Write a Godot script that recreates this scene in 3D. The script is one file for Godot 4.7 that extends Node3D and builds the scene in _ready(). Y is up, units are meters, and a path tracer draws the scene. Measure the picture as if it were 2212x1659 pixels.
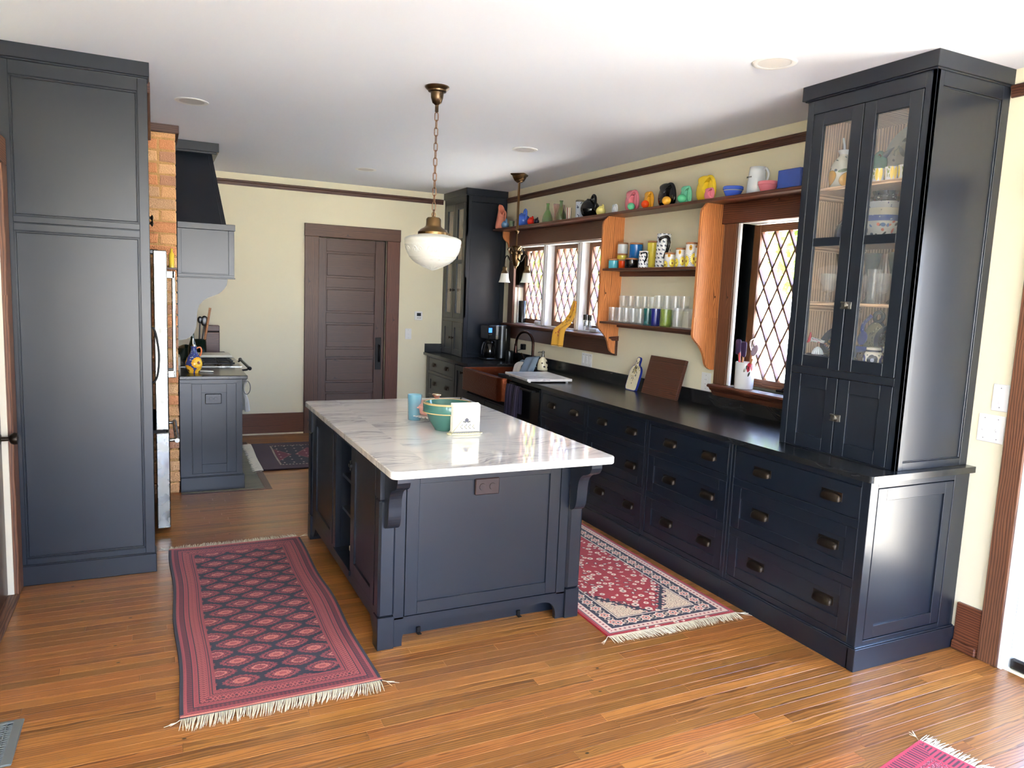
extends Node3D
# A kitchen with blue-black cabinets, seen from its open end. x: 0.03 is the window wall; z: 0 is the far wall; y up, metres.

var M := {}
var O := Vector3.ZERO          # origin of the thing being built; builders take room coordinates and subtract it
var taken := {}
var rng := RandomNumberGenerator.new()


func _ready():
	rng.seed = 7
	# camera
	var cam := Camera3D.new()
	cam.name = "camera"
	cam.position = Vector3(-3.5278, 1.6516, 8.2919)
	cam.rotation = Vector3(-0.12290, -0.45374, 0.04245)
	cam.fov = rad_to_deg(2.0 * atan(829.5 / 1594.1))
	add_child(cam)
	# sky, sun, exposure
	var sky := ProceduralSkyMaterial.new()
	sky.sky_top_color = Color(0.60, 0.75, 1.0)
	sky.sky_horizon_color = Color(0.95, 0.97, 1.0)
	sky.ground_horizon_color = Color(0.8, 0.8, 0.78)
	sky.ground_bottom_color = Color(0.5, 0.5, 0.47)
	sky.sky_energy_multiplier = 1.0
	var env := Environment.new()
	env.background_mode = Environment.BG_SKY
	env.sky = Sky.new()
	env.sky.sky_material = sky
	env.background_energy_multiplier = SKY_E
	env.tonemap_mode = Environment.TONE_MAPPER_LINEAR
	env.tonemap_exposure = EXPO
	env.sdfgi_enabled = true
	env.ssao_enabled = true
	env.ssil_enabled = true
	var we := WorldEnvironment.new()
	we.name = "world_environment"
	we.environment = env
	add_child(we)
	var sun := DirectionalLight3D.new()
	sun.name = "sun"
	sun.light_color = Color(1.0, 0.95, 0.86)
	sun.light_energy = SUN_E
	sun.shadow_enabled = true
	sun.light_angular_distance = 0.6
	sun.sky_mode = DirectionalLight3D.SKY_MODE_LIGHT_ONLY
	add_child(sun)
	sun.look_at_from_position(Vector3.ZERO, Vector3(-0.10, -1.0, 0.55))
	materials()
	shell()
	floor_planks()
	windows()
	outside()
	trims()
	back_door()
	left_side()
	range_area()
	counters()
	sink_area()
	display_cabinet()
	corner_cabinet()
	island()
	shelving()
	top_shelf_things()
	mid_shelf_things()
	glass_shelf_things()
	cabinet_things()
	island_things()
	counter_things()
	sill_things()
	lamps()
	rugs()
	plates_and_vents()


const SKY_E := 9.0
const SUN_E := 18.0
const EXPO := 2.5


# ---------------------------------------------------------------- naming and tagging
func numbered(n: String, parent: Node) -> String:
	var key := "%d/%s" % [parent.get_instance_id(), n]
	taken[key] = taken.get(key, -1) + 1
	return n if taken[key] == 0 else "%s_%03d" % [n, taken[key]]


func tag(o, label: String, category: String, group := ""):
	o.set_meta("label", label)
	o.set_meta("category", category)
	if group != "":
		o.set_meta("group", group)
	return o


func thing(called: String, label: String, category: String, at := Vector3.ZERO, group := "") -> Node3D:
	var o := Node3D.new()
	o.name = numbered(called, self)
	add_child(o)
	o.position = at
	O = at
	return tag(o, label, category, group)


func part(called: String, st: SurfaceTool, m: Material, parent: Node = null) -> MeshInstance3D:
	if parent == null:
		parent = self
	var o := MeshInstance3D.new()
	st.generate_normals()
	o.mesh = st.commit()
	o.mesh.surface_set_material(0, m)
	o.name = numbered(called, parent)
	parent.add_child(o, true)
	return o


func struct(called: String, st: SurfaceTool, m: Material, parent: Node = null) -> MeshInstance3D:
	var o := part(called, st, m, parent)
	if parent == null:
		o.set_meta("kind", "structure")
	return o


func struct_root(called: String) -> Node3D:
	var o := Node3D.new()
	o.name = numbered(called, self)
	add_child(o)
	o.set_meta("kind", "structure")
	O = Vector3.ZERO
	return o


func dup(src: Node3D, at: Vector3, label: String, turn := 0.0) -> Node3D:
	var c = src.duplicate()
	c.name = numbered(String(src.name).rstrip("0123456789").rstrip("_"), self)
	add_child(c, true)
	c.position = at
	c.rotation.y = turn
	c.set_meta("label", label)
	return c


# ---------------------------------------------------------------- geometry
func S() -> SurfaceTool:
	var s := SurfaceTool.new()
	s.begin(Mesh.PRIMITIVE_TRIANGLES)
	s.set_smooth_group(-1)
	return s


func tri(s: SurfaceTool, a: Vector3, b: Vector3, c: Vector3, n: Vector3, ua: Vector2, ub: Vector2, uc: Vector2):
	if (a - c).cross(a - b).dot(n) < 0.0:
		var t := b
		b = c
		c = t
		var u := ub
		ub = uc
		uc = u
	s.set_uv(ua)
	s.add_vertex(a - O)
	s.set_uv(ub)
	s.add_vertex(b - O)
	s.set_uv(uc)
	s.add_vertex(c - O)


func uvp(p: Vector3, n: Vector3, g: int, off: Vector2) -> Vector2:
	var a := n.abs().max_axis_index()
	if a == g:
		return Vector2(p[(g + 1) % 3], p[(g + 2) % 3]) + off
	return Vector2(p[g], p[3 - a - g]) + off


func quad(s: SurfaceTool, a: Vector3, b: Vector3, c: Vector3, d: Vector3, n: Vector3, g := 0, off := Vector2.ZERO):
	var u := [uvp(a, n, g, off), uvp(b, n, g, off), uvp(c, n, g, off), uvp(d, n, g, off)]
	tri(s, a, b, c, n, u[0], u[1], u[2])
	tri(s, a, c, d, n, u[0], u[2], u[3])


# a box between two corners, its edges chamfered by b; g is the axis the grain runs along
func box(s: SurfaceTool, x0: float, x1: float, y0: float, y1: float, z0: float, z1: float, b := 0.0, g := 0, off := Vector2.ZERO):
	var lo := Vector3(minf(x0, x1), minf(y0, y1), minf(z0, z1))
	var hi := Vector3(maxf(x0, x1), maxf(y0, y1), maxf(z0, z1))
	b = minf(b, 0.45 * minf(hi.x - lo.x, minf(hi.y - lo.y, hi.z - lo.z)))
	for a in 3:
		var p := (a + 1) % 3
		var q := (a + 2) % 3
		for sg in [-1, 1]:
			var n := Vector3.ZERO
			n[a] = sg
			var v := []
			for k in [[-1, -1], [1, -1], [1, 1], [-1, 1]]:
				var c := Vector3.ZERO
				c[a] = hi[a] if sg > 0 else lo[a]
				c[p] = hi[p] - b if k[0] > 0 else lo[p] + b
				c[q] = hi[q] - b if k[1] > 0 else lo[q] + b
				v.append(c)
			quad(s, v[0], v[1], v[2], v[3], n, g, off)
	if b <= 0.0:
		return
	for a in 3:            # edges along axis a
		var p := (a + 1) % 3
		var q := (a + 2) % 3
		for sp in [-1, 1]:
			for sq in [-1, 1]:
				var v := []
				for k in [[0, -1], [0, 1], [1, 1], [1, -1]]:
					var c := Vector3.ZERO
					c[a] = hi[a] - b if k[1] > 0 else lo[a] + b
					c[p] = (hi[p] if sp > 0 else lo[p]) - (sp * b if k[0] == 1 else 0.0)
					c[q] = (hi[q] if sq > 0 else lo[q]) - (sq * b if k[0] == 0 else 0.0)
					v.append(c)
				var n := Vector3.ZERO
				n[p] = sp
				n[q] = sq * 0.99
				quad(s, v[0], v[1], v[2], v[3], n, g, off)
	for sx in [-1, 1]:
		for sy in [-1, 1]:
			for sz in [-1, 1]:
				var c := Vector3(hi.x if sx > 0 else lo.x, hi.y if sy > 0 else lo.y, hi.z if sz > 0 else lo.z)
				var i := Vector3(sx, sy, sz) * b
				var u := Vector2(c[g], c[(g + 1) % 3]) + off
				tri(s, c - Vector3(0, i.y, i.z), c - Vector3(i.x, 0, i.z), c - Vector3(i.x, i.y, 0), Vector3(sx, sy, sz), u, u, u)


# a frame of four bars in a plane across `axis`, from a to b along it; (u, v) are the two other axes in order
func to3(axis: int, u: float, v: float, w: float) -> Vector3:
	if axis == 0:
		return Vector3(w, v, u)    # u = z, v = y
	if axis == 2:
		return Vector3(u, v, w)    # u = x, v = y
	return Vector3(u, w, v)        # axis y: u = x, v = z


func slab(s: SurfaceTool, axis: int, u0: float, u1: float, v0: float, v1: float, w0: float, w1: float, b := 0.0, g := 0, off := Vector2.ZERO):
	var a := to3(axis, u0, v0, w0)
	var c := to3(axis, u1, v1, w1)
	box(s, a.x, c.x, a.y, c.y, a.z, c.z, b, g, off)


# rails and stiles round a recessed panel: the shaker front. fw = frame width, dep = depth of the recess
func shaker(s: SurfaceTool, axis: int, u0: float, u1: float, v0: float, v1: float, w: float, out: float, th: float, fw: float, dep: float):
	var back := w - out * th
	var b := 0.0015
	slab(s, axis, u0, u0 + fw, v0, v1, back, w, b)
	slab(s, axis, u1 - fw, u1, v0, v1, back, w, b)
	slab(s, axis, u0 + fw - 0.001, u1 - fw + 0.001, v0, v0 + fw, back, w - out * 0.0002, b)
	slab(s, axis, u0 + fw - 0.001, u1 - fw + 0.001, v1 - fw, v1, back, w - out * 0.0002, b)
	slab(s, axis, u0 + fw - 0.002, u1 - fw + 0.002, v0 + fw - 0.002, v1 - fw + 0.002, back + out * 0.001, w - out * dep)


# a polygon extruded along an axis; poly in (u, v) of to3
func prism(s: SurfaceTool, axis: int, poly: PackedVector2Array, w0: float, w1: float, g := 1, off := Vector2.ZERO, smooth := false):
	var idx := Geometry2D.triangulate_polygon(poly)
	var n3 := to3(axis, 0, 0, 1.0)
	s.set_smooth_group(-1)
	for k in range(0, idx.size(), 3):
		for e in [[w0, -signf(w1 - w0)], [w1, signf(w1 - w0)]]:
			var p := [to3(axis, poly[idx[k]].x, poly[idx[k]].y, e[0]), to3(axis, poly[idx[k + 1]].x, poly[idx[k + 1]].y, e[0]), to3(axis, poly[idx[k + 2]].x, poly[idx[k + 2]].y, e[0])]
			var n: Vector3 = n3 * e[1]
			tri(s, p[0], p[1], p[2], n, uvp(p[0], n, g, off), uvp(p[1], n, g, off), uvp(p[2], n, g, off))
	var turn := 1.0 if not Geometry2D.is_polygon_clockwise(poly) else -1.0
	if smooth:
		s.set_smooth_group(1)
	for k in poly.size():
		var a := poly[k]
		var b := poly[(k + 1) % poly.size()]
		var d := (b - a).normalized()
		var o := Vector2(d.y, -d.x) * turn
		var n := to3(axis, o.x, o.y, 0.0)
		quad(s, to3(axis, a.x, a.y, w0), to3(axis, b.x, b.y, w0), to3(axis, b.x, b.y, w1), to3(axis, a.x, a.y, w1), n, g, off)
	s.set_smooth_group(-1)


# a profile of (radius, height) turned about the vertical through c
func lathe(s: SurfaceTool, prof: Array, c: Vector3, seg := 32, axis := 1, sharp := 0.75, squash := Vector2.ONE):
	var total := 0.0
	var lens := [0.0]
	for k in range(1, prof.size()):
		total += (prof[k] - prof[k - 1]).length()
		lens.append(total)
	var grp := 10
	for k in prof.size() - 1:
		var p: Vector2 = prof[k]
		var q: Vector2 = prof[k + 1]
		if k > 0:
			var e: Vector2 = p - prof[k - 1]
			if absf(e.angle_to(q - p)) > sharp:
				grp += 1
		s.set_smooth_group(grp)
		var e2 := q - p
		for i in seg:
			var a0 := TAU * i / seg
			var a1 := TAU * (i + 1) / seg
			var am := (a0 + a1) / 2
			var v := [ring(p, a0, c, axis, squash), ring(p, a1, c, axis, squash), ring(q, a1, c, axis, squash), ring(q, a0, c, axis, squash)]
			var n := ring(Vector2(e2.y, -e2.x), am, Vector3.ZERO, axis, Vector2.ONE)
			var u0 := float(i) / seg
			var u1 := float(i + 1) / seg
			var v0: float = 1.0 - lens[k] / total
			var v1: float = 1.0 - lens[k + 1] / total
			if p.x > 1e-6:
				tri(s, v[0], v[1], v[2], n, Vector2(u0, v0), Vector2(u1, v0), Vector2(u1, v1))
			if q.x > 1e-6:
				tri(s, v[0], v[2], v[3], n, Vector2(u0, v0), Vector2(u1, v1), Vector2(u0, v1))
	s.set_smooth_group(-1)


func ring(p: Vector2, a: float, c: Vector3, axis: int, squash: Vector2) -> Vector3:
	var u := p.x * cos(a) * squash.x
	var w := p.x * sin(a) * squash.y
	if axis == 1:
		return c + Vector3(u, p.y, w)
	if axis == 0:
		return c + Vector3(p.y, u, w)
	return c + Vector3(u, w, p.y)


# a round bar through points; r is one radius or one per point
func tube(s: SurfaceTool, pts: Array, r, seg := 10, closed := false, flat := Vector2.ONE):
	var n := pts.size()
	var up := Vector3.UP
	var rings := []
	for k in n:
		var a: Vector3 = pts[(k - 1 + n) % n] if closed else pts[maxi(k - 1, 0)]
		var b: Vector3 = pts[(k + 1) % n] if closed else pts[mini(k + 1, n - 1)]
		var d := (b - a).normalized()
		if k == 0 and absf(d.dot(up)) > 0.9:
			up = Vector3.RIGHT if absf(d.x) < 0.9 else Vector3.BACK
		var side := d.cross(up).normalized()
		up = side.cross(d).normalized()
		var rr: float = r if r is float else r[k]
		var row := []
		for i in seg:
			var t := TAU * i / seg
			row.append(pts[k] + (side * cos(t) * flat.x + up * sin(t) * flat.y) * rr)
		rings.append(row)
	s.set_smooth_group(3)
	for k in (n if closed else n - 1):
		var p: Array = rings[k]
		var q: Array = rings[(k + 1) % n]
		var c: Vector3 = (pts[k] + pts[(k + 1) % n]) / 2.0
		for i in seg:
			var j := (i + 1) % seg
			var m: Vector3 = (p[i] + p[j] + q[i] + q[j]) / 4.0 - c
			var u0 := Vector2(float(i) / seg, float(k) / n)
			var u1 := Vector2(float(i + 1) / seg, float(k + 1) / n)
			tri(s, p[i], p[j], q[j], m, u0, Vector2(u1.x, u0.y), u1)
			tri(s, p[i], q[j], q[i], m, u0, u1, Vector2(u0.x, u1.y))
	s.set_smooth_group(-1)
	if not closed:
		for e in [[0, 1], [n - 1, n - 2]]:
			var c: Vector3 = pts[e[0]]
			var out: Vector3 = c - pts[e[1]]
			for i in seg:
				tri(s, c, rings[e[0]][i], rings[e[0]][(i + 1) % seg], out, Vector2.ZERO, Vector2.ZERO, Vector2.ZERO)


func arc(c: Vector3, u: Vector3, v: Vector3, a0: float, a1: float, n: int) -> Array:
	var out := []
	for k in n + 1:
		var t := lerpf(a0, a1, float(k) / n)
		out.append(c + u * cos(t) + v * sin(t))
	return out


func spline(keys: Array, n: int) -> Array:
	var cu := Curve3D.new()
	for k in keys.size():
		var a: Vector3 = keys[maxi(k - 1, 0)]
		var b: Vector3 = keys[mini(k + 1, keys.size() - 1)]
		cu.add_point(keys[k], (a - b) / 6.0, (b - a) / 6.0)
	var out := []
	for k in n + 1:
		out.append(cu.sample_baked(cu.get_baked_length() * k / n, true))
	return out


func spline2(keys: Array, n: int) -> Array:
	var k3 := []
	for k in keys:
		k3.append(Vector3(k.x, k.y, 0))
	var out := []
	for p in spline(k3, n):
		out.append(Vector2(p.x, p.y))
	return out


# a cushion-like solid: an outline in (u, v) about c, th thick across the axis, its edge rounded
func pillow(s: SurfaceTool, axis: int, outline: Array, c: Vector3, th: float, power := 2.5):
	var n := outline.size()
	var steps := [1.0, 0.97, 0.88, 0.7, 0.45, 0.0]
	s.set_smooth_group(5)
	for side in [-1.0, 1.0]:
		for k in steps.size() - 1:
			var f0: float = steps[k]
			var f1: float = steps[k + 1]
			var h0: float = side * th / 2 * pow(1.0 - pow(f0, power), 1.0 / power)
			var h1: float = side * th / 2 * pow(1.0 - pow(f1, power), 1.0 / power)
			for i in n:
				var a: Vector2 = outline[i]
				var b: Vector2 = outline[(i + 1) % n]
				var p := [c + to3(axis, a.x * f0, a.y * f0, h0), c + to3(axis, b.x * f0, b.y * f0, h0), c + to3(axis, b.x * f1, b.y * f1, h1), c + to3(axis, a.x * f1, a.y * f1, h1)]
				var m := (a + b) / 2.0
				var nn := to3(axis, m.x * f0, m.y * f0, side * 0.02 + h0)
				var u := [a * f0, b * f0, b * f1, a * f1]
				tri(s, p[0], p[1], p[2], nn, u[0], u[1], u[2])
				if f1 > 0.0:
					tri(s, p[0], p[2], p[3], nn, u[0], u[2], u[3])
	s.set_smooth_group(-1)


# ---------------------------------------------------------------- materials
func mat(key: String, col := Color.WHITE, rough := 0.5, metal := 0.0) -> StandardMaterial3D:
	if not M.has(key):
		var m := StandardMaterial3D.new()
		m.resource_name = key
		m.albedo_color = col
		m.roughness = rough
		m.metallic = metal
		M[key] = m
	return M[key]


func glaze(key: String, col: Color, rough := 0.12) -> StandardMaterial3D:
	return mat("glaze_" + key, col, rough)


func tex_mat(key: String, tex: Texture2D, rough: float, scale := Vector3.ONE, tint := Color.WHITE) -> StandardMaterial3D:
	var m := mat(key, tint, rough)
	m.albedo_texture = tex
	m.uv1_scale = scale
	return m


func noise(seed_: int, freq: float, oct := 3) -> FastNoiseLite:
	var f := FastNoiseLite.new()
	f.seed = seed_
	f.noise_type = FastNoiseLite.TYPE_SIMPLEX_SMOOTH
	f.frequency = freq
	f.fractal_octaves = oct
	return f


func noise_tex(seed_: int, freq: float, size := 256, normal := false, bump := 4.0, kind := FastNoiseLite.TYPE_SIMPLEX_SMOOTH) -> NoiseTexture2D:
	var t := NoiseTexture2D.new()
	t.width = size
	t.height = size
	t.seamless = true
	t.noise = noise(seed_, freq)
	t.noise.noise_type = kind
	t.as_normal_map = normal
	t.bump_strength = bump
	return t


func bytes_tex(w: int, h: int, d: PackedByteArray) -> ImageTexture:
	return ImageTexture.create_from_image(Image.create_from_data(w, h, false, Image.FORMAT_RGB8, d))


# boards of sawn pine, one above the other: growth rings cut flat, so that arches and stripes come by themselves
func wood_tex(w: int, h: int, px: Vector2, board: float, sd: int, light: Color, dark: Color, contrast: float, ring_gap: float, tones: float) -> ImageTexture:
	var d := PackedByteArray()
	d.resize(w * h * 3)
	var r := RandomNumberGenerator.new()
	r.seed = sd
	var wob := noise(sd, 1.0, 2)
	var fib := noise(sd + 5, 1.0, 2)
	var n := int(ceil(h * px.y / board))
	var at := 0
	var vc := []
	for k in n:
		vc.append([r.randf_range(-0.2, 1.2) * board, r.randf_range(0.0, 0.5) * board, r.randf_range(-0.012, 0.012), 1.0 + tones * r.randf_range(-1.0, 1.0), r.randf_range(0.8, 1.5) * ring_gap, r.randf() * 50.0, r.randf_range(-1.0, 1.0), r.randf_range(0.1, w * px.x - 0.1), r.randf()])
	for y in h:
		var v := y * px.y
		var k := mini(int(v / board), n - 1)
		var b: Array = vc[k]
		var vl: float = v - k * board
		for x in w:
			var u := x * px.x
			var q: float = vl - b[0] + 0.010 * wob.get_noise_2d(u * 1.3, b[5] + vl * 4.0)
			if b[8] > 0.55:       # a knot bends the rings round itself
				var kd := Vector2((u - b[7]) * 0.35, vl - board * 0.5)
				q += 0.012 * exp(-kd.length_squared() / 0.00022) * signf(q)
			var rr: float = sqrt(b[1] * b[1] + q * q) + b[2] * u + 0.0025 * wob.get_noise_2d(u * 5.0, b[5] + 20.0 + vl * 30.0)
			var t := fposmod(rr / b[4], 1.0)
			t = t * t * (1.0 if t < 0.9 else (1.0 - t) * 10.0)
			var f := fib.get_noise_2d(u * 9.0, v * 700.0)
			var m: float = clampf(t * contrast + f * 0.22 + 0.12 * wob.get_noise_2d(u * 0.8 + 9.0, b[5]), 0.0, 1.0)
			var c := light.lerp(dark, m)
			var tone: float = b[3]
			if b[8] > 0.55:
				var kl := Vector2((u - b[7]) * 0.6, vl - board * 0.5).length()
				if kl < 0.006:
					tone *= 0.25 + 0.75 * smoothstep(0.003, 0.006, kl)
			d[at] = clampi(int(c.r * tone * 255.0), 0, 255)
			d[at + 1] = clampi(int(c.g * tone * (1.0 - 0.06 * b[6] * tones * 5.0) * 255.0), 0, 255)
			d[at + 2] = clampi(int(c.b * tone * 255.0), 0, 255)
			at += 3
	return bytes_tex(w, h, d)


func stone_tex(w: int, h: int, px: Vector2, sd: int, base: Color, vein: Color, warm: Color, amount: float) -> ImageTexture:
	var d := PackedByteArray()
	d.resize(w * h * 3)
	var wa := noise(sd, 1.0, 3)
	var fi := noise(sd + 1, 1.0, 4)
	var at := 0
	for y in h:
		for x in w:
			var u := x * px.x
			var v := y * px.y
			var q := v + 0.10 * wa.get_noise_2d(u * 1.6, v * 1.6) + u * 0.10
			var a := 1.0 - absf(wa.get_noise_2d(u * 1.1 + 7.0, q * 9.0)) * 5.0
			var b := 1.0 - absf(fi.get_noise_2d(u * 2.2, q * 22.0 + 40.0)) * 9.0
			var band := clampf(0.5 + 1.4 * wa.get_noise_2d(u * 0.9 + 31.0, q * 3.0), 0.0, 1.0)
			var m := clampf(maxf(a, 0.0) * 0.5 * band + maxf(b, 0.0) * 0.75 * band * band + 0.18 * band * absf(fi.get_noise_2d(u * 3.0, q * 30.0)), 0.0, 1.0) * amount
			var c := base.lerp(warm, clampf(0.5 + 1.5 * fi.get_noise_2d(u * 0.9 + 90.0, q * 4.0), 0.0, 1.0) * 0.6).lerp(vein, m)
			d[at] = int(c.r * 255.0)
			d[at + 1] = int(c.g * 255.0)
			d[at + 2] = int(c.b * 255.0)
			at += 3
	return bytes_tex(w, h, d)


# ---- painting prints
func paper(w: int, h: int, c: Color) -> Image:
	var i := Image.create(w, h, false, Image.FORMAT_RGB8)
	i.fill(c)
	return i


func blot(i: Image, cx: float, cy: float, rx: float, ry: float, ang: float, c: Color):
	var m := int(ceil(maxf(rx, ry)))
	var ca := cos(ang)
	var sa := sin(ang)
	for y in range(maxi(int(cy) - m, 0), mini(int(cy) + m + 1, i.get_height())):
		for x in range(int(cx) - m, int(cx) + m + 1):
			var dx := x - cx
			var dy := y - cy
			var p := Vector2((dx * ca + dy * sa) / rx, (dy * ca - dx * sa) / ry)
			if p.length_squared() <= 1.0:
				i.set_pixel(posmod(x, i.get_width()), y, c)


func petals(i: Image, cx: float, cy: float, r: float, n: int, c: Color, mid: Color, fat := 0.3):
	for k in n:
		var a := TAU * k / n
		blot(i, cx + cos(a) * r * 0.62, cy + sin(a) * r * 0.62, r * 0.42, r * fat * 0.6, a, c)
	blot(i, cx, cy, r * 0.36, r * 0.36, 0, mid)


func stroke(i: Image, a: Vector2, b: Vector2, r: float, c: Color):
	var n := int(a.distance_to(b) / maxf(r * 0.7, 0.7)) + 1
	for k in n + 1:
		var p := a.lerp(b, float(k) / n)
		blot(i, p.x, p.y, r, r, 0, c)


# small capitals from rows of five dots
func letters(i: Image, text: String, x: float, y: float, k: float, c: Color):
	var rows := {"B": [15, 17, 17, 15, 17, 17, 15], "E": [31, 1, 1, 15, 1, 1, 31], "L": [1, 1, 1, 1, 1, 1, 31], "I": [14, 4, 4, 4, 4, 4, 14], "N": [17, 19, 21, 21, 25, 17, 17]}
	for ch in text:
		if rows.has(ch):
			for r in 7:
				for b in 5:
					if (rows[ch][r] >> b) & 1:
						i.fill_rect(Rect2i(int(x + b * k), int(y + r * k), int(ceil(k)), int(ceil(k))), c)
		x += 6.5 * k


func print_mat(key: String, i: Image, rough := 0.15) -> StandardMaterial3D:
	return tex_mat(key, ImageTexture.create_from_image(i), rough)


func materials():
	# paint and metal
	var navy := mat("navy_paint", Color8(22, 28, 37), 0.3)
	navy.normal_enabled = true
	navy.normal_texture = noise_tex(3, 0.02, 256, true, 0.6)
	navy.normal_scale = 0.12
	navy.uv1_triplanar = true
	navy.uv1_world_triplanar = true
	navy.uv1_scale = Vector3.ONE * 2.0
	mat("navy_inside", Color8(20, 25, 33), 0.5)
	mat("ceiling_paint", Color8(232, 236, 243), 0.9)
	mat("wall_paint", Color8(236, 228, 198), 0.85)
	mat("white_paint", Color8(240, 240, 238), 0.4)
	mat("white_plastic", Color8(236, 236, 232), 0.3)
	mat("bronze", Color8(52, 44, 36), 0.38, 0.9)
	mat("pewter", Color8(120, 116, 108), 0.35, 0.95)
	mat("brass", Color8(122, 98, 66), 0.3, 1.0)
	mat("chain_brass", Color8(120, 92, 72), 0.35, 1.0)
	mat("black_metal", Color8(18, 18, 18), 0.4, 0.5)
	mat("black_plastic", Color8(14, 14, 15), 0.25)
	mat("dark_gap", Color8(6, 6, 7), 0.8)
	mat("chrome", Color8(205, 205, 205), 0.12, 1.0)
	var steel := mat("steel", Color8(140, 139, 132), 0.36, 1.0)
	steel.roughness_texture = noise_tex(9, 0.03)
	steel.roughness = 0.55
	mat("dark_steel", Color8(70, 72, 74), 0.3, 0.9)
	var copper := mat("hammered_copper", Color8(120, 62, 38), 0.32, 1.0)
	copper.normal_enabled = true
	copper.normal_texture = noise_tex(12, 0.045, 256, true, 6.0, FastNoiseLite.TYPE_CELLULAR)
	copper.normal_scale = 0.7
	copper.uv1_triplanar = true
	copper.uv1_scale = Vector3.ONE * 6.0
	# wood
	var pine := wood_tex(1024, 512, Vector2(0.0015, 0.0004), 0.1025, 21, Color(1, 1, 1), Color(0.42, 0.34, 0.28), 0.95, 0.009, 0.06)
	var ps := Vector3(1.0 / 1.536, 1.0 / 0.2048, 1)
	tex_mat("shelf_pine", pine, 0.4, ps, Color8(230, 152, 90))
	tex_mat("dark_trim", pine, 0.42, ps, Color8(84, 52, 38))
	tex_mat("shelf_dark", pine, 0.36, ps, Color8(104, 60, 42))
	tex_mat("door_wood", pine, 0.36, ps, Color8(80, 49, 34))
	tex_mat("door_casing", pine, 0.4, ps, Color8(96, 62, 42))
	tex_mat("casing_weathered", pine, 0.5, ps, Color8(118, 80, 56))
	tex_mat("baseboard_wood", pine, 0.4, ps, Color8(112, 66, 42))
	tex_mat("sash_wood", pine, 0.5, ps, Color8(128, 86, 56))
	tex_mat("walnut", pine, 0.4, ps, Color8(92, 50, 34))
	tex_mat("birch", pine, 0.5, ps * 0.7, Color8(238, 205, 160))
	tex_mat("lid_wood", pine, 0.5, ps, Color8(204, 148, 98))
	var fl := wood_tex(2048, 1026, Vector2(0.0015, 0.001), 0.057, 41, Color8(172, 114, 58), Color8(84, 46, 20), 0.8, 0.0085, 0.13)
	var floor_m := tex_mat("floor_pine", fl, 0.3, Vector3(1.0 / 3.072, 1.0 / 1.026, 1))
	floor_m.clearcoat_enabled = true
	floor_m.clearcoat = 0.25
	floor_m.clearcoat_roughness = 0.25
	# stone
	tex_mat("marble", stone_tex(1024, 1024, Vector2(0.0012, 0.0020), 5, Color8(234, 230, 222), Color8(120, 116, 122), Color8(230, 224, 214), 0.6), 0.045, Vector3(1.0 / 1.2288, 1.0 / 2.048, 1))
	tex_mat("soapstone", stone_tex(512, 512, Vector2(0.0030, 0.0030), 8, Color8(30, 31, 32), Color8(150, 148, 140), Color8(22, 24, 26), 0.22), 0.24, Vector3(1.0 / 1.536, 1.0 / 1.536, 1))
	tex_mat("soapstone_veined", stone_tex(512, 512, Vector2(0.0014, 0.0014), 9, Color8(34, 35, 34), Color8(190, 186, 172), Color8(24, 26, 26), 0.5), 0.2, Vector3(1.0 / 0.7168, 1.0 / 0.7168, 1))
	tex_mat("slate", stone_tex(256, 256, Vector2(0.004, 0.004), 15, Color8(112, 112, 96), Color8(84, 84, 74), Color8(128, 124, 104), 0.7), 0.6, Vector3(1, 1, 1))
	var mortar := mat("mortar", Color8(206, 160, 104), 0.95)
	mortar.normal_enabled = true
	mortar.normal_texture = noise_tex(31, 0.05, 256, true, 8.0)
	mortar.uv1_triplanar = true
	mortar.uv1_scale = Vector3.ONE * 5.0
	for k in 5:
		var b := mat("brick_%d" % k, [Color8(226, 158, 110), Color8(232, 180, 128), Color8(214, 172, 132), Color8(200, 150, 118), Color8(236, 190, 140)][k], 0.92)
		b.normal_enabled = true
		b.normal_texture = mortar.normal_texture
		b.normal_scale = 1.3
		b.uv1_triplanar = true
		b.uv1_world_triplanar = true
		b.uv1_scale = Vector3.ONE * 6.0
	# glass
	var pane := mat("window_glass", Color(0.95, 0.98, 0.97, 0.06), 0.02)
	pane.transparency = BaseMaterial3D.TRANSPARENCY_ALPHA
	for g in [["clear_glass", Color(0.96, 0.98, 0.96, 0.10)], ["green_glass", Color(0.08, 0.42, 0.08, 0.45)], ["teal_glass", Color(0.05, 0.45, 0.45, 0.5)], ["blue_glass", Color(0.03, 0.12, 0.55, 0.6)], ["lime_glass", Color(0.55, 0.66, 0.25, 0.4)], ["pink_glass", Color(0.85, 0.66, 0.62, 0.45)], ["forest_glass", Color(0.05, 0.26, 0.22, 0.5)], ["aqua_glass", Color(0.45, 0.72, 0.80, 0.45)]]:
		var gm := mat(g[0], g[1], 0.3 if g[1].a > 0.2 else 0.06)
		gm.transparency = BaseMaterial3D.TRANSPARENCY_ALPHA
		gm.metallic_specular = 0.7
		if g[1].a > 0.2:
			gm.clearcoat_enabled = true
			gm.clearcoat_roughness = 0.03
	var frost := mat("frosted_glass", Color8(236, 234, 224), 0.28)
	frost.backlight_enabled = true
	frost.backlight = Color(0.75, 0.75, 0.7)
	frost.normal_enabled = true
	frost.normal_texture = noise_tex(77, 0.035, 256, true, 5.0, FastNoiseLite.TYPE_CELLULAR)
	frost.normal_scale = 0.35
	frost.uv1_scale = Vector3(3, 2, 1)
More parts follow.
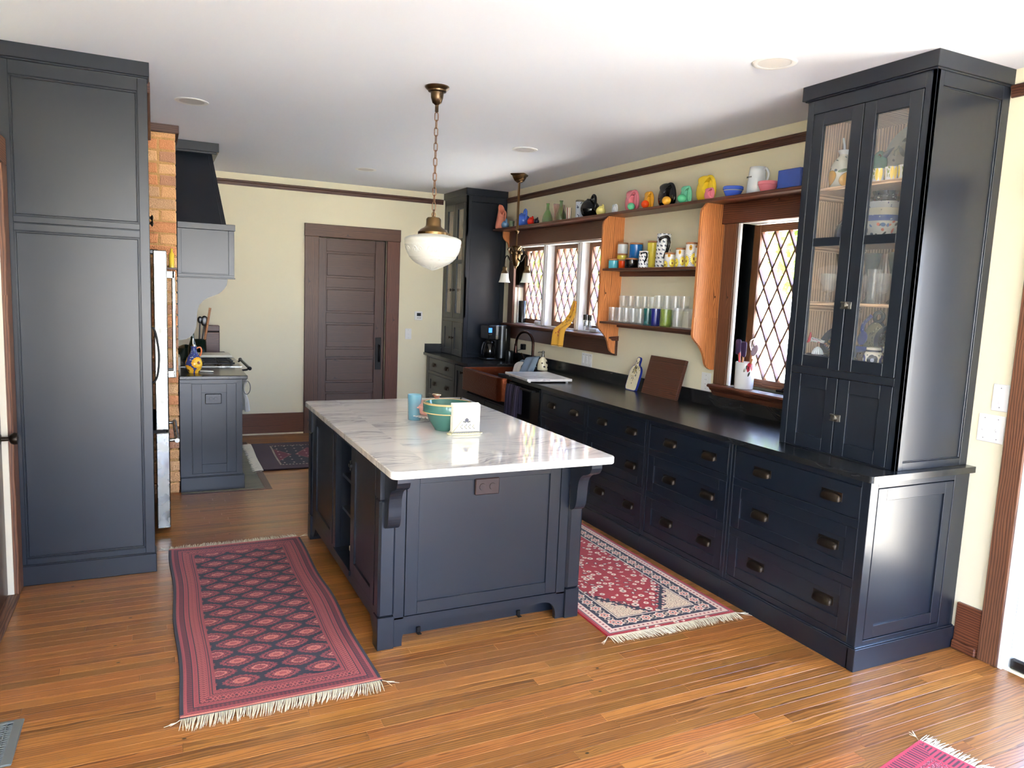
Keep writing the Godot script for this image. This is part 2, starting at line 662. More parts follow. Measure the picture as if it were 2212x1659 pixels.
	# cloth
	for c in [["cream_yarn", Color8(236, 226, 200)], ["yellow_cloth", Color8(226, 170, 60)], ["blue_cloth", Color8(132, 152, 172)], ["white_cloth", Color8(228, 226, 220)], ["purple_cloth", Color8(48, 40, 66)], ["paper", Color8(244, 242, 222)]]:
		mat(c[0], c[1], 0.95)


# ---------------------------------------------------------------- the room
const XW := 0.03      # face of the window wall
const XL := -4.2      # face of the left wall
const ZR := 11.0      # face of the rear wall, behind the camera
const H := 2.759
const W1 := [0.974, 2.93, 1.32, 2.155]     # window over the sink: z0, z1, y0, y1
const W2 := [4.418, 5.045, 1.083, 2.18]


func wall_x(s: SurfaceTool, x0: float, x1: float, z0: float, z1: float, holes: Array):
	var z := z0
	for h in holes:
		box(s, x0, x1, -0.2, H + 0.1, z, h[0])
		box(s, x0, x1, -0.2, h[2], h[0], h[1])
		box(s, x0, x1, h[3], H + 0.1, h[0], h[1])
		z = h[1]
	box(s, x0, x1, -0.2, H + 0.1, z, z1)


func shell():
	O = Vector3.ZERO
	var wp := mat("wall_paint")
	var s := S()
	wall_x(s, XW, XW + 0.2, -0.2, ZR + 0.2, [W1, W2, [6.375, 7.28, 0.0, 2.17]])
	struct("wall_right", s, wp)
	s = S()
	wall_x(s, XL - 0.2, XL, -0.2, ZR + 0.2, [[3.95, 4.80, 0.0, 2.17], [8.6, 10.6, 0.7, 2.4]])
	box(s, XL - 0.2, XL - 0.15, 0.0, 2.17, 3.95, 4.80)
	struct("wall_left", s, wp)
	s = S()
	box(s, XL, -1.90, -0.2, H + 0.1, -0.2, 0)
	box(s, -1.137, XW, -0.2, H + 0.1, -0.2, 0)
	box(s, -1.90, -1.137, 2.17, H + 0.1, -0.2, 0)
	box(s, -1.90, -1.137, -0.2, 0, -0.2, 0)
	box(s, -1.90, -1.137, 0, 2.17, -0.2, -0.12)
	struct("wall_back", s, wp)
	s = S()
	box(s, XL, XW, -0.2, 0.06, ZR, ZR + 0.2)
	box(s, XL, XW, 2.55, H + 0.1, ZR, ZR + 0.2)
	box(s, XL, -4.0, 0.06, 2.55, ZR, ZR + 0.2)
	box(s, -0.2, XW, 0.06, 2.55, ZR, ZR + 0.2)
	struct("wall_rear", s, wp)
	var f := struct_root("window_3")     # the glazed doors and the window behind the camera that light the room
	s = S()
	for x in [-3.97, -2.72, -1.48, -0.23]:
		box(s, x - 0.05, x + 0.05, 0.06, 2.55, ZR + 0.05, ZR + 0.12)
	for y in [0.1, 2.51]:
		box(s, -4.0, -0.2, y - 0.045, y + 0.045, ZR + 0.05, ZR + 0.12)
	part("frame", s, mat("white_paint"), f)
	f = struct_root("window_4")
	s = S()
	for z in [8.63, 9.6, 10.57]:
		box(s, XL - 0.12, XL - 0.06, 0.7, 2.4, z - 0.03, z + 0.03)
	for y in [0.73, 1.55, 2.37]:
		box(s, XL - 0.12, XL - 0.06, y - 0.03, y + 0.03, 8.6, 10.6)
	part("frame", s, mat("white_paint"), f)
	s = S()
	box(s, XL - 0.2, XW + 0.2, H, H + 0.2, -0.2, ZR + 0.2)
	struct("ceiling", s, mat("ceiling_paint"))


func floor_planks():
	O = Vector3.ZERO
	var s := S()
	box(s, XL - 0.2, XW + 0.2, -0.2, -0.012, -0.2, ZR + 0.2)
	var fl := struct("floor", s, mat("dark_gap", Color8(30, 20, 12)))
	var rest := S()
	var r := RandomNumberGenerator.new()
	r.seed = 12
	var rows := int(ZR / 0.057) + 1
	for k in rows:
		var z0 := k * 0.057
		var x := XL - r.randf() * 1.2
		while x < XW:
			var l := r.randf_range(0.75, 2.1)
			var a := maxf(x, XL)
			var b := minf(x + l, XW)
			x += l
			if b - a < 0.02:
				continue
			var row := r.randi_range(0, 17)
			var off := Vector2(r.randf_range(0.0, 3.06 - (b - a)) - a, row * 0.057 - z0)
			var lone := z0 > 2.6 and z0 < 7.35
			var t := S() if lone else rest
			box(t, a + 0.0003, b - 0.0003, -0.012, 0.0, z0 + 0.0003, z0 + 0.0567, 0.0008, 0, off)
			if lone:
				part("plank", t, mat("floor_pine"), fl)
	part("planks_beyond", rest, mat("floor_pine"), fl).set_meta("kind", "stuff")
	s = S()   # stone hearth let into the floor in front of the range
	for k in 4:
		box(s, -3.36, -2.745, -0.01, 0.004, 0.35 + k * 0.466, 0.35 + (k + 1) * 0.466 - 0.006, 0.003)
	struct("floor_hearth", s, mat("slate"))
	s = S()
	box(s, -2.745, -2.69, -0.01, 0.003, 0.35, 2.25, 0.001, 2)
	box(s, -3.36, -2.745, -0.01, 0.003, 2.214, 2.25, 0.001, 0)
	struct("floor_border", s, mat("walnut"))


# a leaded-looking sash: wooden frame, crossing bars, a pane in every lozenge
func sash(root: Node3D, z0: float, z1: float, y0: float, y1: float, g: Array, cols: int, rows: int):
	var s := S()
	var gz0: float = g[0]
	var gz1: float = g[1]
	var gy0: float = g[2]
	var gy1: float = g[3]
	box(s, 0.13, 0.17, y0, y1, z0, gz0, 0.003, 1)
	box(s, 0.13, 0.17, y0, y1, gz1, z1, 0.003, 1, Vector2(0.3, 0.1))
	box(s, 0.131, 0.169, y0, gy0, gz0, gz1, 0.003, 2)
	box(s, 0.131, 0.169, gy1, y1, gz0, gz1, 0.003, 2, Vector2(0.1, 0.05))
	var fr := part("sash", s, mat("sash_wood"), root)
	var dz := (gz1 - gz0) / cols
	var dy := (gy1 - gy0) / rows
	var rect := PackedVector2Array([Vector2(gz0 - 0.002, gy0 - 0.002), Vector2(gz1 + 0.002, gy0 - 0.002), Vector2(gz1 + 0.002, gy1 + 0.002), Vector2(gz0 - 0.002, gy1 + 0.002)])
	for dir in [1.0, -1.0]:
		var d := Vector2(dz, dy * dir).normalized()
		var nn := Vector2(-d.y, d.x) * 0.0062
		for k in range(-rows, cols + rows + 1):
			var p := Vector2(gz0 + k * dz, gy0 if dir > 0 else gy1)
			var strip := PackedVector2Array([p - d * 3 + nn, p + d * 3 + nn, p + d * 3 - nn, p - d * 3 - nn])
			for poly in Geometry2D.intersect_polygons(strip, rect):
				var size := 0.0
				for q in poly:
					size = maxf(size, q.distance_to(poly[0]))
				if size > 0.05:
					s = S()
					prism(s, 0, poly, 0.138 + (0.0006 if dir > 0 else 0.0), 0.166, 1)
					part("glazing_bar", s, mat("sash_wood"), fr)
	for i in range(0, 2 * cols + 1):
		for j in range(0, 2 * rows + 1):
			if (i + j) % 2 == 0:
				continue
			var c := Vector2(gz0 + i * dz / 2, gy0 + j * dy / 2)
			var lz := PackedVector2Array([c + Vector2(dz / 2, 0), c + Vector2(0, dy / 2), c - Vector2(dz / 2, 0), c - Vector2(0, dy / 2)])
			for poly in Geometry2D.intersect_polygons(lz, rect):
				s = S()
				var pc := Vector2.ZERO
				for q in poly:
					pc += q / poly.size()
				for k in poly.size():
					var a := to3(0, pc.x, pc.y, 0.156)
					var b := to3(0, poly[k].x, poly[k].y, 0.156)
					var e := to3(0, poly[(k + 1) % poly.size()].x, poly[(k + 1) % poly.size()].y, 0.156)
					tri(s, a, b, e, Vector3.LEFT, Vector2.ZERO, Vector2.ZERO, Vector2.ZERO)
				part("pane", s, mat("window_glass"), fr)


func windows():
	var w := struct_root("window_1")
	var s := S()
	var wp := mat("white_paint")
	box(s, 0.07, 0.225, 1.30, 1.333, 0.96, 2.94, 0.002)        # white sill
	box(s, 0.03, 0.225, 2.142, 2.17, 0.96, 2.94, 0.002)
	box(s, 0.07, 0.225, 1.33, 2.145, 0.955, 0.974, 0.002)
	box(s, 0.07, 0.225, 1.33, 2.145, 2.905, 2.94, 0.002)
	part("reveal", s, wp, w)
	for p in [[1.56, 1.645], [2.235, 2.315]]:
		s = S()
		box(s, 0.05, 0.225, 1.333, 2.143, p[0], p[1], 0.004)
		box(s, 0.042, 0.06, 1.333, 2.143, p[0] + 0.02, p[1] - 0.02, 0.003)
		part("mullion_post", s, wp, w)
	for p in [[0.975, 1.558], [1.647, 2.233], [2.317, 2.903]]:
		sash(w, p[0], p[1], 1.334, 2.141, [p[0] + 0.043, p[1] - 0.046, 1.382, 2.103], 4, 3)
	var dt := mat("dark_trim")
	s = S()
	box(s, -0.002, 0.03, 2.155, 2.312, 0.85, 3.0, 0.002, 2)
	part("head_casing", s, mat("shelf_dark"), w)
	s = S()
	box(s, 0.004, 0.03, 1.32, 2.155, 0.851, 0.972, 0.003, 1)
	part("side_casing", s, dt, w)
	s = S()
	box(s, 0.004, 0.075, 1.32, 2.155, 0.96, 0.974, 0.002, 1)
	part("casing_return", s, mat("casing_weathered"), w)
	s = S()
	box(s, 0.004, 0.03, 1.32, 2.155, 2.93, 3.0, 0.003, 1)
	part("side_casing", s, dt, w)
	s = S()
	prism(s, 2, PackedVector2Array([Vector2(0.075, 1.283), Vector2(0.075, 1.326), Vector2(-0.055, 1.318), Vector2(-0.063, 1.311), Vector2(-0.06, 1.302), Vector2(-0.045, 1.297), Vector2(-0.03, 1.283)]), 0.83, 3.03, 2)
	part("stool", s, mat("shelf_dark"), w)
	s = S()
	box(s, 0.005, 0.03, 1.156, 1.29, 0.856, 3.023, 0.003, 2)
	part("apron", s, dt, w)
	w = struct_root("window_2")
	s = S()
	box(s, 0.02, 0.225, 1.062, 1.083, 4.405, 5.06, 0.002)
	box(s, 0.028, 0.225, 2.178, 2.20, 4.405, 5.06, 0.002)
	box(s, 0.012, 0.225, 1.083, 2.178, 4.396, 4.418, 0.002)
	box(s, 0.012, 0.225, 1.083, 2.178, 5.045, 5.065, 0.002)
	part("reveal", s, wp, w)
	sash(w, 4.42, 5.043, 1.09, 2.172, [4.481, 4.967, 1.144, 2.123], 4, 4)
	s = S()
	box(s, 0.0, 0.03, 2.18, 2.314, 4.245, 5.30, 0.002, 2)
	part("head_casing", s, mat("shelf_dark"), w)
	s = S()
	box(s, 0.004, 0.03, 1.08, 2.18, 4.268, 4.392, 0.003, 1)
	part("side_casing", s, mat("casing_weathered"), w)
	s = S()
	box(s, 0.004, 0.03, 1.08, 2.18, 5.066, 5.18, 0.003, 1)
	part("side_casing", s, mat("casing_weathered"), w)
	s = S()
	prism(s, 2, PackedVector2Array([Vector2(0.03, 1.0), Vector2(0.03, 1.08), Vector2(-0.055, 1.08), Vector2(-0.065, 1.07), Vector2(-0.06, 1.06), Vector2(-0.045, 1.055), Vector2(-0.035, 1.04), Vector2(-0.02, 1.03), Vector2(-0.012, 1.012), Vector2(-0.002, 1.0)]), 4.285, 5.30, 2)
	part("stool", s, mat("shelf_dark"), w)
	s = S()           # sash catch
	box(s, 0.10, 0.128, 1.085, 1.10, 4.76, 4.86, 0.003)
	tube(s, [Vector3(0.11, 1.10, 4.80), Vector3(0.095, 1.115, 4.83), Vector3(0.10, 1.11, 4.88)], 0.005, 6)
	part("catch", s, mat("black_metal"), w)


func outside():
	O = Vector3.ZERO
	var s := S()
	var yard := PackedVector2Array([Vector2(0.25, -0.6), Vector2(0.25, -0.3), Vector2(9.0, -0.25), Vector2(40.0, 1.2), Vector2(40.0, -0.6)])
	prism(s, 2, yard, -45.0, 30.0, 2)
	box(s, -20.0, 0.25, -0.6, -0.25, ZR + 0.3, 40.0)
	box(s, -30.0, XL - 0.3, -0.6, -0.25, -20.0, 30.0)
	struct("ground_yard", s, mat("pale_ground", Color8(214, 210, 196), 0.9))
	var leaf := S()
	for k in 2:
		var a := k * PI / 2
		quad(leaf, Vector3(-0.10 * cos(a), -0.06, -0.1 * sin(a)), Vector3(0.10 * cos(a), -0.06, 0.1 * sin(a)), Vector3(0.10 * cos(a), 0.06, 0.1 * sin(a)), Vector3(-0.10 * cos(a), 0.06, -0.1 * sin(a)), Vector3(sin(a), 0.01, cos(a)), 0)
	leaf.generate_normals()
	var lm := leaf.commit()
	var lmat := mat("leaf", Color8(120, 160, 70), 0.6)
	lmat.backlight_enabled = true
	lmat.backlight = Color(0.5, 0.6, 0.2)
	lmat.cull_mode = BaseMaterial3D.CULL_DISABLED
	lm.surface_set_material(0, lmat)
	var spots := [[8.5, -1.0, 5.2, 2.2, "pale green tree outside the window beside the glass-front cabinet"], [9.5, -9.0, 6.0, 2.6, "pale green tree outside the sink window, seen through its middle light"], [6.8, -14.5, 6.4, 2.8, "pale green tree farthest outside the sink window"], [12.5, -4.6, 6.6, 2.8, "pale green tree standing behind the others in the yard"]]
	for q in spots:
		var t := thing("yard_tree", q[4], "tree", Vector3(q[0], -0.2, q[1]))
		s = S()
		tube(s, [Vector3(q[0], -0.3, q[1]), Vector3(q[0] + 0.05, 1.5, q[1]), Vector3(q[0] - 0.1, q[2] * 0.7, q[1] + 0.1)], [0.16, 0.12, 0.05], 10)
		part("trunk", s, mat("bark", Color8(96, 84, 70), 0.9), t)
		var mm := MultiMesh.new()
		mm.transform_format = MultiMesh.TRANSFORM_3D
		mm.mesh = lm
		mm.instance_count = 2600
		for k in mm.instance_count:
			var d := Vector3(rng.randfn(), rng.randfn(), rng.randfn()).normalized() * pow(rng.randf(), 0.45)
			var p: Vector3 = Vector3(d.x * q[3], q[2] * 0.62 + d.y * q[2] * 0.40, d.z * q[3])
			mm.set_instance_transform(k, Transform3D(Basis.from_euler(Vector3(rng.randf() * TAU, rng.randf() * TAU, rng.randf() * TAU)) * rng.randf_range(0.7, 1.3), p))
		var mi := MultiMeshInstance3D.new()
		mi.multimesh = mm
		mi.name = "foliage"
		mi.set_meta("kind", "stuff")
		t.add_child(mi)


func rail_profile(out: float) -> Array:
	return [Vector2(0, 0), Vector2(out * 0.55, 0.0), Vector2(out * 0.7, 0.012), Vector2(out * 0.7, 0.03), Vector2(out, 0.038), Vector2(out, 0.05), Vector2(out * 0.8, 0.056), Vector2(0, 0.056)]


func trims():
	O = Vector3.ZERO
	var dt := mat("dark_trim")
	var s := S()
	for seg in [[0.715, 5.365], [6.10, ZR]]:
		var poly := PackedVector2Array()
		for p in rail_profile(0.022):
			poly.append(Vector2(XW - p.x, 2.632 + p.y))
		prism(s, 2, poly, seg[0], seg[1], 2)
	struct("trim_1", s, dt)
	s = S()
	var poly2 := PackedVector2Array()
	for p in rail_profile(0.022):
		poly2.append(Vector2(p.x, 2.632 + p.y))
	prism(s, 0, poly2, -3.2, -0.475, 0)
	struct("trim_2", s, dt)
	s = S()
	for seg in [[-3.1, -2.051], [-0.986, -0.67]]:
		box(s, seg[0], seg[1], 0.02, 0.237, 0.0, 0.02, 0.003, 0)
	struct("baseboard_back", s, mat("baseboard_wood"))
	s = S()
	box(s, XW - 0.02, XW, 0.0, 0.235, 6.137, 6.263, 0.003, 2)
	box(s, XW - 0.034, XW - 0.02, 0.0, 0.045, 6.137, 6.256, 0.005, 2)
	struct("baseboard_right", s, mat("baseboard_wood"))
	var d := struct_root("door_2")      # white door at the right edge, in its dark casing
	s = S()
	box(s, 0.004, 0.03, 0.0, 2.17, 6.262, 6.358, 0.004, 1)
	box(s, 0.0, 0.03, 2.17, 2.31, 6.24, 7.4, 0.004, 2)
	box(s, 0.004, 0.03, 0.0, 2.17, 7.295, 7.39, 0.004, 1)
	part("casing", s, mat("casing_weathered"), d)
	s = S()
	box(s, 0.012, 0.19, 0.0, 2.17, 6.356, 6.376, 0.002)
	box(s, 0.012, 0.19, 0.0, 2.17, 7.278, 7.297, 0.002)
	part("jamb", s, mat("white_paint"), d)
	s = S()
	box(s, 0.07, 0.112, 0.055, 2.168, 6.377, 6.50, 0.003)
	box(s, 0.07, 0.112, 0.055, 2.168, 7.155, 7.278, 0.003)
	box(s, 0.0702, 0.1118, 0.055, 0.30, 6.499, 7.156, 0.003)
	box(s, 0.0702, 0.1118, 2.04, 2.168, 6.499, 7.156, 0.003)
	var leaf2 := part("door_leaf", s, mat("white_paint"), d)
	s = S()
	quad(s, Vector3(0.09, 0.30, 6.50), Vector3(0.09, 2.04, 6.50), Vector3(0.09, 2.04, 7.156), Vector3(0.09, 0.30, 7.156), Vector3.LEFT)
	part("pane", s, mat("window_glass"), leaf2)
	s = S()
	box(s, 0.06, 0.115, 0.003, 0.05, 6.383, 7.272, 0.004)
	part("draft_strip", s, mat("black_plastic"), d)
	d = struct_root("door_3")           # dark door in the left wall
	s = S()
	box(s, XL, XL + 0.028, 0.0, 2.17, 3.826, 3.95, 0.004, 1)
	box(s, XL, XL + 0.028, 2.17, 2.30, 3.826, 4.93, 0.004, 2)
	box(s, XL, XL + 0.028, 0.0, 2.17, 4.80, 4.92, 0.004, 1)
	part("casing", s, mat("casing_weathered"), d)
	s = S()
	box(s, XL - 0.12, XL + 0.006, 0.0, 2.17, 3.95, 3.962, 0.002)
	part("jamb_edge", s, mat("chipped_paint", Color8(214, 206, 186), 0.7), d)
	s = S()
	box(s, XL - 0.06, XL - 0.02, 0.02, 2.15, 3.965, 4.79, 0.003, 1)
	part("door_leaf", s, mat("door_wood"), d)
	s = S()
	box(s, XL - 0.1, XL + 0.03, -0.01, 0.016, 3.96, 4.79, 0.006, 2)
	part("threshold", s, mat("casing_weathered"), d)
	s = S()
	lathe(s, [Vector2(0.0, -0.02), Vector2(0.026, -0.02), Vector2(0.026, -0.014), Vector2(0.011, -0.012), Vector2(0.010, 0.02), Vector2(0.024, 0.028), Vector2(0.031, 0.042), Vector2(0.027, 0.056), Vector2(0.0, 0.062)], Vector3(XL, 0.835, 4.02), 24, 0)
	part("door_knob", s, mat("bronze"), d)


func back_door():
	var d := struct_root("door_1")
	var s := S()
	box(s, -2.051, -1.90, 0.0, 2.17, 0.0, 0.025, 0.003, 1)
	part("casing", s, mat("door_casing"), d)
	s = S()
	box(s, -1.137, -0.986, 0.0, 2.17, 0.0, 0.025, 0.003, 1, Vector2(0.4, 0.07))
	part("casing", s, mat("door_casing_right", Color8(104, 58, 38), 0.4), d)
	M["door_casing_right"].albedo_texture = M["door_casing"].albedo_texture
	M["door_casing_right"].uv1_scale = M["door_casing"].uv1_scale
	s = S()
	box(s, -2.055, -0.982, 2.17, 2.304, 0.0, 0.03, 0.003, 0, Vector2(0.2, 0.1))
	part("head_casing", s, mat("door_casing"), d)
	var w := mat("door_wood")
	s = S()
	box(s, -1.898, -1.81, 0.01, 2.165, -0.06, -0.02, 0.003, 1)
	box(s, -1.262, -1.150, 0.01, 2.165, -0.06, -0.02, 0.003, 1, Vector2(0.5, 0.05))
	part("stile", s, w, d)
	var ys := [0.01, 0.20, 0.455, 0.56, 0.85, 0.94, 1.235, 1.345, 1.627, 1.735, 2.02, 2.165]
	for k in 6:
		s = S()
		box(s, -1.811, -1.261, ys[2 * k], ys[2 * k + 1], -0.06, -0.0202, 0.003, 0, Vector2(k * 0.21, k * 0.03))
		part("rail", s, w, d)
		if k < 5:
			s = S()
			box(s, -1.815, -1.255, ys[2 * k + 1] - 0.005, ys[2 * k + 2] + 0.005, -0.055, -0.036, 0.0, 0, Vector2(k * 0.31, k * 0.05))
			box(s, -1.80, -1.27, ys[2 * k + 1] + 0.022, ys[2 * k + 2] - 0.022, -0.055, -0.031, 0.004, 0, Vector2(k * 0.31, k * 0.05))
			part("panel", s, w, d)
	s = S()
	box(s, -1.246, -1.176, 0.706, 1.075, -0.022, -0.015, 0.003)
	tube(s, [Vector3(-1.205, 0.80, -0.016), Vector3(-1.205, 0.80, 0.02), Vector3(-1.205, 0.99, 0.02), Vector3(-1.205, 0.99, -0.016)], 0.009, 8)
	part("pull_plate", s, mat("black_metal"), d)
	s = S()
	box(s, -1.150, -1.137, 0.0, 2.17, -0.1, -0.04)
	part("pocket_gap", s, mat("dark_gap"), d)


# ---------------------------------------------------------------- left: pantry, refrigerator, chimney, hood, range
func knob(parent: Node, at: Vector3, axis: int, out: float, m: Material):
	var s := S()
	lathe(s, [Vector2(0.0, -0.002 * out), Vector2(0.011, 0.0), Vector2(0.006, 0.008 * out), Vector2(0.007, 0.014 * out), Vector2(0.016, 0.02 * out), Vector2(0.017, 0.026 * out), Vector2(0.0, 0.031 * out)], at, 16, axis)
	part("knob", s, m, parent)


func panel_bead(s: SurfaceTool, x0: float, x1: float, y0: float, y1: float, z: float):
	# a recessed flat panel with a double bead round it
	box(s, x0, x1, y0, y1, z - 0.02, z - 0.010)
	for r in [[0.0, 0.006, 0.0045], [0.010, 0.015, 0.002]]:
		var a: float = r[0]
		var b: float = r[1]
		var h: float = z - 0.010 + r[2] + 0.004
		box(s, x0 + a, x0 + b, y0 + a, y1 - a, z - 0.012, h, 0.002)
		box(s, x1 - b, x1 - a, y0 + a, y1 - a, z - 0.012, h, 0.002)
		box(s, x0 + a, x1 - a, y0 + a, y0 + b, z - 0.012, h, 0.002)
		box(s, x0 + a, x1 - a, y1 - b, y1 - a, z - 0.012, h, 0.002)


func left_side():
	var navy := mat("navy_paint")
	var t := thing("pantry_cabinet", "tall blue-black cabinet side with two framed panels, beside the refrigerator at the left", "cabinet", Vector3(-3.87, 0, 3.75))
	var zf := 3.8135
	var s := S()
	box(s, XL, -3.545, 0.0, 2.69, 3.68, zf - 0.02, 0.0)
	part("carcass", s, navy, t)
	s = S()
	box(s, XL, -4.155, 0.10, 2.69, zf - 0.021, zf, 0.002)
	box(s, -3.59, -3.543, 0.10, 2.69, zf - 0.021, zf, 0.002)
	box(s, -4.156, -3.589, 2.613, 2.69, zf - 0.021, zf, 0.002)
	box(s, -4.156, -3.589, 1.90, 1.931, zf - 0.021, zf, 0.002)
	box(s, -4.156, -3.589, 1.859, 1.896, zf - 0.021, zf, 0.002)
	box(s, -4.156, -3.589, 0.10, 0.143, zf - 0.021, zf, 0.002)
	part("face_frame", s, navy, t)
	s = S()
	panel_bead(s, -4.157, -3.588, 1.929, 2.615, zf)
	part("upper_panel", s, navy, t)
	s = S()
	panel_bead(s, -4.157, -3.588, 0.141, 1.861, zf)
	part("lower_panel", s, navy, t)
	s = S()
	box(s, XL, -3.536, 0.0, 0.108, 3.70, zf + 0.013, 0.003)
	box(s, XL, -3.54, 0.106, 0.114, 3.70, zf + 0.008, 0.003)
	part("plinth", s, navy, t)
	s = S()
	box(s, XL, -3.533, 2.688, H, 3.70, zf + 0.022, 0.002)
	box(s, XL, -3.538, 2.678, 2.69, 3.70, zf + 0.014, 0.003)
	part("crown", s, navy, t)
	# cupboard over the refrigerator, seen edge on
	t = thing("wall_cupboard", "blue-black cupboard above the refrigerator, seen edge-on with two dark knobs", "cabinet", Vector3(-3.87, 1.86, 2.9))
	s = S()
	box(s, XL, -3.575, 1.88, 2.69, 2.19, 3.675, 0.002)
	part("carcass", s, navy, t)
	for z in [[2.2, 2.925], [2.935, 3.66]]:
		s = S()
		shaker(s, 0, z[0], z[1], 1.90, 2.6, -3.553, 1.0, 0.02, 0.055, 0.01)
		part("door", s, navy, t)
	knob(t, Vector3(-3.553, 2.00, 3.36), 0, 1.0, mat("bronze"))
	knob(t, Vector3(-3.553, 1.965, 3.40), 0, 1.0, mat("bronze"))
	s = S()
	box(s, XL, -3.53, 2.63, 2.69, 2.19, 3.72, 0.004, 2)
	part("brown_cornice", s, mat("dark_trim"), t)
	# refrigerator, doors facing right
	t = thing("refrigerator", "stainless steel refrigerator seen edge-on beside the tall blue-black pantry panel", "refrigerator", Vector3(-3.85, 0, 2.75))
	s = S()
	box(s, -4.18, -3.545, 0.03, 1.80, 2.30, 3.14, 0.004)
	part("body", s, mat("dark_steel"), t)
	s = S()
	box(s, -3.53, -3.452, 0.685, 1.822, 2.725, 3.15, 0.006)
	box(s, -3.53, -3.452, 0.685, 1.822, 2.295, 2.717, 0.006)
	part("door", s, mat("steel"), t)
	s = S()
	box(s, -3.53, -3.450, 0.035, 0.668, 2.295, 3.15, 0.006)
	part("freezer_drawer", s, mat("steel"), t)
	s = S()
	box(s, -3.545, -3.47, 0.667, 0.686, 2.30, 3.145)
	part("door_gap", s, mat("dark_gap"), t)
	s = S()
	box(s, -3.57, -3.50, 1.795, 1.825, 3.05, 3.13, 0.006)
	part("hinge_cover", s, mat("black_plastic"), t)
	for z in [2.79, 2.65]:
		s = S()
		box(s, -3.418, -3.397, 0.98, 1.70, z - 0.012, z + 0.012, 0.004)
		box(s, -3.452, -3.40, 0.98, 1.03, z - 0.012, z + 0.012, 0.004)
		box(s, -3.452, -3.40, 1.65, 1.70, z - 0.012, z + 0.012, 0.004)
		part("handle", s, mat("steel"), t)
	s = S()
	tube(s, [Vector3(-3.405, 0.60, 2.36), Vector3(-3.405, 0.60, 3.08)], 0.015, 12)
	tube(s, [Vector3(-3.455, 0.60, 2.40), Vector3(-3.405, 0.60, 2.40)], 0.013, 10)
	tube(s, [Vector3(-3.455, 0.60, 3.05), Vector3(-3.405, 0.60, 3.05)], 0.013, 10)
	part("handle", s, mat("steel"), t)
	# narrow steel-trimmed filler between panel and refrigerator, with its bow handle
	t = thing("pull_out_pantry", "narrow dark steel pull-out between pantry panel and refrigerator, with black bow handle", "cabinet", Vector3(-3.86, 0, 3.42))
	s = S()
	box(s, -4.18, -3.548, 0.12, 1.86, 3.17, 3.675, 0.003)
	part("front", s, mat("dark_steel"), t)
	s = S()
	tube(s, spline([Vector3(-3.55, 1.36, 3.5), Vector3(-3.528, 1.35, 3.5), Vector3(-3.507, 1.22, 3.5), Vector3(-3.512, 1.10, 3.5), Vector3(-3.53, 1.045, 3.5), Vector3(-3.55, 1.035, 3.5)], 18), 0.006, 8)
	part("bow_handle", s, mat("black_metal"), t)
	chimney()


func chimney():
	var t := thing("brick_chimney", "chimney of pale salmon and buff bricks between the refrigerator and the range hood", "chimney", Vector3(-3.8, 0, 1.2))
	var s := S()
	box(s, XL + 0.005, -3.376, 0.0, H, 0.02, 2.152)
	part("mortar_core", s, mat("mortar"), t)
	var r := RandomNumberGenerator.new()
	r.seed = 5
	var y := 0.004
	var k := 0
	var meshes := []
	while y < 2.70:
		var h := 0.070 + r.randf() * 0.006
		# the face towards the room's open end
		var x := -3.366 - r.randf() * 0.006
		var first: bool = k % 2 == 0
		while x > -3.86:
			var l := (0.105 if first else 0.205) + r.randf_range(-0.012, 0.012)
			if r.randf() < 0.15:
				l = 0.11
			first = false
			s = S()
			var e := r.randf_range(-0.003, 0.004)
			brick_shape(s, x - l, x, y, minf(y + h, 2.72), 2.10, 2.160 + e, r)
			part("brick", s, mat("brick_%d" % r.randi_range(0, 4)), t)
			x -= l + 0.013
		# the corner's other face, glimpsed past the hood
		y += h + 0.013
		k += 1
	var side := S()
	y = 0.004
	while y < 2.70:
		var z := 2.095
		while z > 0.1:
			var l := 0.2
			box(side, -3.40, -3.367, y, minf(y + 0.072, 2.72), z - l, z, 0.004)
			z -= l + 0.013
		y += 0.086
	var sp := part("side_bricks", side, mat("brick_1"), t)
	sp.set_meta("kind", "stuff")
	t = thing("chimney_cornice", "brown wooden cornice strip capping the brick chimney at the ceiling", "molding", Vector3(-3.6, 2.69, 2.2))
	s = S()
	box(s, -3.75, -3.345, 2.70, H, 2.162, 2.19, 0.003, 0)
	box(s, -3.366, -3.345, 2.70, H, 1.62, 2.165, 0.003, 2)
	part("board", s, mat("dark_trim"), t)


# a brick with worn, uneven edges
func brick_shape(s: SurfaceTool, x0: float, x1: float, y0: float, y1: float, z0: float, z1: float, r: RandomNumberGenerator):
	var c := []
	for k in 4:
		c.append(Vector2(r.randf_range(-0.004, 0.004), r.randf_range(-0.0035, 0.0035)))
	var fr := [Vector3(x0 + c[0].x, y0 + c[0].y, z1), Vector3(x1 + c[1].x, y0 + c[1].y, z1), Vector3(x1 + c[2].x, y1 + c[2].y, z1), Vector3(x0 + c[3].x, y1 + c[3].y, z1)]
	var mid: Vector3 = (fr[0] + fr[1] + fr[2] + fr[3]) / 4.0
	var inn := []
	for p in fr:
		inn.append(Vector3(lerpf(p.x, mid.x, 0.0) + signf(mid.x - p.x) * 0.007, p.y + signf(mid.y - p.y) * 0.007, z1 + r.randf_range(-0.001, 0.001)))
	for k in 4:
		fr[k].z = z1 - 0.008
	quad(s, inn[0], inn[1], inn[2], inn[3], Vector3.BACK)
	for k in 4:
		var j := (k + 1) % 4
		var n: Vector3 = (fr[k] + fr[j]) / 2.0 - mid
		n.z = 0.01
		quad(s, inn[k], inn[j], fr[j], fr[k], n)
		quad(s, fr[k], fr[j], fr[j] - Vector3(0, 0, 0.04), fr[k] - Vector3(0, 0, 0.04), Vector3(n.x, n.y, 0))


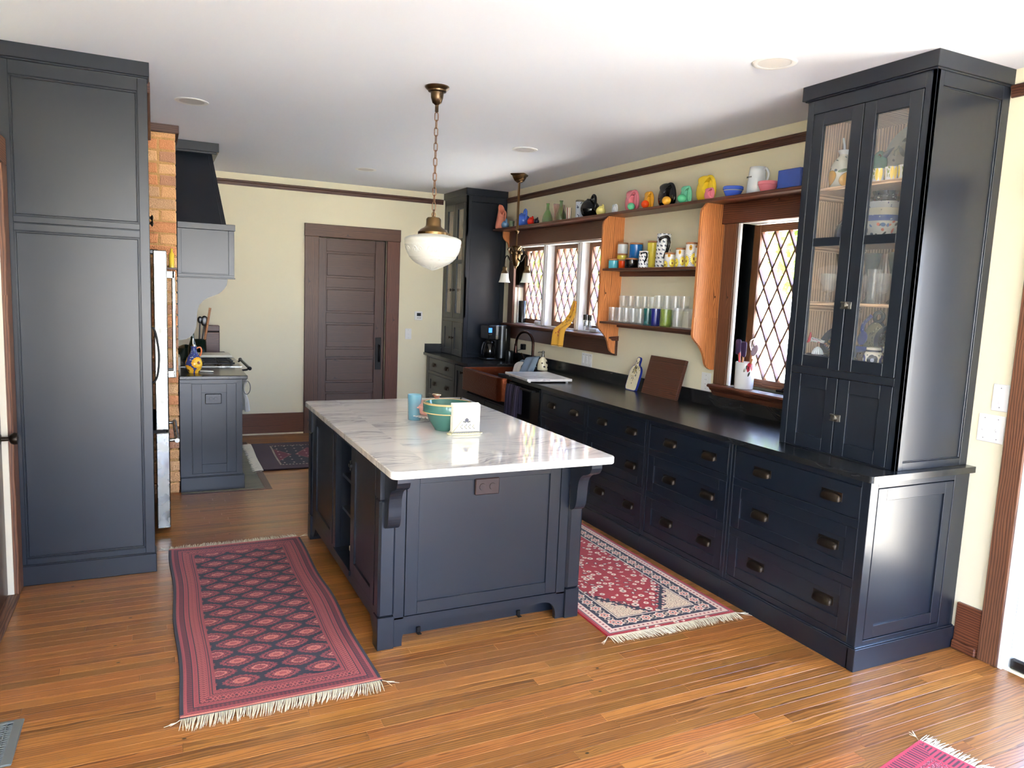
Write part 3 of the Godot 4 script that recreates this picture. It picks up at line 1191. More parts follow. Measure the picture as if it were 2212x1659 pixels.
func range_area():
	var navy := mat("navy_paint")
	var soap := mat("soapstone")
	# hood
	var t := thing("range_hood", "blue-black wooden range hood with a tapering chimney cover and scrolled brackets", "range hood", Vector3(-3.17, 1.67, 1.3))
	var s := S()
	var lo := [Vector3(-3.362, 2.078, 0.52), Vector3(-3.015, 2.078, 0.52), Vector3(-3.015, 2.078, 2.06), Vector3(-3.362, 2.078, 2.06)]
	var hi := [Vector3(-3.362, 2.69, 0.98), Vector3(-3.085, 2.69, 0.98), Vector3(-3.085, 2.69, 1.56), Vector3(-3.362, 2.69, 1.56)]
	var nn := [Vector3(0, 0.2, -1), Vector3(1, 0.1, 0), Vector3(0, 0.2, 1)]
	for k in 3:
		quad(s, lo[k], lo[k + 1], hi[k + 1], hi[k], nn[k])
		# a flat frame board along each sloping edge
	quad(s, lo[0], lo[1], lo[2], lo[3], Vector3.DOWN)
	quad(s, hi[0], hi[1], hi[2], hi[3], Vector3.UP)
	part("tapered_cover", s, navy, t)
	s = S()
	for e in [[lo[2], hi[2], Vector3(-1, 0, 0)], [lo[3], hi[3], Vector3(1, 0, 0)]]:
		var d: Vector3 = e[2] * 0.03
		var f := Vector3(0, 0.004, 0.006)
		var a: Vector3 = e[0] + f
		var b: Vector3 = e[1] + f
		quad(s, a, a + d, b + d, b, Vector3(0, 0.3, 1))
		quad(s, a + d, a + d - f, b + d - f, b + d, Vector3(signf(d.x), 0, 0))
		quad(s, a, a - f, b - f, b, Vector3(-signf(d.x), 0, 0))
	part("corner_board", s, navy, t)
	s = S()
	box(s, -3.363, -3.03, 2.688, H, 0.92, 1.62, 0.003)
	box(s, -3.363, -3.045, 2.672, 2.69, 0.94, 1.60, 0.004)
	part("crown", s, navy, t)
	s = S()
	box(s, -3.363, -2.952, 2.032, 2.080, 0.49, 2.115, 0.003)
	part("shelf_rim", s, navy, t)
	s = S()
	box(s, -3.363, -2.957, 1.672, 2.033, 0.505, 2.085, 0.002)
	box(s, -3.363, -3.335, 1.69, 2.033, 0.50, 2.093, 0.002)
	box(s, -3.0, -2.963, 1.69, 2.033, 0.50, 2.093, 0.002)
	box(s, -3.336, -2.999, 1.69, 1.70, 2.08, 2.093, 0.002)
	part("box", s, navy, t)
	s = S()
	box(s, -3.363, -2.952, 1.664, 1.674, 0.50, 2.095, 0.002)
	part("bottom_bead", s, navy, t)
	var keys := [Vector2(-3.004, 1.665), Vector2(-3.01, 1.62), Vector2(-3.03, 1.585), Vector2(-3.065, 1.55), Vector2(-3.11, 1.528), Vector2(-3.154, 1.509), Vector2(-3.19, 1.48), Vector2(-3.214, 1.444), Vector2(-3.226, 1.40), Vector2(-3.229, 1.348), Vector2(-3.236, 1.28), Vector2(-3.255, 1.231), Vector2(-3.285, 1.20), Vector2(-3.32, 1.186), Vector2(-3.362, 1.18)]
	var poly := PackedVector2Array([Vector2(-3.362, 1.665)])
	for p in spline2(keys, 40):
		poly.append(p)
	for z in [[1.99, 2.045], [0.55, 0.60]]:
		s = S()
		prism(s, 2, poly, z[0], z[1], 1, Vector2.ZERO, false)
		part("bracket", s, navy, t)
	# base cabinet at the end of the range, its counter and its twin beyond
	t = thing("base_cabinet", "blue-black base cabinet beside the range, with framed door and black outlet", "cabinet", Vector3(-3.13, 0, 1.85))
	s = S()
	box(s, -3.362, -2.912, 0.0, 0.884, 1.56, 2.15, 0.002)
	box(s, -3.362, -2.909, 0.855, 0.884, 2.13, 2.156, 0.001)
	box(s, -3.362, -3.281, 0.10, 0.86, 2.13, 2.156, 0.001)
	box(s, -2.953, -2.909, 0.10, 0.86, 2.13, 2.156, 0.001)
	box(s, -3.282, -2.952, 0.10, 0.139, 2.13, 2.156, 0.001)
	part("body", s, navy, t)
	s = S()
	shaker(s, 2, -3.276, -2.957, 0.145, 0.85, 2.160, 1.0, 0.02, 0.069, 0.009)
	part("door", s, navy, t)
	s = S()
	box(s, -3.362, -2.893, 0.0, 0.115, 1.56, 2.168, 0.003)
	box(s, -3.362, -2.90, 0.113, 0.122, 1.56, 2.163, 0.003)
	part("plinth", s, navy, t)
	s = S()
	box(s, -3.182, -3.063, 0.693, 0.772, 2.15, 2.166, 0.004)
	for x in [-3.14, -3.105]:
		lathe(s, [Vector2(0.0, 0.0), Vector2(0.014, 0.0), Vector2(0.013, 0.003), Vector2(0.0, 0.003)], Vector3(x, 0.733, 2.166), 14, 2)
	part("outlet", s, mat("black_plastic"), t)
	t = thing("countertop_slab", "white-veined black stone counter on the cabinet nearest the range's end", "countertop", Vector3(-3.12, 0.884, 1.85))
	s = S()
	box(s, -3.365, -2.868, 0.884, 0.914, 1.535, 2.166, 0.005)
	part("slab", s, mat("soapstone_veined"), t)
	t = thing("base_cabinet", "blue-black base cabinet in the far corner past the range", "cabinet", Vector3(-3.13, 0, 0.38))
	s = S()
	box(s, -3.362, -2.912, 0.0, 0.884, 0.02, 0.74, 0.002)
	part("body", s, navy, t)
	t = thing("countertop_slab", "black stone counter past the range, under the knife block", "countertop", Vector3(-3.12, 0.884, 0.38))
	s = S()
	box(s, -3.365, -2.868, 0.884, 0.914, 0.012, 0.745, 0.005)
	part("slab", s, soap, t)
	# range
	t = thing("range_cooker", "black and cream range with iron grates, between the two stone counters", "stove", Vector3(-3.1, 0, 1.15))
	s = S()
	box(s, -3.36, -2.86, 0.02, 0.905, 0.755, 1.528, 0.004)
	part("body", s, mat("black_metal"), t)
	s = S()
	box(s, -3.362, -2.842, 0.905, 0.922, 0.752, 1.531, 0.003)
	part("hob", s, mat("steel"), t)
	s = S()
	for x in [-3.27, -3.15, -3.03, -2.93]:
		box(s, x - 0.008, x + 0.008, 0.924, 0.945, 0.80, 1.49, 0.003)
	for z in [0.82, 1.0, 1.15, 1.3, 1.47]:
		box(s, -3.31, -2.9, 0.93, 0.947, z - 0.008, z + 0.008, 0.003)
	for x in [-3.21, -2.98]:
		for z in [0.95, 1.32]:
			lathe(s, [Vector2(0.0, 0.922), Vector2(0.05, 0.922), Vector2(0.05, 0.935), Vector2(0.03, 0.94), Vector2(0.0, 0.942)], Vector3(x, 0, z), 16)
	part("grates", s, mat("iron", Color8(14, 14, 14), 0.55), t)
	s = S()
	box(s, -3.34, -2.885, 0.948, 0.972, 0.78, 1.06, 0.008)
	box(s, -3.36, -3.335, 0.922, 1.0, 0.76, 1.52, 0.004)
	part("griddle_cover", s, mat("enamel", Color8(226, 222, 204), 0.3), t)
	s = S()
	tube(s, [Vector3(-2.782, 0.898, 0.42 + 0.3), Vector3(-2.782, 0.898, 1.52)], 0.012, 10)
	for z in [0.76, 1.47]:
		tube(s, [Vector3(-2.855, 0.875, z), Vector3(-2.80, 0.882, z), Vector3(-2.782, 0.898, z)], 0.009, 8)
	for z in [0.72, 1.52]:
		lathe(s, [Vector2(0.0, -0.014), Vector2(0.013, -0.008), Vector2(0.017, 0.0), Vector2(0.013, 0.008), Vector2(0.0, 0.014)], Vector3(-2.782, 0.898, z), 12, 2)
	part("towel_rail", s, mat("black_metal"), t)
	# cloth hanging beyond the cabinet's corner
	t = thing("hanging_cloth", "white and pale green cloth hanging beside the range front, past the base cabinet", "towel", Vector3(-2.86, 0.5, 1.36))
	s = S()
	cloth_strip(s, [Vector3(-2.80, 0.78, 1.35), Vector3(-2.825, 0.70, 1.35), Vector3(-2.80, 0.60, 1.36), Vector3(-2.79, 0.50, 1.36)], Vector3(0.02, 0, 0.16), 0.03, 0.0)
	part("fabric", s, mat("white_cloth"), t)
	s = S()
	tube(s, arc(Vector3(-2.80, 0.72, 1.45), Vector3(0.03, 0, 0), Vector3(0, 0.06, 0), 0, TAU, 16), 0.004, 6, true)
	part("hanging_ring", s, mat("pewter"), t)
	# on the counters
	jug_and_rest()
	t = thing("knife_block", "brown wooden knife block on the far stone counter past the range", "knife block", Vector3(-3.01, 0.914, 0.35))
	s = S()
	box(s, -3.08, -2.945, 0.914, 1.14, 0.30, 0.42, 0.004, 0)
	part("body", s, mat("walnut"), t)
	s = S()
	box(s, -3.078, -2.946, 1.137, 1.15, 0.305, 0.415)
	part("groove", s, mat("dark_gap"), t)
	s = S()
	box(s, -3.08, -2.945, 1.15, 1.205, 0.30, 0.42, 0.004, 0, Vector2(0.3, 0.1))
	part("top", s, mat("walnut"), t)
	t = thing("utensil_crock", "dark green crock in the far corner past the range holding spoons", "crock", Vector3(-3.15, 0.914, 0.45))
	s = S()
	lathe(s, [Vector2(0.0, 0.914), Vector2(0.055, 0.914), Vector2(0.062, 0.95), Vector2(0.06, 1.06), Vector2(0.064, 1.07), Vector2(0.056, 1.07), Vector2(0.052, 0.95), Vector2(0.0, 0.93)], Vector3(-3.13, 0, 0.45), 24)
	part("body", s, glaze("dark_green", Color8(22, 38, 28)), t)
	for u in [["black ladle leaning right in the green crock past the range", "ladle", Vector3(-3.12, 0.96, 0.45), Vector3(-3.085, 1.25, 0.45), 0.035, "black_plastic"], ["black spatula standing in the green crock past the range", "spatula", Vector3(-3.14, 0.96, 0.46), Vector3(-3.125, 1.26, 0.46), 0.024, "black_plastic"], ["tall wooden spoon handle rising from the green crock past the range", "spoon", Vector3(-3.10, 0.96, 0.47), Vector3(-3.034, 1.38, 0.47), 0.010, "lid_wood"]]:
		var uu := thing(u[1], u[0], u[1], u[2])
		s = S()
		tube(s, [u[2], u[3]], 0.006 if u[1] != "spoon" else 0.011, 8)
		part("handle", s, mat(u[5]), uu)
		if u[1] != "spoon":
			s = S()
			var out := []
			for k in 16:
				out.append(Vector2(cos(TAU * k / 16) * u[4], sin(TAU * k / 16) * u[4] * 1.5))
			pillow(s, 2, out, u[3], 0.018)
			part("head", s, mat(u[5]), uu)
	t = thing("stock_pot", "dark green enamel pot at the back of the range under the hood", "pot", Vector3(-3.27, 0.948, 1.30))
	s = S()
	lathe(s, [Vector2(0.0, 0.948), Vector2(0.062, 0.948), Vector2(0.07, 0.96), Vector2(0.07, 1.05), Vector2(0.074, 1.055), Vector2(0.066, 1.062), Vector2(0.03, 1.08), Vector2(0.0, 1.085)], Vector3(-3.28, 0, 1.25), 28)
	part("body", s, glaze("dark_green", Color8(22, 38, 28)), t)
	t = thing("oil_bottle", "dark green oil bottle with a steel pourer behind the painted jug", "bottle", Vector3(-3.25, 0.914, 1.75))
	s = S()
	lathe(s, [Vector2(0.0, 0.914), Vector2(0.032, 0.914), Vector2(0.034, 0.93), Vector2(0.034, 1.10), Vector2(0.014, 1.17), Vector2(0.013, 1.22), Vector2(0.0, 1.22)], Vector3(-3.25, 0, 1.75), 20)
	part("body", s, glaze("bottle_green", Color8(16, 40, 20)), t)
	s = S()
	tube(s, [Vector3(-3.25, 1.21, 1.75), Vector3(-3.25, 1.25, 1.75), Vector3(-3.235, 1.275, 1.75)], 0.005, 8)
	part("pourer", s, mat("chrome"), t)
	# cartons on top of the refrigerator's far side
	t = thing("yellow_bottle", "small yellow bottle on a ledge of the chimney beside the refrigerator", "bottle", Vector3(-3.412, 1.69, 2.2))
	s = S()
	lathe(s, [Vector2(0.0, 1.73), Vector2(0.018, 1.73), Vector2(0.018, 1.83), Vector2(0.008, 1.845), Vector2(0.008, 1.87), Vector2(0.0, 1.87)], Vector3(-3.405, 0, 2.19), 16)
	part("body", s, glaze("yellow", Color8(238, 206, 70)), t)
	s = S()
	box(s, -3.46, -3.37, 1.715, 1.73, 2.155, 2.225, 0.002)
	part("ledge", s, mat("walnut"), t)


func cloth_strip(s: SurfaceTool, spine: Array, across: Vector3, wave: float, phase: float, narrow := 1.0):
	var n := 14
	var pts := spline(spine, 24)
	var side := across.normalized()
	var outd := side.cross(Vector3.UP).normalized()
	s.set_smooth_group(4)
	for sg in [0.0, 1.0]:
		for k in pts.size() - 1:
			for i in n:
				var q := []
				for e in [[k, i], [k, i + 1], [k + 1, i + 1], [k + 1, i]]:
					var f := float(e[1]) / n
					var p: Vector3 = pts[e[0]] + across * (f - 0.5) * lerpf(narrow, 1.0, minf(1.0, 1.6 * float(e[0]) / pts.size())) + outd * (wave * sin(f * TAU * 1.5 + phase) * (0.4 + 0.6 * float(e[0]) / pts.size()) + sg * 0.003)
					q.append(p)
				var nrm := outd * (1.0 if sg > 0.5 else -1.0)
				var v0 := float(k) / pts.size()
				var v1 := float(k + 1) / pts.size()
				tri(s, q[0], q[1], q[2], nrm, Vector2(float(i) / n, v0), Vector2(float(i + 1) / n, v0), Vector2(float(i + 1) / n, v1))
				tri(s, q[0], q[2], q[3], nrm, Vector2(float(i) / n, v0), Vector2(float(i + 1) / n, v1), Vector2(float(i) / n, v1))
	s.set_smooth_group(-1)


func jug_and_rest():
	var i := paper(256, 256, Color8(52, 66, 128))
	for k in 260:
		blot(i, rng.randf() * 256, rng.randf() * 256, rng.randf_range(2, 5), rng.randf_range(1, 3), rng.randf() * 3, [Color8(120, 140, 200), Color8(214, 220, 200), Color8(96, 140, 70), Color8(40, 46, 90)][k % 4])
	for p in [[40, 150], [105, 205], [150, 140], [215, 200], [200, 120], [20, 215]]:
		petals(i, p[0], p[1], 38, 14, Color8(238, 176, 44), Color8(110, 58, 24), 0.5)
		petals(i, p[0], p[1], 26, 11, Color8(246, 200, 70), Color8(120, 62, 26), 0.5)
	i.fill_rect(Rect2i(0, 244, 256, 12), Color8(214, 130, 70))
	var m := print_mat("sunflower_jug", i)
	var t := thing("oil_jug", "blue jug painted with sunflowers on the stone counter by the range", "jug", Vector3(-3.25, 0.914, 1.95))
	O = Vector3.ZERO
	var c := Vector3.ZERO
	var s := S()
	lathe(s, [Vector2(0.0, 0.0), Vector2(0.036, 0.0), Vector2(0.04, 0.008), Vector2(0.052, 0.03), Vector2(0.063, 0.06), Vector2(0.062, 0.085), Vector2(0.05, 0.12), Vector2(0.032, 0.15), Vector2(0.022, 0.175), Vector2(0.020, 0.20), Vector2(0.025, 0.212), Vector2(0.019, 0.212), Vector2(0.014, 0.19), Vector2(0.0, 0.18)], c, 32)
	part("body", s, m, t)
	s = S()
	tube(s, spline([Vector3(0.02, 0.195, 0.0), Vector3(0.045, 0.205, 0.0), Vector3(0.056, 0.18, 0.0), Vector3(0.05, 0.145, 0.0), Vector3(0.04, 0.135, 0.0)], 14), 0.0065, 8)
	part("handle", s, glaze("terracotta", Color8(206, 112, 60)), t)
	s = S()
	lathe(s, [Vector2(0.0, 0.20), Vector2(0.016, 0.20), Vector2(0.012, 0.225), Vector2(0.0, 0.226)], c, 14)
	tube(s, [Vector3(-0.004, 0.22, 0), Vector3(-0.006, 0.25, 0), Vector3(-0.004, 0.275, 0)], 0.004, 8)
	part("pourer", s, mat("chrome"), t)
	t = thing("spoon_rest", "small white spoon rest with black marks, lying by the sunflower jug", "spoon rest", Vector3(-3.16, 0.914, 1.90))
	s = S()
	var out := []
	for k in 20:
		var a := TAU * k / 20
		out.append(Vector2(cos(a) * 0.065, sin(a) * 0.028 * (1.0 - 0.3 * cos(a))))
	O = Vector3.ZERO
	pillow(s, 1, out, Vector3(0, 0.007, 0), 0.014)
	var im := paper(64, 64, Color8(236, 234, 226))
	for q in [[20, 30, 9], [44, 40, 7], [34, 14, 5]]:
		blot(im, q[0], q[1], q[2], q[2], 0, Color8(24, 26, 34))
	var pm := print_mat("spotted_white", im)
	pm.uv1_scale = Vector3(8, 8, 1)
	part("body", s, pm, t)
	t.rotation.y = -0.5


# ---------------------------------------------------------------- right: counters and cabinets
func cup_pull(parent: Node, x: float, y: float, z: float):
	var s := S()
	s.set_smooth_group(2)
	var l := 0.056
	var n := 18
	var m := 7
	for side in [1.0, 0.86]:
		var g := []
		for i in n + 1:
			var t := PI * i / n
			var r: float = pow(sin(t), 0.42) * side
			var row := []
			for j in m + 1:
				var ph := 1.75 * j / m
				row.append(Vector3(x - 0.027 * r * sin(ph), y + 0.036 * r * cos(ph), z + l * side * cos(t)))
			g.append(row)
		for i in n:
			for j in m:
				var c: Vector3 = (g[i][j] + g[i + 1][j + 1]) / 2.0 - Vector3(x, y, z)
				if side < 1.0:
					c = -c
				tri(s, g[i][j], g[i + 1][j], g[i + 1][j + 1], c, Vector2.ZERO, Vector2.ZERO, Vector2.ZERO)
				tri(s, g[i][j], g[i + 1][j + 1], g[i][j + 1], c, Vector2.ZERO, Vector2.ZERO, Vector2.ZERO)
	s.set_smooth_group(-1)
	box(s, x - 0.002, x + 0.001, y - 0.004, y + 0.039, z - l - 0.004, z + l + 0.004, 0.001)
	part("cup_pull", s, mat("bronze"), parent)


const YD := [[0.699, 0.851], [0.422, 0.655], [0.147, 0.377]]


func drawer_cabinet(z0: float, z1: float, a: float, b: float, pulls: Array, label: String) -> Node3D:
	var navy := mat("navy_paint")
	var t := thing("drawer_cabinet", label, "cabinet", Vector3(-0.32, 0, (z0 + z1) / 2), "drawer cabinets along the window wall")
	var s := S()
	box(s, -0.652, XW, 0.0, 0.884, z0, z1)
	part("body", s, navy, t)
	s = S()
	box(s, -0.675, -0.65, 0.0, 0.884, z0, a - 0.003, 0.0015)
	box(s, -0.675, -0.65, 0.0, 0.884, b + 0.003, z1, 0.0015)
	for y in [[0.854, 0.884], [0.658, 0.696], [0.380, 0.419], [0.10, 0.144]]:
		box(s, -0.6748, -0.65, y[0], y[1], a - 0.004, b + 0.004, 0.0015)
	part("face_frame", s, navy, t)
	s = S()
	for y in YD:     # a bead lines each opening
		box(s, -0.677, -0.66, y[0] - 0.004, y[0] - 0.001, a - 0.004, b + 0.004, 0.001)
		box(s, -0.677, -0.66, y[1] + 0.001, y[1] + 0.004, a - 0.004, b + 0.004, 0.001)
		box(s, -0.677, -0.66, y[0] - 0.004, y[1] + 0.004, a - 0.004, a - 0.001, 0.001)
		box(s, -0.677, -0.66, y[0] - 0.004, y[1] + 0.004, b + 0.001, b + 0.004, 0.001)
	part("bead", s, navy, t)
	s = S()
	box(s, -0.689, -0.65, 0.0, 0.107, z0, z1, 0.002)
	box(s, -0.684, -0.65, 0.106, 0.114, z0, z1, 0.003)
	part("plinth", s, navy, t)
	for k in 3:
		s = S()
		if k == 0:
			box(s, -0.6735, -0.655, YD[k][0] + 0.001, YD[k][1] - 0.001, a + 0.001, b - 0.001, 0.002)
		else:
			shaker(s, 0, a + 0.001, b - 0.001, YD[k][0] + 0.001, YD[k][1] - 0.001, -0.6735, -1.0, 0.02, 0.060, 0.009)
		var d := part("drawer", s, navy, t)
		for p in pulls:
			cup_pull(d, -0.6735 + (0.009 if k > 0 else 0.0), [0.757, 0.527, 0.253][k], p)
	return t


func counters():
	O = Vector3.ZERO
	var navy := mat("navy_paint")
	var t := drawer_cabinet(5.243, 6.10, 5.27, 6.072, [5.473, 5.915], "blue-black three-drawer cabinet at the near end, under the glass-front cabinet")
	var s := S()
	box(s, -0.675, -0.625, 0.10, 0.884, 6.095, 6.12, 0.0015)
	box(s, -0.092, 0.005, 0.10, 0.884, 6.095, 6.12, 0.0015)
	box(s, -0.626, -0.091, 0.853, 0.884, 6.095, 6.1198, 0.0015)
	box(s, -0.626, -0.091, 0.10, 0.134, 6.095, 6.1198, 0.0015)
	box(s, 0.004, XW, 0.10, 0.884, 6.095, 6.112, 0.001)
	shaker(s, 2, -0.620, -0.097, 0.139, 0.849, 6.1195, 1.0, 0.02, 0.058, 0.010)
	part("end_panel", s, navy, t)
	s = S()
	box(s, -0.689, 0.02, 0.0, 0.107, 6.09, 6.135, 0.002)
	box(s, -0.684, 0.015, 0.106, 0.114, 6.09, 6.13, 0.003)
	part("end_plinth", s, navy, t)
	drawer_cabinet(4.464, 5.243, 4.492, 5.216, [4.705, 5.06], "blue-black three-drawer cabinet under the near window, second from the near end")
	drawer_cabinet(3.707, 4.464, 3.736, 4.440, [3.935, 4.292], "blue-black three-drawer cabinet below the brown cutting board, third from the near end")
	drawer_cabinet(2.99, 3.707, 3.02, 3.680, [3.19, 3.54], "blue-black three-drawer cabinet next to the dishwasher, mostly behind the island")
	t = thing("dishwasher", "black dishwasher behind the striped towel, between sink and drawers", "dishwasher", Vector3(-0.32, 0, 2.69))
	s = S()
	box(s, -0.66, XW, 0.10, 0.882, 2.395, 2.988, 0.003)
	box(s, -0.684, -0.65, 0.12, 0.87, 2.40, 2.985, 0.004)
	part("door", s, mat("black_plastic"), t)
	s = S()
	tube(s, [Vector3(-0.725, 0.845, 2.45), Vector3(-0.725, 0.845, 2.94)], 0.010, 10)
	for z in [2.48, 2.91]:
		tube(s, [Vector3(-0.68, 0.845, z), Vector3(-0.725, 0.845, z)], 0.008, 8)
	part("handle", s, mat("black_metal"), t)
	s = S()
	box(s, -0.64, -0.3, 0.0, 0.11, 2.395, 2.988)
	part("kick_plate", s, mat("black_plastic"), t)
	t = thing("dish_towel", "dark purple striped towel hanging over the dishwasher handle", "towel", Vector3(-0.735, 0.6, 2.6))
	var im := paper(128, 128, Color8(36, 30, 50))
	for x in [10, 26, 44, 60, 78, 96, 112]:
		im.fill_rect(Rect2i(x, 0, 2, 128), Color8(92, 84, 116))
	s = S()
	cloth_strip(s, [Vector3(-0.712, 0.62, 2.60), Vector3(-0.712, 0.80, 2.60), Vector3(-0.722, 0.862, 2.60), Vector3(-0.737, 0.862, 2.60), Vector3(-0.748, 0.80, 2.60), Vector3(-0.752, 0.56, 2.59)], Vector3(0, 0, 0.24), 0.012, 0.5)
	part("fabric", s, tex_mat("striped_towel", ImageTexture.create_from_image(im), 0.95), t)
	# sink cabinet and the two-drawer cabinet in the corner
	t = thing("sink_cabinet", "blue-black cabinet under the copper sink", "cabinet", Vector3(-0.32, 0, 1.85))
	s = S()
	box(s, -0.655, XW, 0.0, 0.62, 1.33, 2.392)
	box(s, -0.689, -0.65, 0.0, 0.114, 1.33, 2.392, 0.002)
	part("body", s, navy, t)
	for z in [[1.36, 1.85], [1.86, 2.36]]:
		s = S()
		shaker(s, 0, z[0], z[1], 0.15, 0.61, -0.675, -1.0, 0.02, 0.06, 0.009)
		part("door", s, navy, t)
	t = thing("drawer_cabinet", "blue-black two-drawer cabinet in the far corner, left of the copper sink", "cabinet", Vector3(-0.3, 0, 0.65))
	var xf := -0.637
	s = S()
	box(s, xf + 0.022, XW, 0.0, 0.884, 0.04, 1.33)
	part("body", s, navy, t)
	s = S()
	for z in [[0.04, 0.117], [0.893, 0.95], [1.21, 1.33]]:
		box(s, xf, xf + 0.03, 0.0, 0.884, z[0], z[1], 0.0015)
	for y in [[0.866, 0.884], [0.68, 0.712], [0.40, 0.44], [0.1, 0.14]]:
		box(s, xf + 0.0002, xf + 0.03, y[0], y[1], 0.116, 0.894, 0.0015)
	box(s, xf - 0.012, xf + 0.03, 0.0, 0.11, 0.04, 1.33, 0.002)
	part("face_frame", s, navy, t)
	for k in 3:
		var y: Array = [[0.715, 0.863], [0.443, 0.677], [0.143, 0.397]][k]
		s = S()
		if k == 0:
			box(s, xf + 0.002, xf + 0.02, y[0], y[1], 0.12, 0.89, 0.002)
		else:
			shaker(s, 0, 0.12, 0.89, y[0], y[1], xf + 0.002, -1.0, 0.02, 0.06, 0.009)
		var d := part("drawer", s, navy, t)
		for z in [0.30, 0.70]:
			cup_pull(d, xf + (0.002 if k == 0 else 0.011), [0.775, 0.56, 0.27][k], z)
	s = S()
	shaker(s, 0, 0.953, 1.207, 0.14, 0.863, xf + 0.002, -1.0, 0.02, 0.055, 0.009)
	var dd := part("door", s, navy, t)
	knob(dd, Vector3(xf + 0.002, 0.80, 1.17), 0, -1.0, mat("bronze"))
	# worktop: one slab with the sink cut out of it
	t = thing("stone_worktop", "long black soapstone worktop along the window wall, with its upstand", "countertop", Vector3(-0.3, 0.884, 3.0))
	var poly := PackedVector2Array([Vector2(XW, 0.0), Vector2(XW, 6.138)])
	for k in 7:
		var a := PI / 2 * k / 6
		poly.append(Vector2(-0.679 - 0.018 * sin(a), 6.12 + 0.018 * cos(a)))
	for p in [Vector2(-0.697, 2.19), Vector2(-0.16, 2.19), Vector2(-0.16, 1.375), Vector2(-0.667, 1.375), Vector2(-0.667, 0.0)]:
		poly.append(p)
	s = S()
	prism(s, 1, poly, 0.884, 0.914, 2)
	part("slab", s, mat("soapstone"), t)
	s = S()
	box(s, XW - 0.022, XW, 0.914, 1.012, 0.69, 5.39, 0.002, 2)
	part("upstand", s, mat("soapstone"), t)
	s = S()
	box(s, -0.657, -0.45, 0.914, 1.014, 0.0, 0.022, 0.002, 0)
	part("upstand", s, mat("soapstone"), t)


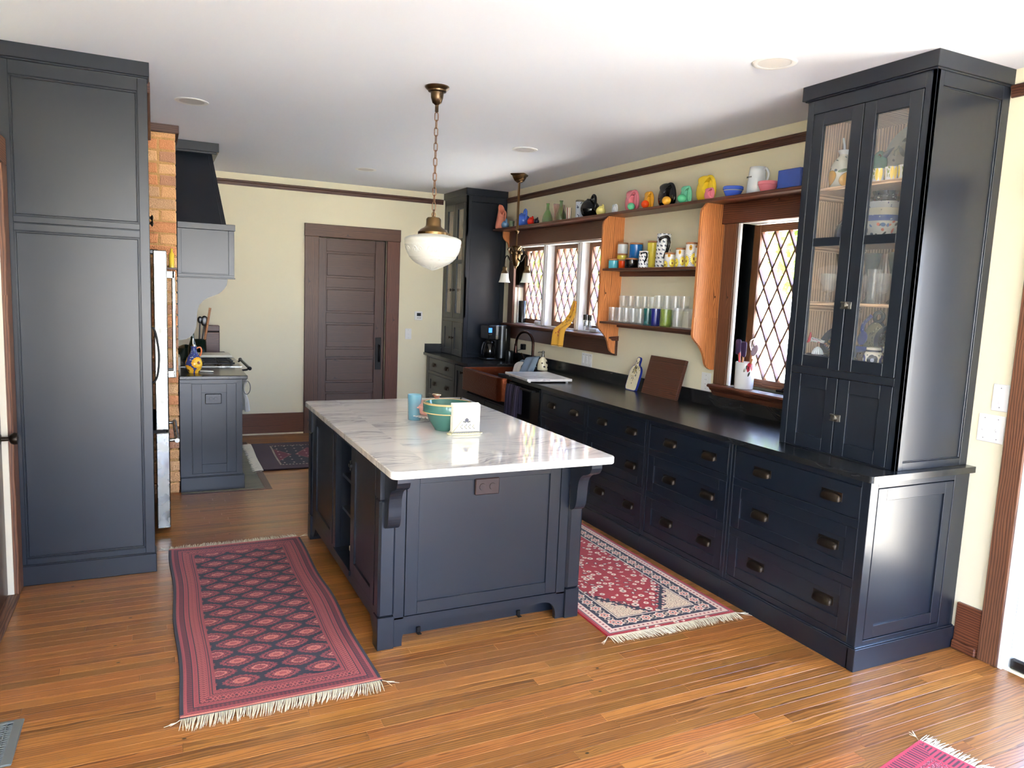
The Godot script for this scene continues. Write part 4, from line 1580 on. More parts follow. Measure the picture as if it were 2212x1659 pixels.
func sink_area():
	var cu := mat("hammered_copper")
	var t := thing("copper_sink", "hammered copper farmhouse sink with a rounded apron under the far window", "sink", Vector3(-0.45, 0.65, 1.85))
	var s := S()
	var out := PackedVector2Array()
	for k in 9:
		var a := PI / 2 * k / 8
		out.append(Vector2(-0.675 - 0.075 * sin(a), 2.265 + 0.075 * cos(a)))
	for k in 9:
		var a := PI / 2 * k / 8
		out.append(Vector2(-0.675 - 0.075 * cos(a), 1.475 - 0.075 * sin(a)))
	out.append(Vector2(-0.66, 1.40))
	out.append(Vector2(-0.66, 2.34))
	prism(s, 1, out, 0.672, 0.878, 1, Vector2.ZERO, true)
	part("apron", s, cu, t)
	s = S()
	var rim := []
	for k in 9:
		var a := PI / 2 * k / 8
		rim.append(Vector3(-0.675 - 0.068 * sin(a), 0.878, 2.265 + 0.068 * cos(a)))
	for k in 9:
		var a := PI / 2 * k / 8
		rim.append(Vector3(-0.675 - 0.068 * cos(a), 0.878, 1.475 - 0.068 * sin(a)))
	tube(s, rim, 0.009, 8)
	part("rim", s, cu, t)
	s = S()
	box(s, -0.70, -0.12, 0.655, 0.665, 1.37, 2.22)
	box(s, -0.66, -0.12, 0.66, 0.883, 1.372, 1.384, 0.002)
	box(s, -0.66, -0.12, 0.66, 0.883, 2.195, 2.21, 0.002)
	box(s, -0.14, -0.12, 0.66, 0.883, 1.37, 2.22, 0.002)
	part("basin", s, cu, t)
	# faucet
	t = thing("faucet", "tall dark bronze gooseneck faucet behind the copper sink", "faucet", Vector3(-0.09, 0.914, 1.69))
	var br := mat("oil_bronze", Color8(58, 40, 34), 0.22, 0.95)
	s = S()
	lathe(s, [Vector2(0.0, 0.914), Vector2(0.030, 0.914), Vector2(0.030, 0.92), Vector2(0.019, 0.93), Vector2(0.017, 0.975), Vector2(0.022, 0.985), Vector2(0.022, 1.0), Vector2(0.014, 1.02), Vector2(0.0, 1.02)], Vector3(-0.09, 0, 1.69), 20)
	var path := [Vector3(-0.09, 1.0, 1.69), Vector3(-0.09, 1.14, 1.69)]
	var u := Vector3(-0.3, 0, -1.0).normalized()
	path.append_array(arc(Vector3(-0.09, 1.14, 1.69) + u * 0.125, -u * 0.125, Vector3(0, 0.122, 0), 0.0, PI, 16))
	path.append(Vector3(-0.09, 1.10, 1.69) + u * 0.254)
	tube(s, path, 0.0135, 12)
	part("spout", s, br, t)
	s = S()
	var e: Vector3 = Vector3(-0.09, 0, 1.69) + u * 0.256
	lathe(s, [Vector2(0.0, 1.035), Vector2(0.021, 1.035), Vector2(0.022, 1.05), Vector2(0.016, 1.10), Vector2(0.015, 1.13), Vector2(0.0, 1.13)], e, 16)
	part("spray_head", s, br, t)
	s = S()
	lathe(s, [Vector2(0.0, 0.914), Vector2(0.024, 0.914), Vector2(0.018, 0.93), Vector2(0.016, 0.955), Vector2(0.0, 0.96)], Vector3(-0.11, 0, 1.56), 16)
	tube(s, [Vector3(-0.11, 0.95, 1.56), Vector3(-0.115, 0.985, 1.545), Vector3(-0.12, 1.035, 1.49)], [0.009, 0.007, 0.009], 10)
	part("lever", s, br, t)
	# soap
	t = thing("soap_dispenser", "cream ceramic soap dispenser with dark blotches, right of the faucet", "soap dispenser", Vector3(-0.10, 0.914, 1.93))
	var im := paper(128, 128, Color8(240, 230, 196))
	for q in [[20, 50, 9], [34, 74, 6], [14, 80, 7], [44, 52, 5], [90, 60, 8], [104, 84, 6]]:
		blot(im, q[0], q[1], q[2] * 0.7, q[2], 0.4, Color8(60, 44, 30))
	s = S()
	lathe(s, [Vector2(0.0, 0.914), Vector2(0.05, 0.914), Vector2(0.052, 0.93), Vector2(0.05, 0.97), Vector2(0.04, 1.01), Vector2(0.022, 1.03), Vector2(0.016, 1.04), Vector2(0.0, 1.04)], Vector3(-0.10, 0, 1.93), 28)
	part("bottle", s, print_mat("blotched_cream", im), t)
	s = S()
	lathe(s, [Vector2(0.0, 1.035), Vector2(0.017, 1.035), Vector2(0.014, 1.055), Vector2(0.011, 1.075), Vector2(0.015, 1.085), Vector2(0.012, 1.098), Vector2(0.0, 1.10)], Vector3(-0.10, 0, 1.93), 16)
	tube(s, [Vector3(-0.10, 1.088, 1.93), Vector3(-0.135, 1.086, 1.905), Vector3(-0.14, 1.078, 1.90)], 0.004, 8)
	part("pump", s, mat("pewter"), t)
	# cloths over the sink edge
	t = thing("dish_cloth", "blue-grey dish cloth draped round the faucet base", "cloth", Vector3(-0.17, 0.93, 1.78))
	s = S()
	cloth_strip(s, [Vector3(-0.10, 1.03, 1.78), Vector3(-0.14, 1.02, 1.79), Vector3(-0.17, 0.97, 1.80), Vector3(-0.19, 0.925, 1.80), Vector3(-0.21, 0.88, 1.80)], Vector3(0.02, 0.03, 0.22), 0.018, 1.0)
	part("fabric", s, mat("blue_cloth"), t)
	t = thing("dish_cloth", "white dish cloth hanging into the copper sink, left of the blue-grey one", "cloth", Vector3(-0.20, 0.9, 1.60))
	s = S()
	cloth_strip(s, [Vector3(-0.14, 0.955, 1.60), Vector3(-0.17, 0.95, 1.60), Vector3(-0.20, 0.92, 1.59), Vector3(-0.212, 0.85, 1.58)], Vector3(0, 0.0, 0.13), 0.008, 2.0)
	part("fabric", s, mat("white_cloth"), t)
	t = thing("dish_cloth", "blue-grey cloth behind the white one on the sink edge", "cloth", Vector3(-0.15, 0.93, 1.64))
	s = S()
	cloth_strip(s, [Vector3(-0.07, 0.918, 1.66), Vector3(-0.09, 0.955, 1.65), Vector3(-0.12, 0.975, 1.64), Vector3(-0.15, 0.96, 1.63)], Vector3(0, 0.0, 0.2), 0.012, 0.0)
	part("fabric", s, mat("blue_cloth"), t)


# a tall glass-front cabinet standing on the worktop; d = z of the doors' edges
func tall_cabinet(called: String, label: String, xf: float, z0: float, z1: float, d: Array, side_in: bool) -> Node3D:
	var navy := mat("navy_paint")
	var birch := mat("birch")
	var t := thing(called, label, "cabinet", Vector3(-0.2, 0.914, (z0 + z1) / 2))
	var s := S()
	box(s, xf + 0.02, XW, 0.914, 2.69, z0, z0 + 0.006)
	box(s, xf + 0.02, XW, 0.914, 2.69, z1 - 0.028, z1 - 0.010)
	box(s, xf + 0.02, XW, 2.63, 2.69, z0, z1 - 0.01)
	box(s, xf + 0.02, XW, 0.914, 0.94, z0, z1 - 0.01)
	part("carcass", s, navy, t)
	s = S()
	box(s, xf + 0.02, XW - 0.018, 0.93, 2.63, z0 + 0.006, z0 + 0.024, 0.0, 1)
	box(s, xf + 0.02, XW - 0.018, 0.93, 2.63, z1 - 0.046, z1 - 0.028, 0.0, 1)
	box(s, XW - 0.02, XW - 0.002, 0.93, 2.64, z0 + 0.006, z1 - 0.028, 0.0, 1)
	box(s, xf + 0.02, XW - 0.018, 2.612, 2.63, z0 + 0.02, z1 - 0.03, 0.0, 0)
	box(s, xf + 0.02, XW - 0.018, 1.30, 1.384, z0 + 0.02, z1 - 0.03, 0.0, 2)
	part("lining", s, birch, t)
	for y in [2.249, 1.985, 1.673]:
		s = S()
		box(s, xf + 0.05, XW - 0.018, y - 0.017, y, z0 + 0.025, z1 - 0.047, 0.001, 2)
		box(s, xf + 0.06, XW - 0.02, y - 0.05, y - 0.018, z0 + 0.024, z0 + 0.034, 0.001, 0)
		part("shelf", s, birch, t)
	s = S()      # face frame
	box(s, xf, xf + 0.021, 0.914, 2.69, z0, d[0] - 0.002, 0.0015)
	box(s, xf, xf + 0.021, 0.914, 2.69, d[3] + 0.002, z1, 0.0015)
	for y in [[2.614, 2.69], [1.30, 1.336], [0.914, 0.918]]:
		box(s, xf + 0.0002, xf + 0.021, y[0], y[1], d[0] - 0.003, d[3] + 0.003, 0.0012)
	part("face_frame", s, navy, t)
	for k in 2:
		var a: float = d[2 * k] + 0.001
		var b: float = d[2 * k + 1] - 0.001
		var fw := 0.0655
		s = S()
		box(s, xf - 0.001, xf + 0.019, 1.338, 2.612, a, a + fw, 0.002)
		box(s, xf - 0.001, xf + 0.019, 1.338, 2.612, b - fw, b, 0.002)
		for y in [[1.338, 1.398], [1.951, 1.993], [2.548, 2.612]]:
			box(s, xf - 0.0008, xf + 0.019, y[0], y[1], a + fw - 0.001, b - fw + 0.001, 0.002)
		var dr := part("glass_door", s, navy, t)
		for y in [[1.398, 1.951], [1.993, 2.548]]:
			s = S()
			box(s, xf + 0.010, xf + 0.012, y[0] - 0.003, y[1] + 0.003, a + fw - 0.004, b - fw + 0.004)
			part("pane", s, mat("window_glass"), dr)
		s = S()
		shaker(s, 0, a, b, 0.920, 1.297, xf - 0.001, -1.0, 0.02, 0.0655, 0.010)
		part("door", s, navy, t)
	s = S()      # framed end panel
	box(s, xf, xf + 0.048, 0.914, 2.69, z1 - 0.021, z1, 0.0015)
	box(s, -0.025, XW, 0.914, 2.69, z1 - 0.021, z1, 0.0015)
	box(s, xf + 0.047, -0.024, 2.621, 2.69, z1 - 0.021, z1 - 0.0002, 0.0015)
	box(s, xf + 0.047, -0.024, 0.914, 0.95, z1 - 0.021, z1 - 0.0002, 0.0015)
	box(s, xf + 0.045, -0.022, 0.948, 2.623, z1 - 0.02, z1 - 0.012)
	for q in [[xf + 0.048, xf + 0.054, 0.95, 2.621], [-0.031, -0.025, 0.95, 2.621], [xf + 0.048, -0.025, 0.95, 0.956], [xf + 0.048, -0.025, 2.615, 2.621]]:
		box(s, q[0], q[1], q[2], q[3], z1 - 0.013, z1 - 0.005, 0.0025)
	part("end_panel", s, navy, t)
	s = S()
	box(s, xf - 0.0185, XW, 2.688, H, z0 - 0.028 if not side_in else z0, z1 + 0.014, 0.002)
	box(s, xf - 0.011, XW, 2.681, 2.69, z0 - 0.015 if not side_in else z0, z1 + 0.008, 0.003)
	part("crown", s, navy, t)
	return t


func square_latch(t: Node3D, x: float, y: float, z: float):
	var s := S()
	box(s, x - 0.004, x, y - 0.017, y + 0.017, z - 0.030, z + 0.028, 0.001)
	for e in [-0.014, 0.014]:
		tube(s, [Vector3(x - 0.009, y + e, z - 0.028), Vector3(x - 0.009, y + e, z + 0.024)], 0.004, 8)
	box(s, x - 0.016, x, y - 0.012, y + 0.012, z - 0.002, z + 0.022, 0.002)
	prism(s, 0, PackedVector2Array([Vector2(z - 0.006, y - 0.015), Vector2(z + 0.026, y - 0.015), Vector2(z + 0.026, y + 0.015), Vector2(z - 0.006, y + 0.015)]), x - 0.022, x - 0.016)
	lathe(s, [Vector2(0.018, -0.022), Vector2(0.010, -0.030), Vector2(0.0, -0.032)], Vector3(x, y, z + 0.010), 4, 0)
	part("latch", s, mat("pewter"), t)


func display_cabinet():
	var t := tall_cabinet("display_cabinet", "large blue cabinet with glass doors full of pottery, at the worktop's near end", -0.489, 5.39, 6.09, [5.433, 5.732, 5.735, 6.037], false)
	square_latch(t, -0.490, 1.659, 5.742)
	square_latch(t, -0.490, 1.104, 5.742)
	var s := S()
	box(s, -0.466, -0.45, 2.455, 2.475, 5.416, 5.44, 0.002)
	part("hinge", s, mat("pewter"), t)


func corner_cabinet():
	var t := tall_cabinet("display_cabinet", "dark blue-black cabinet with glass doors in the far corner behind the coffee maker", -0.45, 0.0, 0.69, [0.045, 0.348, 0.352, 0.65], true)
	for z in [0.318, 0.382]:
		knob(t, Vector3(-0.451, 1.655, z), 0, -1.0, mat("bronze"))
		knob(t, Vector3(-0.451, 1.112, z), 0, -1.0, mat("bronze"))


func post(parent: Node, x0: float, x1: float, z0: float, z1: float):
	var s := S()
	box(s, x0, x1, 0.0, 0.155, z0, z1, 0.002)
	box(s, x0, x1, 0.155, 0.71, z0, z1, 0.011)
	box(s, x0, x1, 0.71, 0.863, z0, z1, 0.002)
	part("leg", s, mat("navy_paint"), parent)


func island():
	var navy := mat("navy_paint")
	var t := thing("kitchen_island", "blue-black kitchen island with corbels, a paneled end and an open shelf bay", "island", Vector3(-2.1, 0, 4.33))
	var s := S()
	box(s, -2.60, -1.60, 0.09, 0.863, 3.51, 4.215)
	box(s, -2.60, -1.60, 0.09, 0.863, 4.585, 5.14)
	box(s, -2.15, -1.60, 0.09, 0.863, 4.21, 4.59)
	part("body", s, navy, t)
	s = S()
	box(s, -2.63, -2.14, 0.14, 0.170, 4.205, 4.595, 0.002)
	box(s, -2.63, -2.14, 0.833, 0.863, 4.205, 4.595)
	part("bay_frame", s, navy, t)
	for y in [0.41, 0.60]:
		s = S()
		box(s, -2.58, -2.14, y - 0.018, y, 4.214, 4.586, 0.001)
		part("shelf", s, navy, t)
	for p in [[-2.636, -2.558, 5.096, 5.174], [-1.652, -1.572, 5.096, 5.174], [-2.636, -2.558, 3.48, 3.56], [-1.652, -1.572, 3.48, 3.56]]:
		post(t, p[0], p[1], p[2], p[3])
	# the end that faces the room
	s = S()
	box(s, -2.56, -2.509, 0.13, 0.863, 5.135, 5.160, 0.0015)
	box(s, -1.701, -1.65, 0.13, 0.863, 5.135, 5.160, 0.0015)
	box(s, -2.51, -1.70, 0.832, 0.863, 5.135, 5.1598, 0.0015)
	part("end_frame", s, navy, t)
	s = S()
	shaker(s, 2, -2.506, -1.704, 0.142, 0.829, 5.1595, 1.0, 0.02, 0.061, 0.009)
	part("end_panel", s, navy, t)
	var poly := PackedVector2Array([Vector2(-2.56, 0.139), Vector2(-2.56, 0.0), Vector2(-2.515, 0.0)])
	for k in 9:
		var a := PI / 2 * k / 8
		poly.append(Vector2(-2.448 - 0.067 * cos(a), 0.025 + 0.072 * sin(a)))
	for k in 9:
		var a := PI / 2 * k / 8
		poly.append(Vector2(-1.764 + 0.064 * sin(a), 0.025 + 0.072 * cos(a)))
	for p in [Vector2(-1.70, 0.0), Vector2(-1.65, 0.0), Vector2(-1.65, 0.139)]:
		poly.append(p)
	s = S()
	prism(s, 2, poly, 5.135, 5.160, 0)
	part("skirt", s, navy, t)
	s = S()
	box(s, -2.56, -1.64, 0.0, 0.10, 5.04, 5.055)
	box(s, -2.53, -2.515, 0.0, 0.10, 3.56, 5.05)
	part("toe_kick", s, navy, t)
	for x in [-2.40, -1.86]:
		s = S()
		box(s, x - 0.01, x + 0.01, 0.002, 0.03, 5.055, 5.066, 0.002)
		box(s, x - 0.01, x + 0.01, 0.0, 0.004, 5.055, 5.085, 0.001)
		part("floor_clip", s, mat("black_metal"), t)
	# the long side with two doors and the shelf bay
	s = S()
	for z in [[3.555, 3.618], [4.16, 4.222], [4.578, 4.603], [5.056, 5.10]]:
		box(s, -2.622, -2.59, 0.13, 0.863, z[0], z[1], 0.0015)
	box(s, -2.6218, -2.59, 0.836, 0.863, 3.555, 5.10, 0.001)
	box(s, -2.6218, -2.59, 0.13, 0.168, 3.555, 5.10, 0.001)
	part("side_frame", s, navy, t)
	for z in [[3.622, 4.157], [4.606, 5.053]]:
		s = S()
		shaker(s, 0, z[0], z[1], 0.171, 0.834, -2.625, -1.0, 0.02, 0.062, 0.010)
		part("door", s, navy, t)
	s = S()
	tube(s, [Vector3(-2.63, 0.71, 4.60), Vector3(-2.63, 0.76, 4.60)], 0.006, 8)
	box(s, -2.64, -2.61, 0.725, 0.745, 4.585, 4.612, 0.003)
	part("hinge", s, mat("black_metal"), t)
	var side_poly := PackedVector2Array([Vector2(3.55, 0.139), Vector2(3.55, 0.02), Vector2(3.60, 0.03), Vector2(3.66, 0.10), Vector2(4.99, 0.10), Vector2(5.05, 0.03), Vector2(5.10, 0.02), Vector2(5.10, 0.139)])
	s = S()
	prism(s, 0, side_poly, -2.622, -2.60, 2)
	part("side_skirt", s, navy, t)
	s = S()
	prism(s, 0, side_poly, -1.608, -1.586, 2)
	box(s, -1.61, -1.586, 0.13, 0.863, 3.555, 5.10)
	part("side_skirt", s, navy, t)
	# corbels
	var prof := PackedVector2Array([Vector2(5.172, 0.862), Vector2(5.362, 0.862)])
	for p in spline2([Vector2(5.362, 0.832), Vector2(5.35, 0.808), Vector2(5.32, 0.792), Vector2(5.28, 0.778), Vector2(5.252, 0.748), Vector2(5.242, 0.70), Vector2(5.237, 0.64), Vector2(5.226, 0.605), Vector2(5.20, 0.586), Vector2(5.172, 0.582)], 26):
		prof.append(p)
	for x in [[-2.615, -2.557], [-1.655, -1.597]]:
		s = S()
		prism(s, 0, prof, x[0], x[1], 1)
		part("corbel", s, navy, t)
	s = S()
	box(s, -2.172, -2.046, 0.691, 0.772, 5.148, 5.166, 0.004)
	for x in [-2.135, -2.083]:
		lathe(s, [Vector2(0.0, 0.0), Vector2(0.017, 0.0), Vector2(0.016, 0.003), Vector2(0.0, 0.003)], Vector3(x, 0.731, 5.166), 16, 2)
	part("outlet", s, mat("brown_plastic", Color8(44, 26, 24), 0.35), t)
	# worktop
	t = thing("marble_worktop", "polished white marble island top with grey streaks and rounded corners", "countertop", Vector3(-2.1, 0.863, 4.43))
	var out := PackedVector2Array()
	var r := 0.035
	for q in [[-1.554 - r, 5.42 - r, 0.0], [-2.657 + r, 5.42 - r, PI / 2], [-2.657 + r, 3.442 + r, PI], [-1.554 - r, 3.442 + r, 3 * PI / 2]]:
		for k in 7:
			var a: float = q[2] + PI / 2 * k / 6
			out.append(Vector2(q[0] + r * cos(a), q[1] + r * sin(a)))
	s = S()
	prism(s, 1, out, 0.867, 0.8935, 0)
	var e := 0.0035      # eased upper and lower edges
	var inner := Geometry2D.offset_polygon(out, -e)[0]
	prism(s, 1, inner, 0.8633, 0.8974, 0)
	for k in out.size():
		var j := (k + 1) % out.size()
		var c := Vector2(-2.1, 4.43)
		var ia: Vector2 = out[k] + (c - out[k]).sign() * Vector2(e, e)
		var ib: Vector2 = out[j] + (c - out[j]).sign() * Vector2(e, e)
		for y in [[0.8935, 0.8974, 1.0], [0.867, 0.8633, -1.0]]:
			var m := (out[k] + out[j]) / 2.0 - c
			quad(s, Vector3(out[k].x, y[0], out[k].y), Vector3(out[j].x, y[0], out[j].y), Vector3(ib.x, y[1], ib.y), Vector3(ia.x, y[1], ia.y), Vector3(m.x, y[2], m.y))
	part("slab", s, mat("marble"), t)


# ---------------------------------------------------------------- wall shelves and what stands on them
const ORD := ["first", "second", "third", "fourth", "fifth", "sixth", "seventh", "eighth", "ninth"]


func shelving():
	var pine := mat("shelf_pine")
	var dark := mat("shelf_dark")
	var t := thing("wall_shelf", "wooden wall shelf unit between the windows, with a long top board", "shelf", Vector3(0.0, 1.17, 3.6))
	var prof := PackedVector2Array([Vector2(0.03, 2.314), Vector2(-0.13, 2.314)])
	for p in spline2([Vector2(-0.13, 2.314), Vector2(-0.145, 2.295), Vector2(-0.168, 2.27), Vector2(-0.175, 2.24)], 8):
		prof.append(p)
	for p in spline2([Vector2(-0.178, 1.42), Vector2(-0.172, 1.395), Vector2(-0.145, 1.366), Vector2(-0.112, 1.336), Vector2(-0.085, 1.30), Vector2(-0.066, 1.26), Vector2(-0.055, 1.225), Vector2(-0.04, 1.195), Vector2(-0.008, 1.174), Vector2(0.03, 1.172)], 26):
		prof.append(p)
	for z in [[2.995, 3.017], [4.218, 4.240]]:
		var s := S()
		prism(s, 2, prof, z[0], z[1], 1, Vector2(0.0, -0.035 if z[0] < 3 else 0.06))
		part("side_panel", s, pine, t)
	var s2 := S()
	box(s2, -0.158, XW, 2.314, 2.336, 0.735, 5.362, 0.002, 2)
	part("top_board", s2, dark, t)
	for y in [[1.867, 1.885, 1.826], [1.430, 1.447, 1.400]]:
		s2 = S()
		box(s2, -0.165, XW, y[0], y[1], 3.0168, 4.2182, 0.002, 2, Vector2(0.2, y[0]))
		part("shelf_board", s2, dark, t)
		s2 = S()
		box(s2, 0.01, XW, y[2], y[0], 3.017, 4.218, 0.002, 2, Vector2(0.4, y[0]))
		part("cleat", s2, dark, t)
	var br := PackedVector2Array([Vector2(0.03, 2.314), Vector2(-0.064, 2.314)])
	for p in spline2([Vector2(-0.064, 2.27), Vector2(-0.055, 2.24), Vector2(-0.03, 2.215), Vector2(-0.004, 2.197), Vector2(0.012, 2.15), Vector2(0.02, 2.10), Vector2(0.03, 2.08)], 14):
		br.append(p)
	s2 = S()
	prism(s2, 2, br, 0.79, 0.812, 1)
	part("bracket", s2, pine, t)


# a body turned on the vertical, with a pouring lip towards -z and a slanting rim
func jug_body(s: SurfaceTool, prof: Array, c: Vector3, lip: float, slant: float, seg := 36):
	var n := prof.size()
	var top: float = prof[n - 1].y
	s.set_smooth_group(6)
	var g := []
	for k in n:
		var row := []
		for i in seg:
			var a := TAU * i / seg
			var f := clampf((prof[k].y / top - 0.55) / 0.45, 0.0, 1.0)
			var d := absf(wrapf(a + PI / 2, -PI, PI))
			var r: float = prof[k].x * (1.0 + lip * f * f * exp(-d * d / 0.10))
			row.append(c + Vector3(r * cos(a), prof[k].y - slant * f * f * sin(a), r * sin(a)))
		g.append(row)
	for k in n - 1:
		for i in seg:
			var j := (i + 1) % seg
			var e: Vector2 = prof[k + 1] - prof[k]
			var am := TAU * (i + 0.5) / seg
			var nn := Vector3(e.y * cos(am), -e.x, e.y * sin(am))
			var u0 := float(i) / seg
			var u1 := float(i + 1) / seg
			var v0 := 1.0 - float(k) / n
			var v1 := 1.0 - float(k + 1) / n
			tri(s, g[k][i], g[k][j], g[k + 1][j], nn, Vector2(u0, v0), Vector2(u1, v0), Vector2(u1, v1))
			tri(s, g[k][i], g[k + 1][j], g[k + 1][i], nn, Vector2(u0, v0), Vector2(u1, v1), Vector2(u0, v1))
	s.set_smooth_group(-1)


func local(called: String, label: String, category: String, at: Vector3, group := "") -> Node3D:
	var t := thing(called, label, category, at, group)
	O = Vector3.ZERO
	return t


func disc_pitcher(label: String, z: float, h: float, w: float, m: Material, x := -0.07, group := "disc pitchers on the top shelf"):
	var t := local("disc_pitcher", label, "pitcher", Vector3(x, 2.336, z), group)
	var k := []
	for p in [[-0.30, -0.45], [0.0, -0.46], [0.28, -0.45], [0.36, -0.38], [0.28, -0.22], [0.16, -0.05], [0.10, 0.12], [0.12, 0.30], [0.24, 0.42], [0.20, 0.50], [0.0, 0.54], [-0.22, 0.54], [-0.40, 0.49], [-0.405, 0.44], [-0.36, 0.38], [-0.40, 0.28], [-0.47, 0.10], [-0.50, -0.08], [-0.47, -0.25], [-0.40, -0.38]]:
		k.append(Vector2(p[0] * w, p[1] * h))
	k.append(k[0])
	var out := spline2(k, 56)
	out.pop_back()
	var s := S()
	pillow(s, 0, out, Vector3(0, 0.46 * h, 0), w * 0.50, 2.6)
	part("body", s, m, t)
	s = S()
	var hp := []
	for p in [[0.10, 0.48], [0.26, 0.46], [0.38, 0.34], [0.46, 0.14], [0.49, -0.06], [0.46, -0.24], [0.38, -0.37], [0.26, -0.44]]:
		hp.append(Vector3(0, (p[1] + 0.46) * h, p[0] * w))
	tube(s, spline(hp, 24), w * 0.075, 10, false, Vector2(1.0, 1.0))
	part("handle", s, m, t)
	s = S()
	var el := []
	for i in 24:
		el.append(Vector2(cos(TAU * i / 24) * 0.17 * w, sin(TAU * i / 24) * 0.34 * h))
	pillow(s, 0, el, Vector3(0.0, 0.48 * h, 0.29 * w), w * 0.2)
	part("grip_hollow", s, m, t)
	return t


func ball_shaker(label: String, z: float, h: float, m: Material, x := -0.105):
	var t := local("ball_shaker", label, "shaker", Vector3(x, 2.336, z), "ball shakers on the top shelf")
	var s := S()
	var p := [Vector2(0.0, 0.0), Vector2(0.26 * h, 0.0), Vector2(0.27 * h, 0.06 * h), Vector2(0.22 * h, 0.12 * h)]
	for k in 13:
		var a := lerpf(-1.05, PI / 2, k / 12.0)
		p.append(Vector2(maxf(cos(a) * 0.5 * h, 0.0), 0.53 * h + sin(a) * 0.47 * h))
	lathe(s, p, Vector3.ZERO, 28, 1, 1.0)
	part("body", s, m, t)


func ball_jug(called: String, label: String, z: float, h: float, w: float, m: Material, x := -0.07):
	var t := local(called, label, "pitcher", Vector3(x, 2.336, z))
	var s := S()
	var r := w * 0.46
	var p := [Vector2(0.0, 0.0), Vector2(0.55 * r, 0.0)]
	for k in 15:
		var a := lerpf(-0.95, 1.15, k / 14.0)
		p.append(Vector2(cos(a) * r, 0.82 * r + sin(a) * r))
	var top: float = p[-1].y
	p.append(Vector2(p[-1].x * 0.92, top + 0.10 * r))
	p.append(Vector2(p[-2].x * 0.80, top + 0.09 * r))
	p.append(Vector2(p[-3].x * 0.75, top - 0.05 * r))
	jug_body(s, p, Vector3.ZERO, 0.35, 0.10 * r)
	part("body", s, m, t)
	s = S()
	tube(s, spline([Vector3(0, 1.55 * r, 0.25 * r), Vector3(0, h - 0.02, 0.30 * r), Vector3(0, h, 0.58 * r), Vector3(0, h - 0.25 * r, 0.92 * r), Vector3(0, 1.2 * r, 0.98 * r), Vector3(0, 0.85 * r, 0.93 * r)], 20), r * 0.15, 10)
	part("handle", s, m, t)
	return t


func turned(called: String, label: String, category: String, at: Vector3, prof: Array, m: Material, group := "", seg := 28, partname := "body") -> Node3D:
	var t := local(called, label, category, at, group)
	var s := S()
	lathe(s, prof, Vector3.ZERO, seg)
	part(partname, s, m, t)
	return t


func v2(a: Array) -> Array:
	var o := []
	for p in a:
		o.append(Vector2(p[0], p[1]))
	return o


